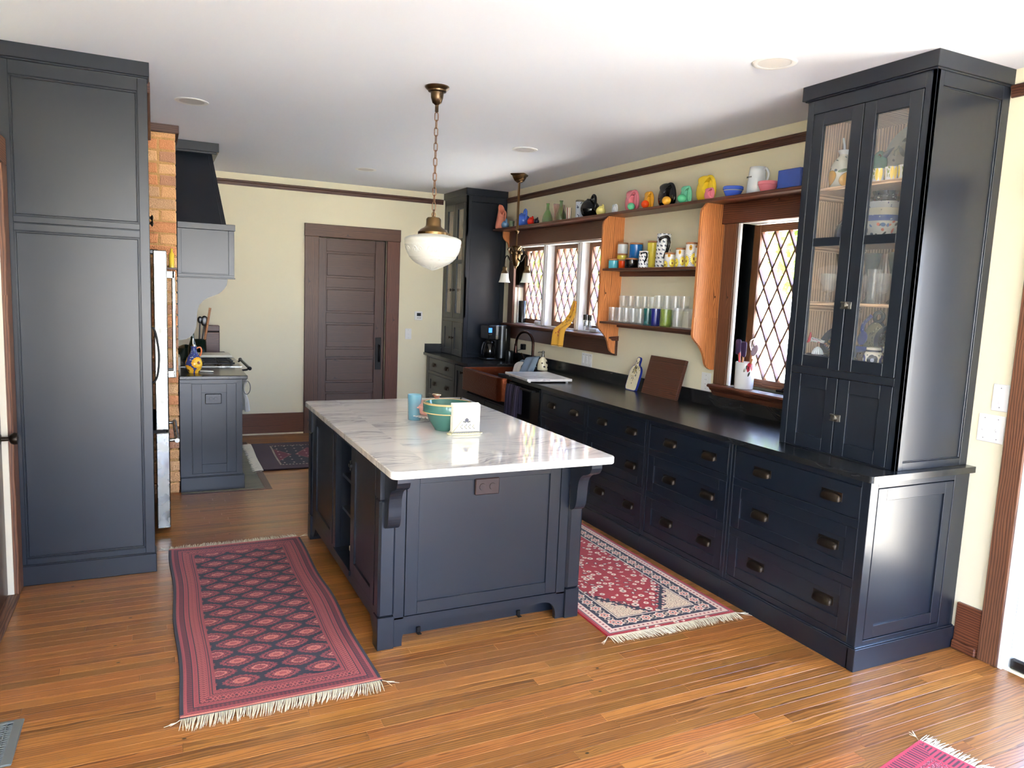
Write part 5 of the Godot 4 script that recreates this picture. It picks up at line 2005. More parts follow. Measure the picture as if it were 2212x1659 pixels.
func top_shelf_things():
	var y := 2.336
	var salmon := glaze("salmon", Color8(226, 140, 116))
	var t := local("ewer", "tall salmon pitcher with a swept spout at the far end of the top shelf", "pitcher", Vector3(-0.09, y, 0.80))
	var s := S()
	jug_body(s, spline2(v2([[0.001, 0.0], [0.045, 0.0], [0.062, 0.012], [0.060, 0.06], [0.048, 0.13], [0.038, 0.185], [0.040, 0.215], [0.036, 0.215], [0.034, 0.18]]), 26), Vector3.ZERO, 0.5, 0.055)
	part("body", s, salmon, t)
	s = S()
	tube(s, spline([Vector3(0, 0.15, 0.04), Vector3(0, 0.19, 0.075), Vector3(0, 0.165, 0.112), Vector3(0, 0.10, 0.105), Vector3(0, 0.05, 0.07), Vector3(0, 0.045, 0.058)], 20), 0.0075, 10)
	part("handle", s, salmon, t)
	ball_jug("ball_creamer", "small grey-blue ball creamer beside the salmon pitcher on the top shelf", 0.95, 0.10, 0.09, glaze("grey_blue", Color8(92, 128, 164)), -0.11)
	t = turned("mug", "small dark mug with green bands left of the blue ball jug", "mug", Vector3(-0.09, y, 1.075), v2([[0.0, 0.0], [0.024, 0.0], [0.026, 0.008], [0.026, 0.025], [0.024, 0.027], [0.024, 0.045], [0.027, 0.048], [0.027, 0.072], [0.023, 0.074], [0.022, 0.01], [0.0, 0.008]]), glaze("sage", Color8(96, 118, 98)))
	ball_jug("ball_jug", "cornflower blue ball jug on the top shelf", 1.30, 0.17, 0.16, glaze("cornflower", Color8(72, 110, 206)))
	ball_jug("ball_creamer", "small bright red ball creamer on the top shelf", 1.545, 0.082, 0.088, glaze("red", Color8(214, 36, 20)), -0.10)
	ball_jug("ball_creamer", "tiny dark purple creamer in front of the first green bottle", 1.70, 0.06, 0.06, glaze("plum", Color8(34, 26, 50)), -0.12)
	var bp := [[0.0, 0.0], [0.040, 0.0], [0.05, 0.008], [0.052, 0.03], [0.046, 0.065], [0.030, 0.10], [0.017, 0.125], [0.014, 0.16], [0.014, 0.178], [0.018, 0.18], [0.018, 0.188], [0.013, 0.188], [0.011, 0.17], [0.011, 0.13], [0.0, 0.12]]
	turned("green_bottle", "green glass bottle with a long neck, left of the pink ribbed pitcher", "bottle", Vector3(-0.08, y, 1.85), v2(bp), mat("green_glass"), "green bottles on the top shelf")
	turned("green_bottle", "green glass bottle with a long neck, right of the pink ribbed pitcher", "bottle", Vector3(-0.09, y, 2.13), v2(bp), mat("green_glass"), "green bottles on the top shelf")
	t = local("ribbed_pitcher", "pale pink ribbed glass pitcher behind the two green bottles", "pitcher", Vector3(-0.035, y, 1.99))
	s = S()
	jug_body(s, v2([[0.001, 0.0], [0.034, 0.0], [0.036, 0.03], [0.044, 0.10], [0.055, 0.17], [0.052, 0.17], [0.04, 0.10], [0.032, 0.02]]), Vector3.ZERO, 0.15, 0.012)
	for k in 18:
		var a := TAU * k / 18
		tube(s, [Vector3(0.035 * cos(a), 0.005, 0.035 * sin(a)), Vector3(0.045 * cos(a), 0.10, 0.045 * sin(a)), Vector3(0.055 * cos(a), 0.165, 0.055 * sin(a))], 0.002, 4)
	part("body", s, mat("pink_glass"), t)
	s = S()
	tube(s, spline([Vector3(0, 0.155, 0.05), Vector3(0, 0.15, 0.085), Vector3(0, 0.10, 0.085), Vector3(0, 0.06, 0.045)], 14), 0.006, 8)
	part("handle", s, mat("pink_glass"), t)
	var im := paper(64, 64, Color8(214, 206, 196))
	for k in 8:
		im.fill_rect(Rect2i(k * 8, 6, 4, 54), [Color8(120, 58, 46), Color8(60, 50, 48), Color8(190, 150, 130)][k % 3])
	turned("striped_tumbler", "small striped tumbler right of the second green bottle", "glass", Vector3(-0.09, y, 2.275), v2([[0.0, 0.0], [0.023, 0.0], [0.026, 0.11], [0.023, 0.11], [0.021, 0.01], [0.0, 0.01]]), print_mat("striped", im))
	im = paper(128, 128, Color8(214, 224, 236))
	for k in 34:
		var a := Vector2(rng.randf() * 128, rng.randf() * 128)
		stroke(im, a, a + Vector2(rng.randf_range(-10, 10), rng.randf_range(-12, 12)), 1.6, Color8(44, 56, 84))
	t = turned("printed_canister", "pale blue printed canister with a metal lid behind the black ball jug", "canister", Vector3(-0.06, y, 2.42), v2([[0.0, 0.0], [0.036, 0.0], [0.037, 0.004], [0.037, 0.15], [0.0, 0.152]]), print_mat("blue_print", im))
	s = S()
	lathe(s, v2([[0.0, 0.15], [0.040, 0.15], [0.040, 0.164], [0.037, 0.167], [0.0, 0.167]]), Vector3.ZERO, 28)
	part("lid", s, mat("pewter"), t)
	ball_jug("ball_jug", "glossy black ball jug on the top shelf above the left panel", 2.615, 0.185, 0.185, glaze("black", Color8(10, 10, 11), 0.06))
	ball_jug("ball_creamer", "small pale yellow creamer right of the black ball jug", 2.84, 0.085, 0.088, glaze("pale_yellow", Color8(234, 222, 136)), -0.10)
	turned("small_cup", "tiny teal cup behind the small white disc pitcher", "cup", Vector3(-0.05, y, 2.97), v2([[0.0, 0.0], [0.016, 0.0], [0.021, 0.03], [0.021, 0.05], [0.018, 0.05], [0.0, 0.02]]), glaze("teal", Color8(70, 130, 120)))
	disc_pitcher("tiny white disc pitcher left of the pink disc pitcher", 3.055, 0.075, 0.072, glaze("white", Color8(226, 232, 234)), -0.10)
	disc_pitcher("pink disc pitcher on the top shelf, second largest from the left", 3.255, 0.168, 0.158, glaze("pink", Color8(224, 128, 142)))
	ball_shaker("mint ball shaker in front of the pink disc pitcher", 3.322, 0.060, glaze("mint", Color8(98, 200, 148)), -0.125)
	disc_pitcher("marigold juice-size disc pitcher left of the black disc pitcher", 3.478, 0.136, 0.108, glaze("marigold", Color8(232, 168, 40)))
	ball_shaker("orange-red ball shaker in front of the marigold disc pitcher", 3.508, 0.062, glaze("orange_red", Color8(232, 74, 18)), -0.125)
	disc_pitcher("large black disc pitcher in the middle of the top shelf", 3.705, 0.173, 0.178, glaze("black", Color8(10, 10, 11), 0.06))
	ball_shaker("amber yellow ball shaker in front of the black disc pitcher", 3.772, 0.066, glaze("amber", Color8(240, 178, 62)), -0.125)
	disc_pitcher("mint disc pitcher right of the black disc pitcher", 3.925, 0.130, 0.110, glaze("mint_soft", Color8(112, 196, 160)))
	ball_shaker("mint ball shaker in front of the mint disc pitcher", 3.95, 0.064, glaze("mint", Color8(98, 200, 148)), -0.125)
	disc_pitcher("large yellow disc pitcher at the right end of the disc pitchers", 4.14, 0.176, 0.172, glaze("sun_yellow", Color8(240, 204, 48)))
	disc_pitcher("tiny pink disc pitcher in front of the large yellow one", 4.237, 0.078, 0.088, glaze("pink", Color8(224, 128, 142)), -0.12)
	bowl_band("cornflower blue banded bowl left of the white enamel pitcher", 4.425, 0.066, 0.068, glaze("cornflower2", Color8(64, 96, 200)), true)
	var wm := glaze("enamel_white", Color8(234, 240, 242), 0.1)
	t = local("white_pitcher", "white pitcher with small dark lettering on the top shelf", "pitcher", Vector3(-0.06, y, 4.61))
	s = S()
	jug_body(s, v2([[0.001, 0.0], [0.056, 0.0], [0.060, 0.004], [0.057, 0.08], [0.052, 0.14], [0.048, 0.172], [0.045, 0.172], [0.046, 0.14], [0.05, 0.02]]), Vector3.ZERO, 0.22, 0.0)
	part("body", s, wm, t)
	s = S()
	tube(s, spline([Vector3(0, 0.15, 0.048), Vector3(0, 0.155, 0.075), Vector3(0, 0.12, 0.098), Vector3(0, 0.08, 0.085), Vector3(0, 0.06, 0.055)], 18), 0.0075, 10)
	part("handle", s, wm, t)
	s = S()
	tube(s, [Vector3(0, 0.135, -0.045), Vector3(0, 0.15, -0.066)], [0.012, 0.007], 8)
	part("spout", s, wm, t)
	var tm := TextMesh.new()
	tm.text = "BBl rv m"
	tm.font_size = 16
	tm.pixel_size = 0.0009
	tm.depth = 0.001
	var lt := MeshInstance3D.new()
	lt.name = "lettering"
	tm.material = mat("ink", Color8(40, 40, 40), 0.6)
	lt.mesh = tm
	lt.position = Vector3(-0.0555, 0.108, -0.012)
	lt.rotation = Vector3(0, -PI / 2 - 0.22, 0)
	t.add_child(lt)
	bowl_band("pink banded bowl right of the white enamel pitcher", 4.735, 0.062, 0.066, glaze("pink", Color8(224, 128, 142)), false)
	t = local("loaf_dish", "deep blue rectangular dish at the near end of the top shelf", "dish", Vector3(-0.075, y, 4.945))
	s = S()
	var bl := glaze("loaf_blue", Color8(52, 82, 170), 0.2)
	for q in [[-0.055, 0.055, 0.0, 0.012, -0.085, 0.085], [-0.058, -0.048, 0.0, 0.112, -0.088, 0.088], [0.048, 0.058, 0.0, 0.112, -0.088, 0.088], [-0.05, 0.05, 0.0, 0.112, -0.088, -0.078], [-0.05, 0.05, 0.0, 0.112, 0.078, 0.088]]:
		box(s, q[0], q[1], q[2], q[3], q[4], q[5], 0.004)
	part("body", s, bl, t)


func bowl_band(label: String, z: float, r: float, h: float, m: Material, band: bool):
	var t := turned("banded_bowl", label, "bowl", Vector3(-0.085, 2.336, z), [Vector2(0.0, 0.0), Vector2(r * 0.62, 0.0), Vector2(r * 0.66, 0.004), Vector2(r * 0.9, h * 0.55), Vector2(r * 0.92, h * 0.66), Vector2(r, h * 0.70), Vector2(r, h * 0.97), Vector2(r * 0.97, h), Vector2(r * 0.9, h), Vector2(r * 0.8, h * 0.5), Vector2(r * 0.55, h * 0.12), Vector2(0.0, h * 0.1)], m, "", 36)
	if band:
		var s := S()
		lathe(s, [Vector2(r * 0.915, h * 0.58), Vector2(r * 0.94, h * 0.60), Vector2(r * 0.94, h * 0.66), Vector2(r * 0.92, h * 0.68)], Vector3.ZERO, 36)
		part("band", s, glaze("grey_band", Color8(150, 152, 160)), t)


func canister(label: String, z: float, y: float, r: float, h: float, m: Material, x := -0.08, group := "coloured canisters on the middle shelf"):
	var t := turned("lidded_canister", label, "canister", Vector3(x, y, z), [Vector2(0.0, 0.0), Vector2(r - 0.003, 0.0), Vector2(r, 0.004), Vector2(r, h - 0.016), Vector2(r - 0.003, h - 0.013), Vector2(0.0, h - 0.013)], m, group, 36)
	var s := S()
	lathe(s, [Vector2(0.0, h - 0.013), Vector2(r - 0.004, h - 0.013), Vector2(r - 0.004, h - 0.011), Vector2(r, h - 0.010), Vector2(r, h - 0.002), Vector2(r - 0.002, h), Vector2(0.0, h)], Vector3.ZERO, 36)
	part("lid", s, mat("lid_wood"), t)
	return t


func square_canister(label: String, z: float, w: float, h: float, m: Material):
	var t := local("sunflower_canister", label, "canister", Vector3(-0.095, 1.885, z), "sunflower canisters on the middle shelf")
	var s := S()
	var a := w * 0.47
	# an eight-sided body, its print laid round it
	lathe(s, [Vector2(0.0, 0.0), Vector2(a, 0.0), Vector2(a + 0.002, 0.004), Vector2(a + 0.002, h - 0.02), Vector2(a - 0.002, h - 0.014), Vector2(0.0, h - 0.014)], Vector3.ZERO, 28)
	part("body", s, m, t)
	s = S()
	lathe(s, [Vector2(0.0, h - 0.014), Vector2(a - 0.001, h - 0.014), Vector2(a + 0.001, h - 0.010), Vector2(a + 0.001, h - 0.002), Vector2(a - 0.002, h), Vector2(0.0, h)], Vector3.ZERO, 28)
	part("lid", s, mat("lid_wood"), t)


func mid_shelf_things():
	var y := 1.885
	var turq := glaze("turquoise", Color8(84, 172, 190))
	var yel := glaze("lemon", Color8(232, 212, 84))
	canister("low turquoise canister with a wooden lid at the left front of the middle shelf", 3.12, y, 0.041, 0.077, turq, -0.125)
	canister("low yellow canister under the white one at the left back of the middle shelf", 3.10, y, 0.043, 0.125, yel, -0.03)
	canister("white canister stacked on the yellow one at the left of the middle shelf", 3.10, y + 0.125, 0.043, 0.09, glaze("white", Color8(226, 232, 234)), -0.03)
	canister("low orange canister between the turquoise and the black one", 3.222, y, 0.034, 0.072, glaze("orange_red", Color8(232, 74, 18)), -0.105)
	canister("tall blue canister behind the black one on the middle shelf", 3.29, y, 0.052, 0.205, glaze("blue", Color8(24, 104, 176)), -0.03)
	canister("low black canister with a wooden lid on the middle shelf", 3.36, y, 0.052, 0.078, glaze("black", Color8(10, 10, 11), 0.06), -0.115)
	canister("tall yellow canister behind the small basket-print pitcher", 3.515, y, 0.043, 0.21, yel, -0.03)
	# basket print
	var im := paper(256, 256, Color8(238, 238, 238))
	for r in 20:
		for c in 10:
			var cx := c * 25.6 + (12.8 if r % 2 else 0.0)
			var cy := r * 12.8 + 6.0
			stroke(im, Vector2(cx - 6, cy + 2.5), Vector2(cx + 6, cy - 0.5), 1.5, Color8(40, 46, 66))
			stroke(im, Vector2(cx - 5, cy + 4.0), Vector2(cx + 7, cy + 3.0), 0.9, Color8(90, 96, 112))
	var bm := print_mat("basket_print", im, 0.25)
	var bm2 := print_mat("basket_print_small", im, 0.25)
	bm2.uv1_scale = Vector3(1, 0.55, 1)
	for q in [[3.525, 0.127, 0.038, "small basket-print pitcher with a black handle on the middle shelf", -0.12, 0.60], [3.70, 0.252, 0.056, "tall basket-print pitcher with a black hooked handle on the middle shelf", -0.07, 1.0]]:
		var t := local("basket_pitcher", q[3], "pitcher", Vector3(q[4], y, q[0]))
		var h: float = q[1]
		var r: float = q[2]
		var s := S()
		lathe(s, [Vector2(0.0, 0.0), Vector2(r, 0.0), Vector2(r * 1.02, 0.004), Vector2(r * 0.96, h * 0.5), Vector2(r * 0.92, h), Vector2(r * 0.86, h), Vector2(r * 0.9, 0.02), Vector2(0.0, 0.015)], Vector3.ZERO, 36)
		part("body", s, bm if h > 0.2 else bm2, t)
		s = S()
		var k: float = h
		var zs: float = r * 0.9
		var xs := -r * 0.35
		tube(s, spline([Vector3(xs - r * 0.55, k * 0.80, zs * 0.35), Vector3(xs - r * 0.5, k * 0.86, zs * 0.55), Vector3(xs, k * 0.91, zs * 1.0), Vector3(xs, k * 0.86, zs * 1.55), Vector3(xs, k * 0.70, zs * 1.75), Vector3(xs, k * 0.50, zs * 1.45), Vector3(xs, k * 0.36, zs * 1.0), Vector3(xs, k * 0.28, zs * 0.8)], 28), 0.0115 if h > 0.2 else 0.006, 10)
		part("handle", s, glaze("black", Color8(10, 10, 11), 0.06), t)
	# sunflower print
	im = paper(512, 256, Color8(244, 242, 236))
	for k in 5:
		var cx := 50.0 + k * 102.4
		var cy := 168.0 if k % 2 == 0 else 150.0
		for a in 20:
			var d := Vector2(cos(TAU * a / 20), sin(TAU * a / 20))
			stroke(im, Vector2(cx, cy) + d * 44, Vector2(cx, cy) + d * 50, 2.0, Color8(80, 84, 60))
		petals(im, cx, cy, 40, 16, Color8(240, 210, 60), Color8(90, 50, 30), 0.5)
		petals(im, cx, cy, 28, 12, Color8(246, 226, 96), Color8(70, 36, 26), 0.5)
		blot(im, cx, cy, 6, 6, 0, Color8(170, 110, 70))
		petals(im, cx + 48, 70, 20, 10, Color8(232, 176, 50), Color8(150, 80, 30), 0.5)
	for k in 60:
		blot(im, rng.randf() * 512, rng.randf_range(20, 235), rng.randf_range(2, 6), 1.8, rng.randf() * 3, [Color8(60, 76, 120), Color8(96, 112, 80), Color8(60, 60, 60)][k % 3])
	im.fill_rect(Rect2i(0, 26, 512, 4), Color8(90, 110, 120))
	var sm := print_mat("sunflower_print", im, 0.2)
	square_canister("lowest sunflower canister, left of its row on the middle shelf", 3.825, 0.092, 0.108, sm)
	square_canister("second sunflower canister from the left on the middle shelf", 3.945, 0.080, 0.138, sm)
	square_canister("tallest sunflower canister in view, third in its row", 4.065, 0.094, 0.172, sm)
	square_canister("sunflower canister half hidden by the right shelf panel", 4.163, 0.085, 0.145, sm)
	turned("glass_bottle", "clear bottle with a dark cap behind the last sunflower canister", "bottle", Vector3(0.0, y, 4.12), v2([[0.0, 0.0], [0.026, 0.0], [0.026, 0.19], [0.02, 0.205], [0.02, 0.235], [0.0, 0.235]]), mat("clear_glass"))


func tumbler(called: String, label: String, at: Vector3, r0: float, r1: float, h: float, m: Material, group: String) -> Node3D:
	return turned(called, label, "glass", at, [Vector2(0.0, 0.0), Vector2(r0, 0.0), Vector2(r0 + 0.001, 0.003), Vector2(r1, h), Vector2(r1 - 0.0025, h), Vector2(r0 - 0.002, 0.012), Vector2(0.0, 0.010)], m, group, 24)


func glass_shelf_things():
	var y := 1.447
	var g := "clear tumblers on the lowest shelf"
	var cg := mat("clear_glass")
	var first: Node3D
	for k in 5:
		var l: String = ORD[k] + " clear tumbler from the left in the lower row of glasses"
		var p := Vector3(-0.09, y, 3.10 + k * 0.097)
		if k == 0:
			first = tumbler("clear_tumbler", l, p, 0.035, 0.040, 0.122, cg, g)
		else:
			dup(first, p, l)
	for k in 5:
		dup(first, Vector3(-0.01, y, 3.14 + k * 0.097), ORD[k] + " clear tumbler from the left in the back lower row of glasses")
	var up: Node3D
	for k in 9:
		var l: String = ORD[k] + " clear tumbler from the left in the upper row of glasses"
		var tall := 0.012 if k > 4 else 0.0
		var p := Vector3(-0.05 if k < 5 else -0.06, y + 0.1235 + tall * 0, 3.185 + k * 0.0985)
		if k == 0:
			up = tumbler("clear_tumbler", l, p, 0.034, 0.039, 0.096, cg, g)
		elif k == 5:
			up = tumbler("clear_tumbler", l, p, 0.037, 0.042, 0.108, cg, g)
		else:
			dup(up, p, l)
	tumbler("coloured_tumbler", "teal glass tumbler in the lower row on the glass shelf", Vector3(-0.10, y, 3.60), 0.032, 0.035, 0.128, mat("teal_glass"), "")
	tumbler("coloured_tumbler", "cobalt blue glass tumbler next to the teal one", Vector3(-0.10, y, 3.698), 0.033, 0.036, 0.130, mat("blue_glass"), "")
	tumbler("coloured_tumbler", "yellow-green glass tumbler right of the cobalt blue one", Vector3(-0.10, y, 3.822), 0.040, 0.044, 0.130, mat("lime_glass"), "")
	tumbler("coloured_tumbler", "dark teal glass tumbler behind the blue and yellow-green ones", Vector3(-0.01, y, 3.74), 0.035, 0.039, 0.125, mat("teal_glass"), "")
	tumbler("clear_tumbler", "tall clear tumbler right of the yellow-green one", Vector3(-0.09, y, 3.945), 0.034, 0.042, 0.145, cg, g)
	tumbler("clear_tumbler", "tall clear tumbler behind the upturned glass at the right end", Vector3(0.0, y, 4.02), 0.034, 0.042, 0.145, cg, g)
	tumbler("clear_tumbler", "tall clear tumbler at the right end by the shelf panel", Vector3(-0.05, y, 4.165), 0.034, 0.040, 0.145, cg, g)
	turned("stemmed_glass", "upturned clear glass with a flared foot near the right panel", "glass", Vector3(-0.10, y, 4.075), v2([[0.041, 0.0], [0.043, 0.0], [0.040, 0.03], [0.030, 0.10], [0.024, 0.125], [0.03, 0.138], [0.030, 0.145], [0.0, 0.145]]), cg)


# ---------------------------------------------------------------- inside the glass-front cabinet
func dotted(key: String, base: Color, inks: Array, n: int, sd: int, big := 7.0) -> StandardMaterial3D:
	var r := RandomNumberGenerator.new()
	r.seed = sd
	var im := paper(256, 128, base)
	for k in n:
		blot(im, r.randf() * 256, r.randf() * 128, r.randf_range(big * 0.3, big), r.randf_range(big * 0.25, big * 0.6), r.randf() * 3, inks[k % inks.size()])
	return print_mat(key, im, 0.14)


func leaning_disc(called: String, label: String, category: String, c: Vector3, r: float, m: Material, tilt: float, face: Material) -> Node3D:
	var t := local(called, label, category, c)
	var s := S()
	lathe(s, [Vector2(0.0, 0.012), Vector2(r * 0.6, 0.010), Vector2(r * 0.72, 0.004), Vector2(r * 0.97, -0.008), Vector2(r, -0.012), Vector2(r * 0.97, -0.014), Vector2(r * 0.6, 0.002), Vector2(0.0, 0.004)], Vector3.ZERO, 48, 0)
	part("body", s, m, t)
	s = S()
	var n := 40
	for i in n:
		var a := TAU * i / n
		var b := TAU * (i + 1) / n
		for q in [[0.0, 0.62, 0.0005, 0.0005], [0.62, 0.99, 0.0005, -0.0135]]:
			var p := []
			for e in [[q[0], a, q[2]], [q[0], b, q[2]], [q[1], b, q[3]], [q[1], a, q[3]]]:
				p.append(Vector3(e[2], sin(e[1]) * r * e[0], cos(e[1]) * r * e[0]))
			var u := []
			for v in p:
				u.append(Vector2(0.5 + v.z / r * 0.5, 0.5 - v.y / r * 0.5))
			if q[0] > 0.0:
				tri(s, p[0], p[1], p[2], Vector3.LEFT, u[0], u[1], u[2])
			tri(s, p[0], p[2], p[3], Vector3.LEFT, u[0], u[2], u[3])
	part("painted_face", s, face, t)
	t.rotation.z = tilt
	return t


func cabinet_things():
	var im := paper(256, 256, Color8(232, 230, 214))
	for k in 40:
		blot(im, rng.randf() * 256, rng.randf_range(20, 240), rng.randf_range(3, 12), rng.randf_range(2, 5), rng.randf() * 3, [Color8(60, 84, 70), Color8(120, 150, 150), Color8(40, 50, 60), Color8(110, 132, 70)][k % 4])
	for q in [[100, 140], [170, 150], [20, 150], [235, 140]]:
		blot(im, q[0], q[1], 27, 40, 0.5 if q[0] < 120 else -0.3, Color8(150, 120, 20))
		blot(im, q[0], q[1], 25, 38, 0.5 if q[0] < 120 else -0.3, Color8(246, 218, 40) if q[0] < 120 else Color8(238, 178, 40))
		blot(im, q[0] + 16, q[1] - 44, 18, 8, 0.4, Color8(70, 96, 40))
	im.fill_rect(Rect2i(0, 240, 256, 10), Color8(236, 210, 60))
	var lemon := print_mat("lemon_print", im, 0.12)
	var t := turned("oil_bottle", "round lemon-painted oil bottle on the top shelf behind the left glass door", "bottle", Vector3(-0.3, 2.249, 5.478), spline2(v2([[0.001, 0.0], [0.045, 0.0], [0.05, 0.006], [0.064, 0.05], [0.066, 0.085], [0.055, 0.13], [0.035, 0.162], [0.023, 0.175], [0.022, 0.185]]), 30), lemon, "", 40)
	t.rotation.y = 2.2
	var s := S()
	lathe(s, v2([[0.0, 0.18], [0.021, 0.18], [0.031, 0.203], [0.028, 0.205], [0.0, 0.20]]), Vector3.ZERO, 24)
	tube(s, [Vector3(0.0, 0.20, 0.0), Vector3(0.003, 0.23, 0.003), Vector3(0.012, 0.268, 0.012)], 0.006, 8)
	part("pourer", s, glaze("enamel_white", Color8(234, 240, 242)), t)
	# mugs with lettering
	im = paper(256, 96, Color8(240, 238, 232))
	im.fill_rect(Rect2i(0, 6, 256, 4), Color8(60, 66, 120))
	im.fill_rect(Rect2i(0, 86, 256, 3), Color8(60, 66, 120))
	for k in 3:
		letters(im, "BELLINI", 8 + k * 86, 16, 1.7, Color8(50, 52, 80))
		for q in [[20, 62], [44, 62]]:
			blot(im, q[0] + k * 86, q[1], 12, 16, 0, Color8(246, 214, 50))
		for a in 8:
			blot(im, 68 + k * 86 + rng.randf_range(-8, 8), 60 + rng.randf_range(-16, 16), 5, 3, rng.randf() * 3, Color8(130, 150, 60))
	var mug_m := print_mat("lemon_mug", im, 0.12)
	var mp := v2([[0.0, 0.0], [0.026, 0.0], [0.030, 0.058], [0.031, 0.062], [0.028, 0.062], [0.024, 0.006], [0.0, 0.005]])
	for k in 3:
		t = turned("lemon_mug", ["lettered lemon mug at the left of three behind the right glass door", "lettered lemon mug in the middle of three behind the right glass door", "lettered lemon mug at the right of three, cut by the door stile"][k], "mug", Vector3(-0.40, 2.249, 5.775 + k * 0.070), mp, mug_m, "lemon mugs in the cabinet")
		t.rotation.y = 0.5 + k * 0.3
	var gr := glaze("leaf_green", Color8(24, 120, 84))
	t = turned("bird_pitcher", "green pitcher with a bird-shaped lid behind the lemon mugs", "pitcher", Vector3(-0.22, 2.249, 5.63), v2([[0.0, 0.0], [0.036, 0.0], [0.038, 0.01], [0.036, 0.125], [0.037, 0.13], [0.034, 0.15], [0.024, 0.175], [0.010, 0.188], [0.0, 0.19]]), gr)
	s = S()
	tube(s, [Vector3(0, 0.16, 0.02), Vector3(0, 0.18, 0.05), Vector3(0, 0.195, 0.075)], [0.018, 0.009, 0.002], 8)
	part("beak", s, mat("beak_grey", Color8(80, 84, 84), 0.4), t)
	s = S()
	lathe(s, v2([[0.008, -0.002], [0.006, 0.003], [0.0, 0.005]]), Vector3(-0.026, 0.158, 0.018), 12, 0)
	part("eye", s, glaze("eye_red", Color8(226, 70, 84)), t)
	leaning_disc("serving_plate", "large round plate painted with leaves and fruit, leaning behind the mugs", "plate", Vector3(-0.035, 2.425, 5.68), 0.172, glaze("plate_back", Color8(200, 200, 180)), -0.12, plate_face())
	leaning_disc("saucer", "small dark grey plate with a pale bird, leaning behind the green pitcher", "plate", Vector3(-0.17, 2.309, 5.685), 0.058, glaze("slate_grey", Color8(58, 60, 60)), -0.2, glaze("slate_grey", Color8(58, 60, 60)))
	# stacked bowls
	var blue := Color8(30, 40, 110)
	var sets := [["lowest bowl of the stack, white with coral and blue flowers", 0.086, 0.092, dotted("floral_white", Color8(226, 226, 218), [Color8(90, 120, 170), Color8(210, 120, 100), Color8(60, 70, 60), Color8(40, 50, 80)], 110, 4), 0.0], ["second bowl of the stack, with a blue rim", 0.087, 0.075, dotted("rim_blue", Color8(58, 84, 160), [Color8(190, 200, 226), blue], 130, 5, 4.0), 0.045], ["third bowl of the stack, cream with fine lattice", 0.086, 0.075, dotted("cream_lattice", Color8(226, 222, 196), [Color8(150, 150, 120), Color8(30, 34, 60)], 90, 6, 3.0), 0.080], ["fourth bowl of the stack, white checked with blue", 0.078, 0.070, dotted("check_blue", Color8(220, 222, 220), [blue, Color8(40, 44, 70)], 150, 7, 4.0), 0.118], ["fifth bowl of the stack, dark with pale flowers", 0.070, 0.062, dotted("dark_floral", Color8(26, 26, 36), [Color8(190, 190, 170), Color8(150, 90, 80)], 90, 8, 5.0), 0.150], ["topmost small dark bowl of the stack", 0.060, 0.055, dotted("dark_floral2", Color8(20, 22, 34), [Color8(170, 170, 150), blue], 60, 9, 4.0), 0.185]]
	for q in sets:
		var r: float = q[1]
		var h: float = q[2]
		turned("stacked_bowl", q[0], "bowl", Vector3(-0.26, 1.985 + q[4], 5.715), [Vector2(0.0, 0.0), Vector2(r * 0.55, 0.0), Vector2(r * 0.8, h * 0.35), Vector2(r * 0.97, h * 0.8), Vector2(r, h), Vector2(r * 0.96, h), Vector2(r * 0.75, h * 0.4), Vector2(0.0, h * 0.1)], q[3], "bowls stacked in the cabinet", 36)
	turned("floral_pot", "rounded dark pot with cream and coral flowers, low in the upper left pane", "pot", Vector3(-0.28, 1.985, 5.525), v2([[0.0, 0.0], [0.05, 0.0], [0.062, 0.03], [0.058, 0.075], [0.035, 0.11], [0.02, 0.14], [0.0, 0.15]]), dotted("dark_pot", Color8(28, 32, 60), [Color8(230, 214, 170), Color8(200, 110, 80), Color8(80, 100, 150)], 80, 10))
	# glasses
	var gob := [[0.0, 0.0], [0.034, 0.0], [0.034, 0.004], [0.010, 0.010], [0.008, 0.02], [0.014, 0.03], [0.008, 0.04], [0.010, 0.05], [0.030, 0.058], [0.044, 0.149], [0.042, 0.149], [0.028, 0.064], [0.0, 0.058]]
	var cg := mat("clear_glass")
	var g0 := turned("goblet", "clear short-stemmed goblet standing behind the lower left pane", "glass", Vector3(-0.31, 1.673, 5.463), v2(gob), cg, "clear goblets in the cabinet")
	dup(g0, Vector3(-0.29, 1.673, 5.545), "clear goblet half hidden by the left door stile")
	dup(g0, Vector3(-0.31, 1.673, 5.782), "clear short-stemmed goblet at the front behind the lower right pane")
	dup(g0, Vector3(-0.20, 1.673, 5.615), "clear goblet behind the left edge of the lower right pane")
	dup(g0, Vector3(-0.24, 1.673, 5.84), "clear goblet at the right edge of the lower right pane")
	turned("tall_glass", "tall clear glass left of the front goblet in the right door", "glass", Vector3(-0.33, 1.673, 5.755), v2([[0.0, 0.0], [0.022, 0.0], [0.024, 0.01], [0.034, 0.168], [0.032, 0.168], [0.02, 0.02], [0.0, 0.02]]), cg)
	turned("tall_glass", "tall clear glass at the back between the green goblets", "glass", Vector3(-0.08, 1.673, 5.62), v2([[0.0, 0.0], [0.026, 0.0], [0.028, 0.01], [0.036, 0.26], [0.034, 0.26], [0.02, 0.02], [0.0, 0.02]]), cg)
	var gg := [[0.0, 0.0], [0.036, 0.0], [0.034, 0.006], [0.014, 0.03], [0.011, 0.08], [0.015, 0.135], [0.026, 0.155], [0.044, 0.255], [0.041, 0.255], [0.022, 0.16], [0.0, 0.15]]
	var g1 := turned("green_goblet", "dark green goblet behind the lower left pane", "glass", Vector3(-0.22, 1.673, 5.475), v2(gg), mat("forest_glass"), "dark green goblets in the cabinet")
	dup(g1, Vector3(-0.22, 1.673, 5.645), "dark green goblet at the left behind the lower right pane")
	dup(g1, Vector3(-0.22, 1.673, 5.785), "dark green goblet at the right behind the lower right pane")
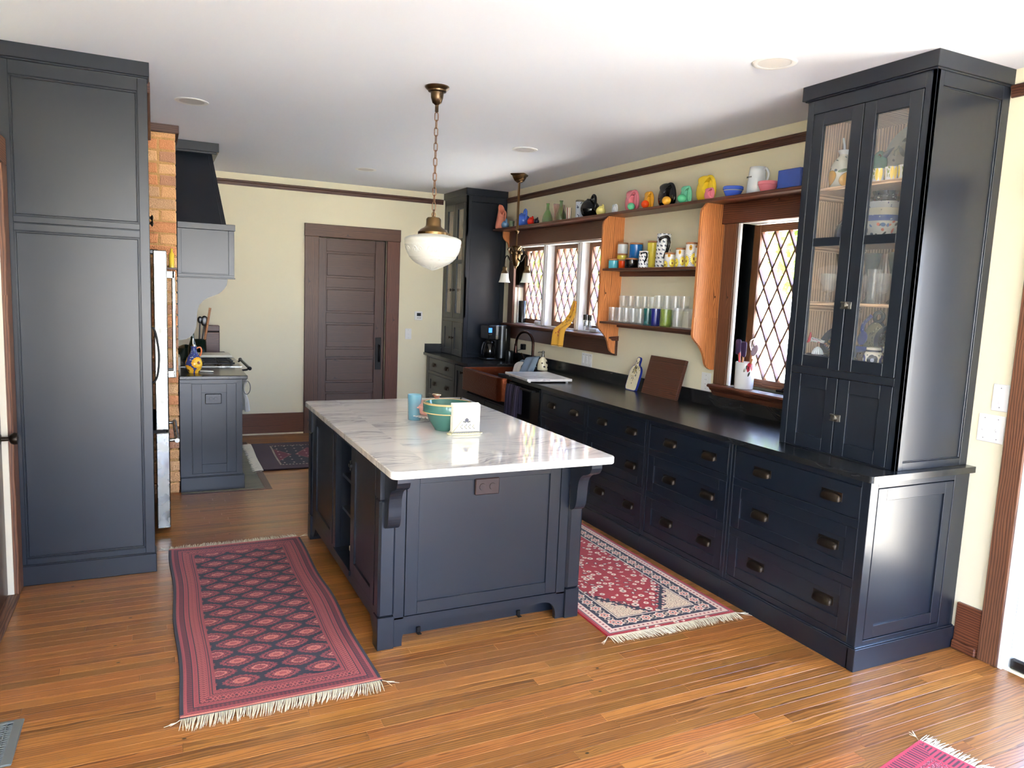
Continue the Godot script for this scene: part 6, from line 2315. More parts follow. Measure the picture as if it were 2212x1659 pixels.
	# the lowest compartment
	var ov := dotted("lattice_olive", Color8(150, 146, 108), [Color8(40, 42, 36), Color8(206, 200, 160), Color8(70, 72, 56)], 260, 11, 4.0)
	t = local("serving_board", "dark oval pottery board with a ring handle, leaning at the back", "serving board", Vector3(-0.10, 1.50, 5.61))
	var out := []
	for k in 28:
		out.append(Vector2(cos(TAU * k / 28) * 0.070, sin(TAU * k / 28) * 0.098))
	s = S()
	pillow(s, 0, out, Vector3(0, -0.01, 0), 0.016)
	part("rim", s, glaze("dark_slate", Color8(34, 36, 38)), t)
	s = S()
	for v in out.size():
		var a: Vector2 = out[v] * 0.88
		var b: Vector2 = out[(v + 1) % out.size()] * 0.88
		tri(s, Vector3(-0.0095, -0.01, 0), Vector3(-0.0085, a.y - 0.01, a.x), Vector3(-0.0085, b.y - 0.01, b.x), Vector3.LEFT, Vector2(0.5, 0.5), Vector2(0.5, 0.5) + a * 4.0, Vector2(0.5, 0.5) + b * 4.0)
	part("painted_face", s, ov, t)
	s = S()
	tube(s, arc(Vector3(0, 0.108, 0.0), Vector3(0, 0, 0.026), Vector3(0, 0.026, 0), 0, TAU, 24), 0.011, 8, true)
	part("ring_handle", s, glaze("dark_slate", Color8(34, 36, 38)), t)
	t.rotation.z = -0.15
	t = turned("ginger_jar", "small white jar with blue flowers at the front of the lowest compartment", "jar", Vector3(-0.40, 1.384, 5.848), v2([[0.0, 0.0], [0.036, 0.0], [0.046, 0.015], [0.046, 0.038], [0.036, 0.056], [0.031, 0.06], [0.031, 0.066], [0.034, 0.068], [0.033, 0.078], [0.0, 0.082]]), flower_jar())
	t.rotation.y = 0.6
	s = S()
	lathe(s, v2([[0.0315, 0.057], [0.0335, 0.058], [0.0335, 0.066], [0.0315, 0.067]]), Vector3.ZERO, 28)
	part("dark_band", s, glaze("ink_blue", Color8(20, 22, 50)), t)
	t = local("juicer", "white ribbed citrus juicer in a dark dish behind the lowest left pane", "juicer", Vector3(-0.40, 1.384, 5.513))
	s = S()
	lathe(s, v2([[0.0, 0.0], [0.05, 0.0], [0.058, 0.016], [0.054, 0.018], [0.045, 0.006], [0.0, 0.006]]), Vector3.ZERO, 28)
	part("dish", s, glaze("ink_blue", Color8(20, 22, 50)), t)
	s = S()
	for k in 12:
		var a := TAU * k / 12
		tube(s, spline([Vector3(0.026 * cos(a), 0.006, 0.026 * sin(a)), Vector3(0.021 * cos(a), 0.03, 0.021 * sin(a)), Vector3(0.010 * cos(a), 0.046, 0.010 * sin(a)), Vector3(0, 0.05, 0)], 6), 0.006, 6)
	part("cone", s, glaze("enamel_white", Color8(234, 240, 242)), t)
	leaning_disc("floral_platter", "dark platter with a floral painted face leaning behind the juicer", "platter", Vector3(-0.26, 1.468, 5.50), 0.085, glaze("ink_blue", Color8(20, 22, 50)), -0.5, dotted("platter_face", Color8(40, 44, 60), [Color8(170, 90, 60), Color8(190, 150, 90), Color8(80, 84, 130), Color8(200, 190, 160)], 160, 12, 8.0))
	t = local("floral_ladle", "ceramic handle painted red and green lying across the platter", "ladle", Vector3(-0.40, 1.47, 5.475))
	s = S()
	tube(s, [Vector3(0.02, 0.002, -0.045), Vector3(0.0, 0.004, 0.0), Vector3(0.03, -0.006, 0.05)], [0.010, 0.013, 0.008], 10)
	part("handle", s, dotted("ladle_print", Color8(210, 214, 206), [Color8(60, 110, 100), Color8(200, 40, 60), Color8(180, 60, 120), Color8(40, 50, 60)], 90, 13, 8.0), t)
	s = S()
	pillow(s, 0, spline2(v2([[-0.02, -0.02], [0.0, -0.01], [0.006, 0.03], [0.0, 0.04], [-0.01, 0.012], [-0.02, -0.02]]), 12), Vector3(-0.01, 0.004, -0.01), 0.01)
	part("leaf", s, glaze("coral_red", Color8(206, 44, 60)), t)
	turned("blue_dish", "stack of deep blue dishes behind the flowered jar", "dish", Vector3(-0.28, 1.384, 5.72), v2([[0.0, 0.0], [0.05, 0.0], [0.072, 0.03], [0.075, 0.034], [0.062, 0.034], [0.074, 0.055], [0.078, 0.06], [0.07, 0.075], [0.0, 0.07]]), glaze("cobalt", Color8(34, 48, 130)))
	t = local("spoon_rest", "blue-rimmed pottery spoon rest with a curved handle at the left of the right door", "spoon rest", Vector3(-0.33, 1.50, 5.72))
	s = S()
	out = []
	for k in 20:
		out.append(Vector2(cos(TAU * k / 20) * 0.028, sin(TAU * k / 20) * 0.036))
	pillow(s, 0, out, Vector3.ZERO, 0.014)
	tube(s, spline([Vector3(0, 0.03, -0.01), Vector3(0, 0.07, -0.012), Vector3(0, 0.105, 0.012), Vector3(0, 0.115, 0.022)], 12), 0.010, 8)
	part("body", s, dotted("cobalt_dots", Color8(36, 46, 130), [Color8(220, 224, 226)], 26, 14, 6.0), t)
	t.rotation.z = -0.2
	turned("sugar_bowl", "brown mottled pot left of the flowered jar", "pot", Vector3(-0.34, 1.384, 5.755), v2([[0.0, 0.0], [0.03, 0.0], [0.042, 0.02], [0.038, 0.045], [0.0, 0.055]]), dotted("mottled_brown", Color8(84, 60, 40), [Color8(40, 30, 24), Color8(140, 110, 70)], 120, 15, 6.0))
	turned("floral_mug", "white flowered mug at the right of the lowest compartment", "mug", Vector3(-0.33, 1.384, 5.885), v2([[0.0, 0.0], [0.034, 0.0], [0.036, 0.085], [0.033, 0.085], [0.03, 0.01], [0.0, 0.008]]), M["floral_white"])
	leaning_disc("dinner_plate", "dark blue flowered plate leaning right of the oval board", "plate", Vector3(-0.13, 1.49, 5.715), 0.075, glaze("ink_blue", Color8(20, 22, 50)), -0.15, M["dark_floral"])
	# far corner cabinet
	for q in [["bowl", "grey bowl dimly seen behind the far cabinet's glass doors", Vector3(-0.2, 1.985, 0.5)], ["bowl", "pink-tinted bowl on a shelf inside the far corner cabinet", Vector3(-0.2, 2.249, 0.5)]]:
		turned("pale_bowl", q[1], q[0], q[2], v2([[0.0, 0.0], [0.05, 0.0], [0.085, 0.07], [0.08, 0.07], [0.0, 0.01]]), glaze("dusty" + str(q[2].y), Color8(190, 170, 160)))
	turned("cut_glass_vase", "clear cut-glass vase low inside the far corner cabinet", "vase", Vector3(-0.25, 1.384, 0.53), v2([[0.0, 0.0], [0.04, 0.0], [0.05, 0.16], [0.047, 0.16], [0.0, 0.02]]), cg)


func plate_face() -> StandardMaterial3D:
	var im := paper(256, 256, Color8(196, 194, 170))
	for k in 90:
		var a := rng.randf() * TAU
		var r := rng.randf_range(84, 118)
		blot(im, 128 + cos(a) * r, 128 + sin(a) * r, rng.randf_range(4, 12), rng.randf_range(2, 4), a + rng.randf_range(0.6, 2.0), [Color8(84, 86, 76), Color8(110, 112, 92)][k % 2])
	for k in 7:
		var a := TAU * k / 7
		blot(im, 128 + cos(a) * 64, 128 + sin(a) * 64, 26, 8, a + 0.5, Color8(104, 108, 84))
	blot(im, 150, 150, 34, 28, 0.5, Color8(150, 140, 70))
	blot(im, 168, 188, 24, 24, 0, Color8(190, 110, 70))
	blot(im, 108, 160, 24, 30, 0.2, Color8(168, 160, 84))
	return print_mat("plate_face", im, 0.15)


func flower_jar() -> StandardMaterial3D:
	var im := paper(256, 128, Color8(232, 226, 206))
	for k in 5:
		petals(im, 26 + k * 51, 80, 22, 5, Color8(40, 52, 130) if k % 2 else Color8(26, 26, 44), Color8(200, 204, 220), 0.9)
		blot(im, 50 + k * 51, 60, 4, 3, 0, Color8(90, 110, 90))
	return print_mat("flower_jar", im)


# ---------------------------------------------------------------- on and in the island
func island_things():
	var y := 0.8974
	tumbler("water_glass", "pale aqua glass tumbler on the marble island top", Vector3(-2.178, y, 4.25), 0.036, 0.042, 0.148, mat("aqua_glass"), "")
	var t := turned("cake_stand", "white lace-edged pedestal stand under the pink pan", "cake stand", Vector3(-2.045, y, 4.255), v2([[0.0, 0.0], [0.055, 0.0], [0.05, 0.006], [0.03, 0.014], [0.035, 0.022], [0.13, 0.026], [0.142, 0.030], [0.13, 0.031], [0.0, 0.030]]), glaze("milk_glass", Color8(230, 226, 214)), "", 40)
	var s := S()
	for k in 36:
		var a := TAU * k / 36
		lathe(s, v2([[0.0, -0.004], [0.009, -0.002], [0.009, 0.002], [0.0, 0.004]]), Vector3(0.145 * cos(a), 0.028, 0.145 * sin(a)), 8)
	part("lace_edge", s, glaze("milk_glass", Color8(230, 226, 214)), t)
	var pk := glaze("blush", Color8(238, 178, 164), 0.14)
	t = turned("braiser_pan", "blush pink lidded pan with a steel knob on the white stand", "pan", Vector3(-2.045, y + 0.031, 4.255), v2([[0.0, 0.0], [0.10, 0.0], [0.114, 0.012], [0.123, 0.045], [0.125, 0.05], [0.0, 0.05]]), pk, "", 48)
	s = S()
	lathe(s, v2([[0.0, 0.05], [0.126, 0.05], [0.126, 0.056], [0.115, 0.064], [0.075, 0.078], [0.03, 0.085], [0.0, 0.086]]), Vector3.ZERO, 48)
	for k in 5:
		var a := TAU * k / 5
		pillow(s, 1, spline2(v2([[0.03 * cos(a), 0.03 * sin(a)], [0.09 * cos(a - 0.35), 0.09 * sin(a - 0.35)], [0.10 * cos(a), 0.10 * sin(a)], [0.09 * cos(a + 0.35), 0.09 * sin(a + 0.35)], [0.03 * cos(a), 0.03 * sin(a)]]), 16), Vector3(0, 0.072, 0), 0.012)
	part("lid", s, pk, t)
	s = S()
	lathe(s, v2([[0.0, 0.083], [0.012, 0.083], [0.012, 0.095], [0.02, 0.105], [0.027, 0.113], [0.026, 0.117], [0.0, 0.118]]), Vector3.ZERO, 24)
	part("lid_knob", s, mat("pewter_bright", Color8(200, 184, 164), 0.25, 1.0), t)
	for sg in [-1.0, 1.0]:
		s = S()
		tube(s, spline([Vector3(sg * 0.118, 0.046, -0.03), Vector3(sg * 0.15, 0.047, -0.022), Vector3(sg * 0.158, 0.047, 0.0), Vector3(sg * 0.15, 0.047, 0.022), Vector3(sg * 0.118, 0.046, 0.03)], 14), 0.007, 8)
		part("handle", s, pk, t)
	t = turned("mixing_bowl", "green stoneware mixing bowl with tan rim lines on the marble island", "bowl", Vector3(-2.098, y, 4.575), v2([[0.0, 0.0], [0.068, 0.0], [0.07, 0.006], [0.10, 0.05], [0.115, 0.085], [0.119, 0.094], [0.131, 0.098], [0.133, 0.102], [0.134, 0.142], [0.130, 0.150], [0.122, 0.150], [0.118, 0.14], [0.10, 0.07], [0.06, 0.015], [0.0, 0.01]]), glaze("stoneware_green", Color8(66, 112, 100), 0.1), "", 56)
	s = S()
	for q in [[0.132, 0.147, 0.0035], [0.1325, 0.0995, 0.003], [0.1215, 0.1505, 0.002]]:
		tube(s, arc(Vector3(0, q[1], 0), Vector3(q[0], 0, 0), Vector3(0, 0, q[0]), 0, TAU, 56), q[2], 6, true)
	part("rim_lines", s, glaze("tan_rim", Color8(206, 176, 122), 0.2), t)
	t = local("stirring_spoon", "thin dark spoon leaning in the green mixing bowl", "spoon", Vector3(-2.03, 0.93, 4.53))
	s = S()
	tube(s, [Vector3(-0.03, 0.0, 0.02), Vector3(0.05, 0.13, -0.05)], 0.004, 8)
	pillow(s, 0, spline2(v2([[-0.02, 0.0], [0.0, -0.03], [0.02, 0.0], [0.0, 0.03], [-0.02, 0.0]]), 14), Vector3(-0.03, 0.0, 0.02), 0.006)
	part("body", s, mat("bronze"), t)
	# napkins
	t = local("napkin_holder", "cream ceramic napkin holder with a triangular painted front", "napkin holder", Vector3(-2.055, y, 4.725))
	var im := paper(256, 160, Color8(238, 226, 178))
	var ink := Color8(44, 44, 52)
	for k in 17:
		petals(im, 10 + k * 15, 148, 8, 6, ink, Color8(200, 200, 190), 0.9)
		petals(im, 16 + k * 14, 133, 7, 6, ink, Color8(160, 160, 150), 0.9)
	petals(im, 128, 26, 17, 8, Color8(70, 66, 76), ink, 0.9)
	for q in [[104, 38], [152, 38], [116, 42], [140, 42], [128, 8]]:
		blot(im, q[0], q[1], 7, 7, 0, Color8(60, 60, 62))
	for q in [[76, 84], [110, 84], [142, 84], [176, 84]]:
		for e in [-1, 1]:
			stroke(im, Vector2(q[0], q[1]), Vector2(q[0] + 14, q[1] + e * 16), 2.2, Color8(84, 84, 84))
			blot(im, q[0] + 16, q[1] + e * 16, 6, 4, 0.5 * e, Color8(92, 92, 100))
	s = S()
	var tri_p := PackedVector2Array([Vector2(-0.085, 0.003), Vector2(0.085, 0.003), Vector2(0.012, 0.092), Vector2(-0.012, 0.092)])
	var cer := glaze("cream_ceramic", Color8(240, 228, 184), 0.2)
	prism(s, 2, tri_p, -0.030, -0.024, 0)
	prism(s, 2, tri_p, 0.020, 0.0262, 0)
	var ov := []
	for k in 32:
		ov.append(Vector2(cos(TAU * k / 32) * 0.10, sin(TAU * k / 32) * 0.045))
	pillow(s, 1, ov, Vector3(0, 0.005, 0), 0.010, 4.0)
	part("body", s, cer, t)
	s = S()
	var face := []
	for p in [Vector2(-0.084, 0.004), Vector2(0.084, 0.004), Vector2(0.012, 0.091), Vector2(-0.012, 0.091)]:
		face.append([Vector3(p.x, p.y, 0.0265), Vector2(0.5 + p.x / 0.17, 1.0 - p.y / 0.095)])
	tri(s, face[0][0], face[1][0], face[2][0], Vector3.BACK, face[0][1], face[1][1], face[2][1])
	tri(s, face[0][0], face[2][0], face[3][0], Vector3.BACK, face[0][1], face[2][1], face[3][1])
	part("painted_front", s, print_mat("napkin_print", im, 0.25), t)
	t.rotation.y = -0.06
	t = local("paper_napkins", "stack of square cream paper napkins standing in the holder", "napkins", Vector3(-2.052, y + 0.009, 4.722))
	s = S()
	for k in 5:
		box(s, -0.077 + k * 0.0006, 0.077 - k * 0.0004, 0.0, 0.157 - k * 0.001, -0.021 + k * 0.008, -0.0146 + k * 0.008, 0.002)
	part("stack", s, mat("paper"), t)
	t.rotation.y = -0.06
	# in the shelf bay
	t = turned("strawberry_jar", "red strawberry-shaped jar with a green cap in the island's shelf bay", "jar", Vector3(-2.47, 0.17, 4.40), spline2(v2([[0.001, 0.0], [0.035, 0.0], [0.055, 0.03], [0.072, 0.075], [0.068, 0.105], [0.04, 0.125], [0.001, 0.13]]), 24), glaze("strawberry", Color8(196, 24, 30), 0.1), "", 32)
	s = S()
	for k in 7:
		var a := TAU * k / 7
		tube(s, [Vector3(0, 0.13, 0), Vector3(0.03 * cos(a), 0.128, 0.03 * sin(a)), Vector3(0.055 * cos(a), 0.112, 0.055 * sin(a))], [0.01, 0.008, 0.002], 6)
	tube(s, [Vector3(0, 0.128, 0), Vector3(0.004, 0.15, 0)], 0.006, 6)
	part("leaf_cap", s, glaze("leaf", Color8(56, 84, 40)), t)
	turned("cream_pot", "cream flowerpot-shaped crock before the strawberry jar in the shelf bay", "crock", Vector3(-2.545, 0.17, 4.465), v2([[0.0, 0.0], [0.035, 0.0], [0.048, 0.06], [0.052, 0.062], [0.052, 0.08], [0.046, 0.082], [0.0, 0.07]]), glaze("cream_ceramic", Color8(240, 228, 184), 0.2))
	turned("pink_figurine", "small pink jar on the middle shelf of the island's bay", "jar", Vector3(-2.53, 0.41, 4.47), v2([[0.0, 0.0], [0.03, 0.0], [0.036, 0.03], [0.024, 0.06], [0.03, 0.08], [0.0, 0.10]]), glaze("blush", Color8(238, 178, 164)))
	turned("pink_cup", "pink cup on the upper shelf of the island's bay", "cup", Vector3(-2.53, 0.60, 4.47), v2([[0.0, 0.0], [0.03, 0.0], [0.034, 0.06], [0.0, 0.065]]), glaze("pink", Color8(224, 128, 142)))
	turned("green_jar", "pale green jar high in the island's bay", "jar", Vector3(-2.51, 0.60, 4.40), v2([[0.0, 0.0], [0.03, 0.0], [0.034, 0.10], [0.026, 0.12], [0.0, 0.125]]), glaze("sage_light", Color8(130, 160, 130)))


# ---------------------------------------------------------------- worktop and sills
func counter_things():
	var t := thing("coffee_maker", "black and steel coffee maker with a blue display, by the far corner cabinet", "coffee maker", Vector3(-0.16, 0.914, 0.90))
	var blk := mat("black_plastic")
	var s := S()
	box(s, -0.30, -0.03, 0.914, 0.938, 0.79, 1.02, 0.008)
	box(s, -0.285, -0.03, 1.135, 1.296, 0.79, 1.015, 0.012)
	part("housing", s, blk, t)
	s = S()
	var out := PackedVector2Array()
	for k in 13:
		var a := PI / 2 * k / 12
		out.append(Vector2(-0.105 - 0.06 * cos(a), 0.965 + 0.06 * sin(a)))
	for q in [Vector2(-0.028, 1.024), Vector2(-0.028, 0.785), Vector2(-0.165, 0.785)]:
		out.append(q)
	prism(s, 1, out, 0.938, 1.292, 1, Vector2.ZERO, true)
	part("steel_body", s, mat("dark_steel"), t)
	s = S()
	box(s, -0.20, -0.168, 1.14, 1.292, 1.012, 1.018, 0.003)
	part("steel_strip", s, mat("chrome"), t)
	s = S()
	box(s, -0.085, -0.073, 1.10, 1.26, 1.0235, 1.0265, 0.001)
	part("steel_strip", s, mat("chrome"), t)
	s = S()
	box(s, -0.284, -0.245, 1.215, 1.265, 1.0135, 1.0165, 0.001)
	var dm := mat("blue_display", Color8(40, 90, 200), 0.3)
	dm.emission_enabled = true
	dm.emission = Color8(60, 120, 240)
	dm.emission_energy_multiplier = 1.2
	part("display", s, dm, t)
	s = S()
	for k in 3:
		lathe(s, v2([[0.0, 0.0], [0.006, 0.0], [0.005, 0.003], [0.0, 0.003]]), Vector3(-0.278 + k * 0.014, 1.195, 1.015), 10, 2)
	part("buttons", s, mat("pewter"), t)
	s = S()
	lathe(s, v2([[0.0, 0.94], [0.055, 0.94], [0.066, 0.96], [0.068, 1.01], [0.058, 1.07], [0.05, 1.09], [0.056, 1.105], [0.045, 1.125], [0.0, 1.13]]), Vector3(-0.235, 0, 0.945), 28)
	part("carafe", s, glaze("black", Color8(10, 10, 11), 0.06), t)
	s = S()
	tube(s, spline([Vector3(-0.29, 1.10, 0.96), Vector3(-0.325, 1.10, 0.98), Vector3(-0.345, 1.04, 0.985), Vector3(-0.34, 0.985, 0.98)], 14), 0.009, 8)
	part("carafe_handle", s, mat("dark_steel"), t)
	turned("black_canister", "dark steel canister beside the coffee maker on the black worktop", "canister", Vector3(-0.07, 0.914, 1.105), v2([[0.0, 0.0], [0.038, 0.0], [0.040, 0.004], [0.040, 0.105], [0.036, 0.115], [0.0, 0.118]]), mat("dark_steel"))
	t = thing("power_plug", "black plug with a cord on the wall left of the faucet", "plug", Vector3(0.01, 1.08, 1.30))
	s = S()
	box(s, -0.012, XW, 1.055, 1.115, 1.245, 1.30, 0.004)
	part("block", s, blk, t)
	s = S()
	tube(s, spline([Vector3(-0.002, 1.058, 1.27), Vector3(-0.02, 1.04, 1.20), Vector3(-0.03, 1.02, 1.12), Vector3(-0.05, 0.99, 1.06), Vector3(-0.06, 0.922, 1.0)], 16), 0.003, 6)
	part("cord", s, blk, t)
	# boards
	t = local("marble_board", "white marble pastry board lying on the worktop beside the sink", "board", Vector3(-0.525, 0.914, 2.64))
	s = S()
	box(s, -0.205, 0.205, 0.012, 0.034, -0.275, 0.275, 0.003, 0)
	part("slab", s, mat("marble"), t)
	s = S()
	for q in [[-0.17, -0.24], [0.17, -0.24], [-0.17, 0.24], [0.17, 0.24]]:
		lathe(s, v2([[0.0, 0.0], [0.010, 0.0], [0.012, 0.012], [0.0, 0.012]]), Vector3(q[0], 0, q[1]), 10)
	part("foot", s, mat("white_plastic"), t)
	t.rotation.y = -0.10
	t = local("cutting_board", "reddish brown wooden cutting board leaning on the wall below the shelves", "board", Vector3(-0.075, 0.914, 3.77))
	s = S()
	for k in 6:
		box(s, -0.014, 0.014, k * 0.0505, (k + 1) * 0.0505, -0.212, 0.212, 0.001, 2, Vector2(k * 0.37, k * 0.13))
	part("board", s, mat("walnut"), t)
	t.rotation.z = -0.25
	t = local("ceramic_board", "cream pottery board with blue rim and leaf pattern, leaning left of the wooden board", "board", Vector3(-0.09, 0.914, 3.42))
	var im := paper(256, 256, Color8(230, 220, 186))
	for k in 60:
		var a := Vector2(128 + rng.randfn() * 26, 100 + rng.randfn() * 34)
		blot(im, a.x, a.y, 8, 4, rng.randf() * 3, [Color8(70, 66, 40), Color8(150, 130, 40), Color8(40, 44, 60)][k % 3])
	for k in 60:
		blot(im, rng.randf() * 256, rng.randf_range(130, 230), 2, 2, 0, Color8(150, 140, 110))
	var cbm := print_mat("leaf_board", im, 0.2)
	var o2 := spline2(v2([[-0.055, 0.0], [0.055, 0.0], [0.075, 0.02], [0.077, 0.10], [0.074, 0.165], [0.05, 0.20], [0.026, 0.215], [0.026, 0.255], [0.014, 0.275], [-0.014, 0.275], [-0.026, 0.255], [-0.026, 0.215], [-0.05, 0.20], [-0.074, 0.165], [-0.077, 0.10], [-0.075, 0.02], [-0.055, 0.0]]), 48)
	o2.pop_back()
	var pv := PackedVector2Array(o2)
	s = S()
	prism(s, 0, pv, -0.008, 0.008, 1)
	part("rim", s, glaze("cobalt", Color8(34, 48, 130)), t)
	s = S()
	var inn := Geometry2D.offset_polygon(pv, -0.006)[0]
	var idx := Geometry2D.triangulate_polygon(inn)
	for k in range(0, idx.size(), 3):
		var p := [inn[idx[k]], inn[idx[k + 1]], inn[idx[k + 2]]]
		tri(s, to3(0, p[0].x, p[0].y, -0.0088), to3(0, p[1].x, p[1].y, -0.0088), to3(0, p[2].x, p[2].y, -0.0088), Vector3.LEFT, Vector2(0.5 + p[0].x * 5.5, 1.0 - p[0].y * 3.6), Vector2(0.5 + p[1].x * 5.5, 1.0 - p[1].y * 3.6), Vector2(0.5 + p[2].x * 5.5, 1.0 - p[2].y * 3.6))
	part("painted_face", s, cbm, t)
	t.rotation.z = -0.27


func sill_things():
	turned("speaker", "black cylindrical speaker on the left end of the sink window sill", "speaker", Vector3(0.085, 1.333, 1.06), v2([[0.0, 0.0], [0.036, 0.0], [0.04, 0.004], [0.041, 0.23], [0.037, 0.236], [0.0, 0.236]]), mat("black_plastic"), "", 32)
	var t := local("patterned_roll", "small white roll with grey pattern lying on the sink window sill", "roll", Vector3(0.085, 1.333, 1.43))
	var s := S()
	lathe(s, v2([[0.0, -0.045], [0.018, -0.045], [0.02, -0.042], [0.02, 0.042], [0.018, 0.045], [0.0, 0.045]]), Vector3(0, 0.02, 0), 20, 2)
	part("body", s, dotted("grey_print", Color8(236, 236, 236), [Color8(150, 150, 158), Color8(190, 190, 196)], 80, 20, 6.0), t)
	for q in [[2.385, "left of two clear spice grinders with black caps on the sink window sill"], [2.462, "right of two clear spice grinders with black caps on the sink window sill"]]:
		t = turned("spice_grinder", q[1], "grinder", Vector3(0.085, 1.333, q[0]), v2([[0.0, 0.0], [0.02, 0.0], [0.021, 0.095], [0.018, 0.095], [0.016, 0.004], [0.0, 0.004]]), mat("clear_glass"), "spice grinders on the window sill", 20)
		s = S()
		lathe(s, v2([[0.0, 0.04], [0.0155, 0.04], [0.0155, 0.09], [0.0, 0.09]]), Vector3.ZERO, 16)
		part("spice", s, dotted("peppercorns", Color8(40, 34, 34), [Color8(120, 70, 60), Color8(160, 140, 120), Color8(20, 20, 20)], 90, 21, 7.0), t)
		s = S()
		lathe(s, v2([[0.0, 0.094], [0.022, 0.094], [0.023, 0.144], [0.021, 0.146], [0.0, 0.146]]), Vector3.ZERO, 20)
		part("cap", s, mat("black_plastic"), t)
	t = local("sill_dish", "small white oblong dish right of the spice grinders on the sill", "dish", Vector3(0.08, 1.333, 2.575))
	s = S()
	box(s, -0.03, 0.03, 0.0, 0.006, -0.055, 0.055, 0.002)
	for q in [[-0.03, -0.025, -0.055, 0.055], [0.025, 0.03, -0.055, 0.055], [-0.03, 0.03, -0.055, -0.05], [-0.03, 0.03, 0.05, 0.055]]:
		box(s, q[0], q[1], 0.0, 0.027, q[2], q[3], 0.002)
	part("body", s, glaze("enamel_white", Color8(234, 240, 242)), t)
	t = thing("eyeglasses", "dark wire eyeglasses on the sill beside the left shelf panel", "eyeglasses", Vector3(0.06, 1.34, 2.72))
	s = S()
	for z in [2.66, 2.72]:
		tube(s, arc(Vector3(0.08, 1.365, z), Vector3(0, 0, 0.025), Vector3(0, 0.02, 0), 0, TAU, 18), 0.0016, 6, true)
	tube(s, [Vector3(0.08, 1.375, 2.635), Vector3(0.03, 1.40, 2.63), Vector3(0.02, 1.38, 2.63)], 0.0016, 6)
	tube(s, [Vector3(0.08, 1.375, 2.745), Vector3(0.03, 1.36, 2.75)], 0.0016, 6)
	part("wire_frame", s, mat("black_metal"), t)
	# yellow towel
	t = thing("kitchen_towel", "yellow embroidered towel hung over the sink window's middle sill", "towel", Vector3(-0.02, 1.33, 2.2))
	var im := paper(128, 256, Color8(228, 174, 66))
	for q in [[50, 92, Color8(110, 84, 40)], [54, 176, Color8(170, 60, 70)], [100, 24, Color8(190, 50, 50)], [92, 110, Color8(150, 120, 60)]]:
		for k in 26:
			blot(im, q[0] + rng.randfn() * 11, q[1] + rng.randfn() * 13, 4, 2, rng.randf() * 3, q[2])
	im.fill_rect(Rect2i(0, 236, 128, 4), Color8(120, 90, 40))
	im.fill_rect(Rect2i(0, 242, 128, 14), Color8(232, 214, 168))
	s = S()
	cloth_strip(s, [Vector3(0.035, 1.60, 2.262), Vector3(0.02, 1.48, 2.245), Vector3(-0.02, 1.385, 2.215), Vector3(-0.07, 1.335, 2.195), Vector3(-0.083, 1.28, 2.185), Vector3(-0.09, 1.165, 2.18)], Vector3(0.0, 0.0, 0.19), 0.016, 0.8, 0.22)
	part("fabric", s, tex_mat("yellow_towel", ImageTexture.create_from_image(im), 0.95), t)
	# crock
	im = paper(256, 128, Color8(236, 238, 238))
	for k in 2:
		var cx := 30.0 + k * 128
		for q in [[0, 0], [-9, 8], [8, 10], [-4, -12]]:
			petals(im, cx + q[0], 60 + q[1], 8, 5, Color8(176, 48, 60), Color8(90, 40, 40), 0.9)
		for q in [[18, 10], [22, 14], [-16, -4], [4, 22]]:
			blot(im, cx + q[0], 60 + q[1], 6, 3, 0.6, Color8(70, 74, 60))
	t = turned("utensil_crock", "white crock with a red flower on the near window sill, full of utensils", "crock", Vector3(0.02, 1.081, 4.555), v2([[0.0, 0.0], [0.058, 0.0], [0.062, 0.005], [0.063, 0.172], [0.061, 0.178], [0.056, 0.178], [0.055, 0.02], [0.0, 0.015]]), print_mat("flower_crock", im, 0.1), "", 40)
	t.rotation.y = 2.1
	var c := Vector3(0.02, 1.081, 4.555)
	var pur := glaze("aubergine", Color8(62, 44, 84), 0.4)
	for q in [["spatula", "dark purple spatula leaning left in the white crock", Vector3(-0.02, 0.10, -0.02), Vector3(-0.03, 0.32, -0.055), 1], ["spatula", "purple spatula upright in the middle of the white crock", Vector3(-0.035, 0.10, 0.01), Vector3(-0.045, 0.31, 0.022), 1], ["ladle", "purple ladle with a steel bowl leaning right in the white crock", Vector3(0.0, 0.10, 0.03), Vector3(-0.02, 0.29, 0.105), 2], ["whisk", "wire whisk standing in the white crock", Vector3(0.02, 0.10, 0.01), Vector3(0.02, 0.34, 0.05), 3], ["brush", "small red-handled brush in the white crock", Vector3(-0.045, 0.12, -0.005), Vector3(-0.05, 0.24, -0.008), 4]]:
		var u := thing(q[0], q[1], q[0], c + q[2])
		var a: Vector3 = c + q[2]
		var b: Vector3 = c + q[3]
		var d := (b - a).normalized()
		s = S()
		tube(s, [a, b - d * (0.09 if q[4] < 4 else 0.0)], 0.006, 8)
		part("handle", s, mat("lid_wood") if q[4] != 4 else glaze("coral_red", Color8(206, 44, 60)), u)
		s = S()
		if q[4] == 1:
			var bl := spline2(v2([[-0.018, -0.05], [0.018, -0.05], [0.026, 0.0], [0.024, 0.045], [0.018, 0.05], [-0.018, 0.05], [-0.024, 0.045], [-0.026, 0.0], [-0.018, -0.05]]), 24)
			bl.pop_back()
			pillow(s, 0, bl, b - d * 0.045, 0.014)
			part("blade", s, pur, u)
		elif q[4] == 2:
			var bl := []
			for k in 20:
				bl.append(Vector2(cos(TAU * k / 20) * 0.024, sin(TAU * k / 20) * 0.042).rotated(-0.5))
			pillow(s, 0, bl, b - d * 0.03, 0.022)
			part("bowl", s, glaze("mauve", Color8(176, 158, 176), 0.2), u)
		elif q[4] == 3:
			for k in 6:
				var e := Basis(d, TAU * k / 12) * (d.cross(Vector3.RIGHT).normalized())
				tube(s, spline([b - d * 0.10, b - d * 0.06 + e * 0.022, b - d * 0.02 + e * 0.027, b, b - d * 0.02 - e * 0.027, b - d * 0.06 - e * 0.022, b - d * 0.10], 18), 0.0012, 5)
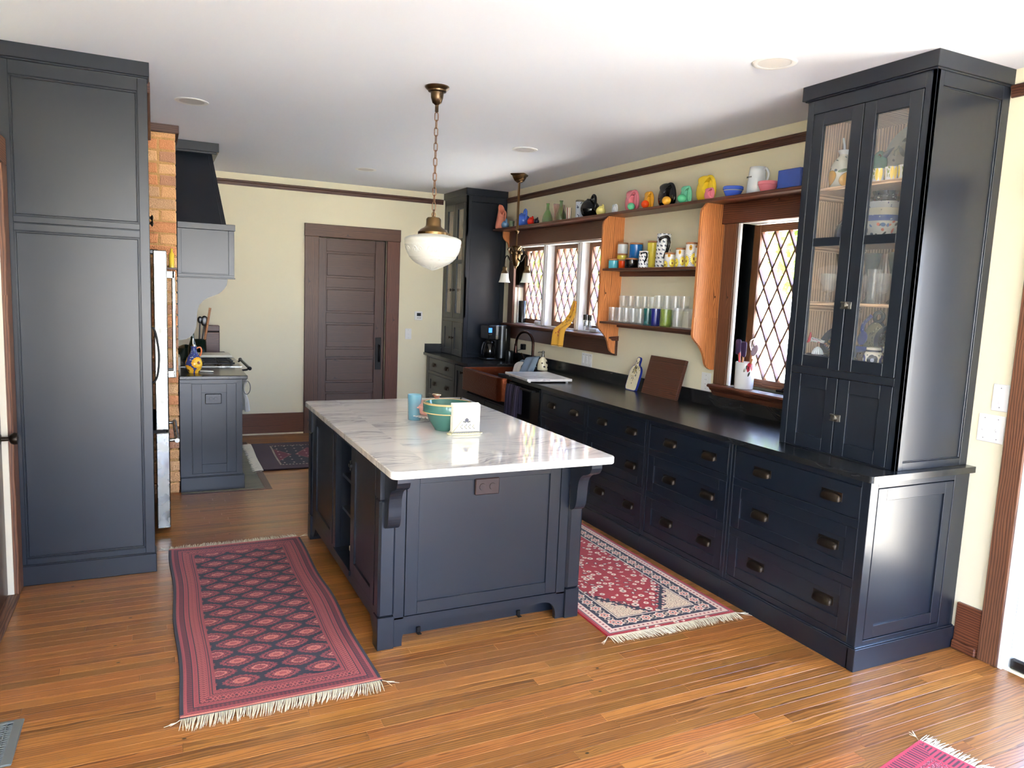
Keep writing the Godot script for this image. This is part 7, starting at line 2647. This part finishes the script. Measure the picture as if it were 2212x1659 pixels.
			part("wires", s, mat("chrome"), u)


# ---------------------------------------------------------------- lamps
func lamps():
	var brass := mat("brass")
	var t := thing("pendant_lamp", "schoolhouse pendant lamp with embossed frosted shade on a chain over the island", "lamp", Vector3(-2.11, H, 4.28))
	var c := Vector3(-2.105, 0, 4.28)
	var s := S()
	lathe(s, v2([[0.0, 2.76], [0.066, 2.76], [0.067, 2.752], [0.058, 2.742], [0.052, 2.739], [0.050, 2.732], [0.036, 2.728], [0.034, 2.70], [0.025, 2.672], [0.014, 2.664], [0.010, 2.66], [0.010, 2.625], [0.0, 2.62]]), c, 32)
	part("canopy", s, mat("canopy_brass", Color8(84, 68, 52), 0.28, 1.0), t)
	var y := 2.622
	var k := 0
	while y > 2.09:
		s = S()
		var u := Vector3.RIGHT if k % 2 == 0 else Vector3.BACK
		var pts := arc(c + Vector3(0, y - 0.010, 0), u * 0.0095, Vector3.UP * 0.010, 0, PI, 6)
		pts.append_array(arc(c + Vector3(0, y - 0.036, 0), u * 0.0095, Vector3.UP * 0.010, PI, TAU, 6))
		tube(s, pts, 0.0028, 8, true)
		part("chain_link", s, mat("chain_brass"), t)
		y -= 0.0405
		k += 1
	s = S()
	tube(s, arc(c + Vector3(0, 2.068, 0), Vector3.RIGHT * 0.011, Vector3.UP * 0.012, 0, TAU, 18), 0.003, 8, true)
	lathe(s, v2([[0.0, 2.06], [0.008, 2.06], [0.012, 2.055], [0.034, 2.052], [0.041, 2.043], [0.042, 2.01], [0.045, 2.002], [0.055, 1.994], [0.072, 1.985], [0.082, 1.974], [0.086, 1.97], [0.086, 1.957], [0.0, 1.957]]), c, 36)
	part("fitter", s, brass, t)
	s = S()
	for a in 3:
		var d := Vector3(cos(TAU * a / 3 + 0.3), 0, sin(TAU * a / 3 + 0.3))
		tube(s, [c + Vector3(0, 1.963, 0) + d * 0.08, c + Vector3(0, 1.963, 0) + d * 0.097], 0.004, 8)
	part("screw", s, brass, t)
	s = S()
	var sh := v2([[0.080, 1.962], [0.088, 1.955], [0.135, 1.945], [0.155, 1.935], [0.160, 1.928], [0.160, 1.915], [0.157, 1.908], [0.158, 1.902], [0.154, 1.885], [0.145, 1.855], [0.128, 1.826], [0.118, 1.816], [0.114, 1.814], [0.112, 1.810], [0.095, 1.797], [0.062, 1.781], [0.03, 1.770], [0.010, 1.764], [0.008, 1.760], [0.0, 1.757]])
	lathe(s, sh, c, 48, 1, 0.9)
	var shade := part("glass_shade", s, mat("frosted_glass"), t)
	# the embossed frieze: scrolls round the shade, beads above and below, a petal fringe
	s = S()
	for i in 10:
		var a0 := TAU * i / 10
		for sg in [-1.0, 1.0]:
			var pts := []
			for j in 15:
				var q := j / 14.0
				var ang: float = a0 + sg * (0.10 + (0.15 * (1.0 - q * 0.8)) * cos(q * 7.0) * 0.75)
				var yy: float = 1.867 + 0.022 * (1.0 - q * 0.75) * sin(q * 7.0)
				var rr := lerpf(0.141, 0.1545, (yy - 1.845) / 0.042)
				pts.append(c + Vector3(cos(ang) * rr, yy, sin(ang) * rr))
			tube(s, pts, 0.0028, 5)
	for q in [[0.157, 1.897], [0.1325, 1.832]]:
		for i in 90:
			var a0 := TAU * i / 90
			lathe(s, v2([[0.0, -0.002], [0.0022, 0.0], [0.0, 0.002]]), c + Vector3(cos(a0) * q[0], q[1], sin(a0) * q[0]), 5)
	for i in 16:
		var pts := []
		for j in 9:
			var ang := TAU * (i + j / 8.0) / 16
			var rr := 0.116 - 0.016 * sin(PI * j / 8.0)
			pts.append(c + Vector3(cos(ang) * rr, 1.8155 - 0.010 * sin(PI * j / 8.0), sin(ang) * rr))
		tube(s, pts, 0.0028, 5)
		var b0 := TAU * (i + 0.5) / 16
		tube(s, [c + Vector3(cos(b0) * 0.098, 1.801, sin(b0) * 0.098), c + Vector3(cos(b0) * 0.05, 1.776, sin(b0) * 0.05), c + Vector3(cos(b0 + 0.2) * 0.012, 1.762, sin(b0 + 0.2) * 0.012)], 0.0022, 5)
	part("embossing", s, mat("frosted_glass"), shade)
	# two-armed lamp over the sink
	t = thing("double_lamp", "two-armed brass ceiling lamp with small frosted bell shades over the sink", "lamp", Vector3(-0.42, H, 1.89))
	c = Vector3(-0.42, 0, 1.89)
	var ab := mat("aged_brass", Color8(104, 82, 56), 0.32, 1.0)
	s = S()
	lathe(s, v2([[0.0, 2.76], [0.092, 2.76], [0.094, 2.752], [0.086, 2.742], [0.074, 2.738], [0.066, 2.72], [0.05, 2.695], [0.026, 2.68], [0.0, 2.678]]), c, 4, 1, 0.1)
	part("canopy", s, ab, t)
	s = S()
	box(s, c.x - 0.0095, c.x + 0.0095, 2.235, 2.69, c.z - 0.0095, c.z + 0.0095, 0.002)
	box(s, c.x - 0.008, c.x + 0.008, 2.08, 2.24, c.z - 0.008, c.z + 0.008, 0.002)
	lathe(s, v2([[0.008, 2.20], [0.026, 2.232], [0.026, 2.238], [0.0, 2.24]]), c, 4, 1, 0.1)
	part("stem", s, ab, t)
	s = S()
	lathe(s, v2([[0.0, 2.095], [0.05, 2.092], [0.046, 2.085], [0.024, 2.066], [0.022, 2.05], [0.04, 2.03], [0.044, 2.0], [0.036, 1.95], [0.026, 1.91], [0.012, 1.90], [0.010, 1.885], [0.0, 1.88]]), c, 24)
	part("urn", s, ab, t)
	s = S()
	for i in 6:
		var d := Vector3(cos(TAU * i / 6), 0, sin(TAU * i / 6))
		tube(s, spline([c + Vector3(0, 2.035, 0) + d * 0.03, c + Vector3(0, 2.075, 0) + d * 0.055, c + Vector3(0, 2.07, 0) + d * 0.085, c + Vector3(0, 2.05, 0) + d * 0.09], 8), 0.011, 6, false, Vector2(1.0, 0.35))
		lathe(s, v2([[0.0, -0.02], [0.016, -0.012], [0.018, 0.0], [0.014, 0.014], [0.0, 0.02]]), c + Vector3(0, 2.03, 0) + d * 0.05, 10)
	part("leaves", s, ab, t)
	for sg in [-1.0, 1.0]:
		s = S()
		var d := Vector3(0, 0, sg)
		tube(s, spline([c + Vector3(0, 1.975, 0) + d * 0.04, c + Vector3(0, 1.95, 0) + d * 0.085, c + Vector3(0, 1.955, 0) + d * 0.12, c + Vector3(0, 2.0, 0) + d * 0.175, c + Vector3(0, 2.005, 0) + d * 0.21, c + Vector3(0, 1.975, 0) + d * 0.238, c + Vector3(0, 1.90, 0) + d * 0.24], 22), 0.0075, 10)
		var arm := part("arm", s, mat("bronze"), t)
		s = S()
		var e := c + d * 0.24
		lathe(s, v2([[0.0, 1.905], [0.012, 1.905], [0.022, 1.897], [0.024, 1.893], [0.022, 1.87], [0.026, 1.86], [0.034, 1.85], [0.038, 1.838], [0.0, 1.838]]), e, 24)
		part("socket", s, ab, arm)
		s = S()
		lathe(s, v2([[0.030, 1.842], [0.036, 1.836], [0.040, 1.81], [0.046, 1.775], [0.058, 1.749], [0.056, 1.749], [0.044, 1.775], [0.038, 1.81], [0.0, 1.836]]), e, 32)
		part("bell_shade", s, mat("frosted_glass"), arm)
	# recessed lights
	var first: Node3D
	var spots := [[-3.295, 3.06, "recessed ceiling light above the refrigerator"], [-0.917, 2.99, "recessed ceiling light in the middle of the room by the window wall"], [-1.69, 1.15, "recessed ceiling light farthest away, before the brown door"], [-0.925, 5.58, "recessed ceiling light nearest, left of the tall blue cabinet"]]
	for i in 4:
		if i == 0:
			first = local("recessed_light", spots[i][2], "ceiling light", Vector3(spots[i][0], H, spots[i][1]), "recessed ceiling lights")
			s = S()
			lathe(s, v2([[0.074, -0.003], [0.092, -0.006], [0.100, -0.003], [0.100, 0.001], [0.074, 0.001]]), Vector3.ZERO, 48)
			part("trim_ring", s, mat("white_plastic"), first)
			s = S()
			lathe(s, v2([[0.0, -0.002], [0.0745, -0.002], [0.0745, 0.001], [0.0, 0.001]]), Vector3.ZERO, 40)
			part("lens", s, mat("lens_grey", Color8(206, 202, 198), 0.4), first)
		else:
			dup(first, Vector3(spots[i][0], H, spots[i][1]), spots[i][2])


# ---------------------------------------------------------------- rugs
func rug_image(w: int, h: int, px: float, f: Callable) -> ImageTexture:
	var d := PackedByteArray()
	d.resize(w * h * 3)
	var at := 0
	for y in h:
		for x in w:
			var c: Color = f.call((x + 0.5) * px, (y + 0.5) * px, w * px, h * px)
			d[at] = clampi(int(c.r * 255.0), 0, 255)
			d[at + 1] = clampi(int(c.g * 255.0), 0, 255)
			d[at + 2] = clampi(int(c.b * 255.0), 0, 255)
			at += 3
	return bytes_tex(w, h, d)


var weave := noise(51, 1.0, 2)


func bokhara(x: float, z: float, w: float, h: float) -> Color:
	var n := weave.get_noise_2d(x * 260.0, z * 260.0)
	var n2 := weave.get_noise_2d(x * 90.0 + 50.0, z * 90.0)
	var e := minf(x, w - x)
	var ez := minf(z, h - z)
	var navy := Color8(24, 24, 38)
	var maroon := Color8(104, 34, 46)
	var rose := Color8(160, 66, 70)
	var pink := Color8(192, 104, 92)
	if ez < 0.012:
		return Color8(206, 128, 110)
	if e < 0.013 and ez > 0.02:
		return navy.lerp(Color8(50, 44, 54), 0.5 + n * 0.5)
	var band := 0.134
	var bandz := 0.148
	if e < band or ez < bandz:
		var side := e < band and (ez >= bandz or e / band < ez / bandz)
		var b := e if side else ez * band / bandz
		var along := z if side else x
		if (b > 0.021 and b < 0.026) or (b > 0.05 and b < 0.054) or (b > 0.066 and b < 0.069) or (b > 0.104 and b < 0.108) or (b > 0.121 and b < 0.124):
			return rose
		if (b > 0.047 and b < 0.05) or (b > 0.069 and b < 0.072) or (b > 0.108 and b < 0.110) or (b > 0.119 and b < 0.121):
			return navy
		var zig := absf(fposmod(along / 0.016, 1.0) - 0.5) * 2.0
		if b > 0.072 and b < 0.104:
			var q := absf((b - 0.088) / 0.016)
			var c := maroon.lerp(pink, 0.85) if absf(q - zig) < 0.28 else maroon
			if not side and q < 0.25 and fposmod(along / 0.05, 1.0) < 0.2:
				c = navy
			return c.lerp(rose, 0.25 + 0.35 * n)
		if b > 0.026 and b < 0.047:
			return maroon.lerp(Color8(70, 24, 40), 0.5 + 0.5 * signf(zig - 0.5)).lerp(rose, 0.18 + 0.25 * n)
		return (rose if absf(fposmod(along / 0.009 + (b - 0.05) / 0.009, 1.0) - 0.5) < 0.27 else maroon).lerp(pink, 0.15 + 0.3 * n)
	# the field: rows of lobed medallions on midnight blue
	var best := 9.0
	var odd := 0
	var loc := Vector2.ZERO
	var colw := 0.0833
	var pitch := 0.1745
	var k0 := int(round((x - 0.150) / colw))
	for k in [k0 - 1, k0, k0 + 1]:
		var off := 0.07 if posmod(k, 2) == 0 else 0.157
		var zz := z - off
		var r: float = zz - round(zz / pitch) * pitch
		var p := Vector2((x - 0.150 - k * colw) / 0.076, r / 0.0475)
		var a := p.angle()
		var m := pow(pow(absf(p.x), 1.5) + pow(absf(p.y), 1.5), 1.0 / 1.5) * (1.0 + 0.05 * cos(a * 18.0)) + n * 0.06
		if m < best:
			best = m
			odd = posmod(k, 2)
			loc = p
	if best > 0.98:
		return navy.lerp(Color8(40, 36, 52), 0.5 + 0.5 * n)
	var c2 := rose.lerp(maroon, clampf(0.4 + n2 * 1.1 + n * 0.5, 0.0, 1.0))
	if best > 0.86:
		return c2.lerp(maroon, 0.25)
	if absf(best - 0.66) < 0.05:
		return navy.lerp(maroon, 0.55)
	if odd == 1 and absf(loc.x) < 0.34 and absf(loc.y) < 0.30:
		return pink if absf(absf(loc.x) - 0.25) < 0.06 or absf(absf(loc.y) - 0.22) < 0.06 else c2.lerp(pink, 0.35)
	if absf(best - 0.40) < 0.05:
		return pink.lerp(Color8(222, 170, 140), 0.4)
	if n > 0.55:
		return Color8(224, 170, 140)
	return c2


var blossoms := {}


func persian_ground(x: float, z: float, w: float, h: float) -> Color:
	var n := weave.get_noise_2d(x * 240.0, z * 240.0)
	var e := minf(x, w - x)
	var ez := minf(z, h - z)
	var b := minf(e, ez)
	var red := Color8(178, 30, 42)
	var cream := Color8(230, 208, 188)
	var navy := Color8(26, 26, 48)
	var nearz := ez < e
	var along := x if nearz else z
	if b < 0.018:
		return red.lerp(Color8(130, 16, 30), 0.4 + n * 0.3)
	if b < 0.068:
		var c := cream.lerp(Color8(214, 150, 140), 0.25 + 0.3 * n)
		var q := Vector2(fposmod(along / 0.028, 1.0) - 0.5, (b - 0.044) / 0.028)
		if q.length() < 0.26:
			c = Color8(196, 110, 104) if q.length() > 0.12 else navy
		if absf(b - 0.066) < 0.003 or absf(b - 0.021) < 0.0025:
			c = navy
		return c
	if b < 0.150:
		var c := navy
		var f := fposmod(along / 0.086, 1.0) - 0.5
		var q := Vector2(f * 0.086, b - 0.109)
		var r := q.length() * (1.0 + 0.14 * cos(q.angle() * 6.0))
		if r < 0.030:
			c = cream if r > 0.021 else (Color8(204, 120, 108) if r > 0.012 else (cream if r > 0.006 else navy))
		else:
			var q2 := Vector2((absf(f) - 0.5) * 0.086, b - 0.109)
			var v := absf(absf(q2.y) - 0.014 - 0.010 * cos(q2.x * 150.0))
			if v < 0.0035 or q2.length() < 0.008:
				c = Color8(216, 190, 160)
			elif n > 0.5:
				c = Color8(190, 130, 120)
		return c
	if b < 0.158:
		return cream
	if b < 0.161:
		return navy
	# the long red medallion, stepped edge, navy band, cream corners
	var cx := absf(x - w / 2)
	var half := w / 2 - 0.161
	var reach := h - z
	if z < h / 2:
		reach = z
	var lim := clampf((reach - 0.150) / 0.335, 0.0, 1.3) * half * 1.02
	var step := 0.010 * signf(sin(reach * 130.0)) + 0.006 * sin(reach * 310.0)
	var dd := cx - (lim + step)
	if dd < 0.0:
		return red.lerp(Color8(150, 22, 36), 0.3 + 0.5 * n)
	if dd < 0.05 + 0.01 * sin(reach * 90.0):
		var s := sin(reach * 120.0) * sin(cx * 150.0)
		return navy if s < 0.45 else (Color8(204, 120, 108) if s < 0.8 else cream)
	var t := weave.get_noise_2d(x * 120.0, z * 120.0 + 90.0)
	return cream.lerp(Color8(236, 216, 178), 0.6) if t < 0.28 else (Color8(190, 110, 96) if t < 0.45 else Color8(70, 66, 70))


func rug(label: String, at: Vector3, w: float, h: float, tex: Texture2D, edge: Color, fringes: Array, turn := 0.0, wavy := 0.0, sd := 1) -> Node3D:
	var t := local("area_rug", label, "rug", at)
	var r := RandomNumberGenerator.new()
	r.seed = sd
	var s := S()
	var nx := 14
	var nz := 36
	s.set_smooth_group(2)
	var g := []
	for j in nz + 1:
		var row := []
		for i in nx + 1:
			var x := w * (float(i) / nx - 0.5)
			var z := h * (float(j) / nz - 0.5)
			var bow := wavy * 0.006 * sin(z * 7.0 + 1.0) * (2.0 * float(i) / nx - 1.0)
			var lift := wavy * 0.0022 * (1.0 + sin(z * 11.0 + x * 3.0)) * smoothstep(0.25, 0.5, absf(x) / w)
			row.append(Vector3(x + bow, 0.008 + lift, z))
		g.append(row)
	for j in nz:
		for i in nx:
			var u := [Vector2(float(i) / nx, float(j) / nz), Vector2(float(i + 1) / nx, float(j) / nz), Vector2(float(i + 1) / nx, float(j + 1) / nz), Vector2(float(i) / nx, float(j + 1) / nz)]
			tri(s, g[j][i], g[j][i + 1], g[j + 1][i + 1], Vector3.UP, u[0], u[1], u[2])
			tri(s, g[j][i], g[j + 1][i + 1], g[j + 1][i], Vector3.UP, u[0], u[2], u[3])
	var pm := StandardMaterial3D.new()
	pm.albedo_texture = tex
	pm.roughness = 0.95
	pm.rim_enabled = true
	pm.rim = 0.25
	pm.rim_tint = 0.6
	part("pile", s, pm, t)
	s = S()
	var edges := []
	for j in nz:
		edges.append([g[j][0], g[j + 1][0], Vector3.LEFT])
		edges.append([g[j][nx], g[j + 1][nx], Vector3.RIGHT])
	for i in nx:
		edges.append([g[0][i], g[0][i + 1], Vector3.FORWARD])
		edges.append([g[nz][i], g[nz][i + 1], Vector3.BACK])
	for e in edges:
		var a: Vector3 = e[0]
		var b: Vector3 = e[1]
		quad(s, a, b, Vector3(b.x, 0.0, b.z) + e[2] * 0.002, Vector3(a.x, 0.0, a.z) + e[2] * 0.002, e[2])
	part("edge", s, mat("rug_edge_%d" % sd, edge, 0.95), t)
	for f in fringes:       # [side, length]
		s = S()
		var alongx: bool = f[0] in ["far", "near"]
		var len: float = w if alongx else h
		var out: Vector3 = {"far": Vector3.FORWARD, "near": Vector3.BACK, "left": Vector3.LEFT, "right": Vector3.RIGHT}[f[0]]
		var side := Vector3.RIGHT if alongx else Vector3.BACK
		var n := int(len / 0.0042)
		var drift := 0.0
		for k in n:
			drift = clampf(drift + r.randf_range(-0.0035, 0.0035), -0.028, 0.028)
			var a := side * (len * (float(k) / n - 0.5)) + out * ((h if alongx else w) / 2 - 0.002)
			a.y = 0.005
			var l: float = f[1] * r.randf_range(0.75, 1.12)
			var d := side * (drift + r.randf_range(-0.010, 0.010))
			tube(s, [a, a + out * l * 0.4 + d * 0.3 + Vector3(0, r.randf_range(0.0, 0.004), 0), a + out * l * 0.75 + d * 0.7, a + out * l + d - Vector3(0, 0.002, 0)], [0.0019, 0.0019, 0.0016, 0.0007], 4)
		for e in [-1.0, 1.0]:      # strands that stray at the corners
			for k in 5:
				var a: Vector3 = side * (len * 0.5 * e) + out * ((h if alongx else w) / 2 - 0.004)
				a.y = 0.004
				tube(s, [a, a + out * 0.02 + side * e * 0.02, a + out * f[1] * r.randf_range(0.2, 0.9) + side * e * r.randf_range(0.03, 0.07)], [0.0019, 0.0017, 0.0008], 4)
		part("fringe", s, mat("cream_yarn"), t).set_meta("kind", "stuff")
	t.rotation.y = turn
	return t


func rugs():
	rug("dark red rug with rows of navy-outlined medallions, left of the island", Vector3(-3.078, 0.001, 4.467), 0.768, 1.935, rug_image(480, 1208, 0.0016, bokhara), Color8(40, 28, 40), [["far", 0.075], ["near", 0.085]], 0.004, 1.0, 1)
	var w := 0.80
	var h := 2.40
	var px := 0.0016
	var tx := rug_image(500, 1500, px, persian_ground)
	var im := tx.get_image()
	var r := RandomNumberGenerator.new()
	r.seed = 33
	var done := []
	for k in 2600:
		var p := Vector2(r.randf() * 500, r.randf() * 1500)
		var c := im.get_pixel(int(p.x), int(p.y))
		if c.r < 0.5 or c.g > 0.25 or minf(p.x, 500 - p.x) < 100:
			continue
		var ok := true
		for q in done:
			if q.distance_to(p) < 21.0:
				ok = false
				break
		if not ok:
			continue
		done.append(p)
		var kind := r.randi() % 4
		var cream := Color8(236, 214, 194)
		var a := r.randf() * TAU
		if kind == 0:
			petals(im, p.x, p.y, r.randf_range(9, 13), 6, cream, Color8(60, 40, 60), 0.9)
		elif kind == 1:
			petals(im, p.x, p.y, r.randf_range(8, 11), 4, cream, Color8(196, 100, 90), 1.1)
		elif kind == 2:
			blot(im, p.x, p.y, 10, 6, a, Color8(40, 34, 56))
			blot(im, p.x, p.y, 7, 4, a, cream)
		else:
			for e in 3:
				blot(im, p.x + cos(a + e) * 6, p.y + sin(a + e) * 6, 6, 2.6, a + e, cream)
		stroke(im, p, p + Vector2.from_angle(a) * 15, 0.9, Color8(206, 150, 120))
	rug("red floral rug with cream corners and navy border, right of the island", Vector3(-1.147, 0.001, 4.24), w, h, ImageTexture.create_from_image(im), Color8(150, 20, 34), [["near", 0.075], ["far", 0.075]], -0.006, 0.0, 2)
	var t3 := rug_image(400, 256, 0.0028, func(x: float, z: float, ww: float, hh: float) -> Color:
		var n := weave.get_noise_2d(x * 200.0, z * 200.0)
		var e := minf(minf(x, ww - x), minf(z, hh - z))
		var al := x if minf(z, hh - z) < minf(x, ww - x) else z
		if e < 0.012 or absf(e - 0.075) < 0.005 or absf(e - 0.095) < 0.004:
			return Color8(170, 34, 62)
		if e < 0.07:
			return Color8(60, 14, 34) if fposmod(al / 0.016, 1.0) < 0.4 else Color8(164, 36, 64)
		if n > 0.3:
			return Color8(216, 170, 170)
		return Color8(150, 26, 54) if n > -0.15 else Color8(70, 14, 36))
	var ang := 0.19
	var q := Vector3(-0.897, 0.001, 6.612)
	var ax := Vector3(cos(ang), 0, -sin(ang))
	var az := Vector3(sin(ang), 0, cos(ang))
	rug("crimson rug corner with white fringe at the bottom right of the room", q - ax * 0.56 + az * 0.36, 1.12, 0.72, t3, Color8(120, 20, 44), [["right", 0.07]], ang, 0.0, 3)
	var t4 := rug_image(512, 340, 0.0033, func(x: float, z: float, ww: float, hh: float) -> Color:
		var n := weave.get_noise_2d(x * 150.0, z * 150.0)
		var e := minf(x - 0.02, minf(z, hh - z))
		var c := Color8(46, 18, 24).lerp(Color8(66, 26, 32), 0.5 + 0.5 * n)
		if x > 0.15 and absf(minf(x - 0.16, e - 0.15)) < 0.008:
			var al := x if e < x - 0.02 else z
			return Color8(206, 190, 160) if fposmod(al / 0.03, 1.0) < 0.6 else c
		if e > 0.16 and x > 0.17:
			var p := Vector2(fposmod(x / 0.34, 1.0) - 0.5, (z - hh / 2) / 0.6)
			if absf(p.x) + absf(p.y) < 0.44:
				c = Color8(112, 30, 40)
			if absf(absf(p.x) + absf(p.y) - 0.44) < 0.018:
				c = Color8(150, 90, 80)
			if Vector2(fposmod(x / 0.085, 1.0) - 0.5, fposmod(z / 0.12, 1.0) - 0.5).length() < 0.11:
				c = Color8(210, 180, 160)
			return c if c.r > 0.3 else Color8(24, 16, 22)
		return c)
	rug("dark maroon rug with a white dotted border line in front of the range", Vector3(-1.83, 0.006, 1.10), 1.69, 1.12, t4, Color8(40, 16, 22), [["left", 0.085]], -0.02, 0.6, 4)


# ---------------------------------------------------------------- plates on the walls, the vent in the floor
func switch_plate(called: String, label: String, category: String, axis: int, w0: float, out: float, u0: float, u1: float, v0: float, v1: float, gangs: int, kind: String) -> Node3D:
	var c := to3(axis, (u0 + u1) / 2, (v0 + v1) / 2, w0)
	var t := thing(called, label, category, c)
	var s := S()
	slab(s, axis, u0, u1, v0, v1, w0, w0 + out * 0.006, 0.003)
	part("plate", s, mat("white_plastic"), t)
	var gw := (u1 - u0) / gangs
	for k in gangs:
		var cu := u0 + gw * (k + 0.5)
		var cv := (v0 + v1) / 2
		s = S()
		if kind == "toggle":
			slab(s, axis, cu - 0.005, cu + 0.005, cv - 0.012, cv + 0.012, w0, w0 + out * 0.0065, 0.001)
			var a := to3(axis, cu, cv + 0.002, w0 + out * 0.004)
			var b := to3(axis, cu, cv - 0.009, w0 + out * 0.017)
			tube(s, [a, b], [0.005, 0.004], 8)
			part("toggle", s, mat("white_paint"), t)
		else:
			slab(s, axis, cu - 0.0165, cu + 0.0165, cv - 0.034, cv + 0.034, w0, w0 + out * 0.0085, 0.002)
			part("rocker" if kind == "rocker" else "receptacle", s, mat("white_paint"), t)
			if kind != "rocker":
				s = S()
				for e in [-0.016, 0.016]:
					for q in [-0.006, 0.006]:
						slab(s, axis, cu + q - 0.001, cu + q + 0.001, cv + e - 0.004, cv + e + 0.004, w0 + out * 0.0080, w0 + out * 0.0088)
				part("slots", s, mat("grey_slot", Color8(110, 110, 108), 0.6), t)
		s = S()
		for e in [-1.0, 1.0]:
			slab(s, axis, cu - 0.002, cu + 0.002, cv + e * (v1 - v0) * 0.36 - 0.002, cv + e * (v1 - v0) * 0.36 + 0.002, w0, w0 + out * 0.0068)
		part("screws", s, mat("grey_slot", Color8(110, 110, 108), 0.6), t)
	return t


func plates_and_vents():
	switch_plate("light_switch", "white single toggle switch, upper of two plates by the right-hand door casing", "light switch", 0, XW, -1.0, 6.176, 6.252, 1.197, 1.324, 1, "toggle")
	switch_plate("light_switch", "white double toggle switch, lower of two plates by the right-hand door casing", "light switch", 0, XW, -1.0, 6.125, 6.249, 1.044, 1.176, 2, "toggle")
	switch_plate("wall_switch", "white three-rocker switch plate below the sink window", "light switch", 0, XW, -1.0, 2.452, 2.628, 1.012, 1.132, 3, "rocker")
	switch_plate("wall_outlet", "white outlet under the shelves, left of the near window", "outlet", 0, XW, -1.0, 4.122, 4.222, 1.012, 1.143, 1, "receptacle")
	switch_plate("light_switch", "white toggle switch on the far wall below the thermostat", "light switch", 2, 0.0, 1.0, -0.898, -0.822, 1.062, 1.187, 1, "toggle")
	var t := thing("thermostat", "small white thermostat with a dark screen on the far wall", "thermostat", Vector3(-0.745, 1.34, 0.01))
	var s := S()
	box(s, -0.792, -0.697, 1.288, 1.39, 0.0, 0.024, 0.006)
	part("case", s, mat("white_plastic"), t)
	s = S()
	box(s, -0.768, -0.718, 1.335, 1.372, 0.0235, 0.0255, 0.001)
	part("screen", s, mat("dark_screen", Color8(26, 32, 40), 0.15), t)
	s = S()
	for k in 3:
		box(s, -0.765 + k * 0.018, -0.753 + k * 0.018, 1.31, 1.318, 0.0235, 0.0255, 0.001)
	part("buttons", s, mat("grey_slot", Color8(110, 110, 108), 0.6), t)
	t = thing("floor_vent", "grey metal floor vent with a lattice grille at the bottom left", "vent", Vector3(-4.07, 0, 5.364))
	var vm := mat("vent_metal", Color8(112, 118, 118), 0.5, 0.35)
	s = S()
	box(s, -4.150, -4.115, 0.0, 0.008, 5.217, 5.511, 0.003)
	box(s, -4.018, -3.985, 0.0, 0.008, 5.217, 5.511, 0.003)
	box(s, -4.12, -4.01, 0.0, 0.0079, 5.217, 5.235, 0.003)
	box(s, -4.12, -4.01, 0.0, 0.0079, 5.49, 5.511, 0.003)
	part("frame", s, vm, t)
	s = S()
	box(s, -4.116, -4.016, -0.004, 0.001, 5.234, 5.492)
	part("duct", s, mat("dark_gap"), t)
	s = S()
	for k in 18:
		var z := 5.245 + k * 0.0145
		for e in [-1.0, 1.0]:
			tube(s, [Vector3(-4.116, 0.005, z - e * 0.012), Vector3(-4.017, 0.005, z + e * 0.012)], 0.0026, 4)
	for k in 3:
		box(s, -4.095 + k * 0.028, -4.091 + k * 0.028, 0.002, 0.007, 5.235, 5.491)
	part("lattice", s, vm, t)
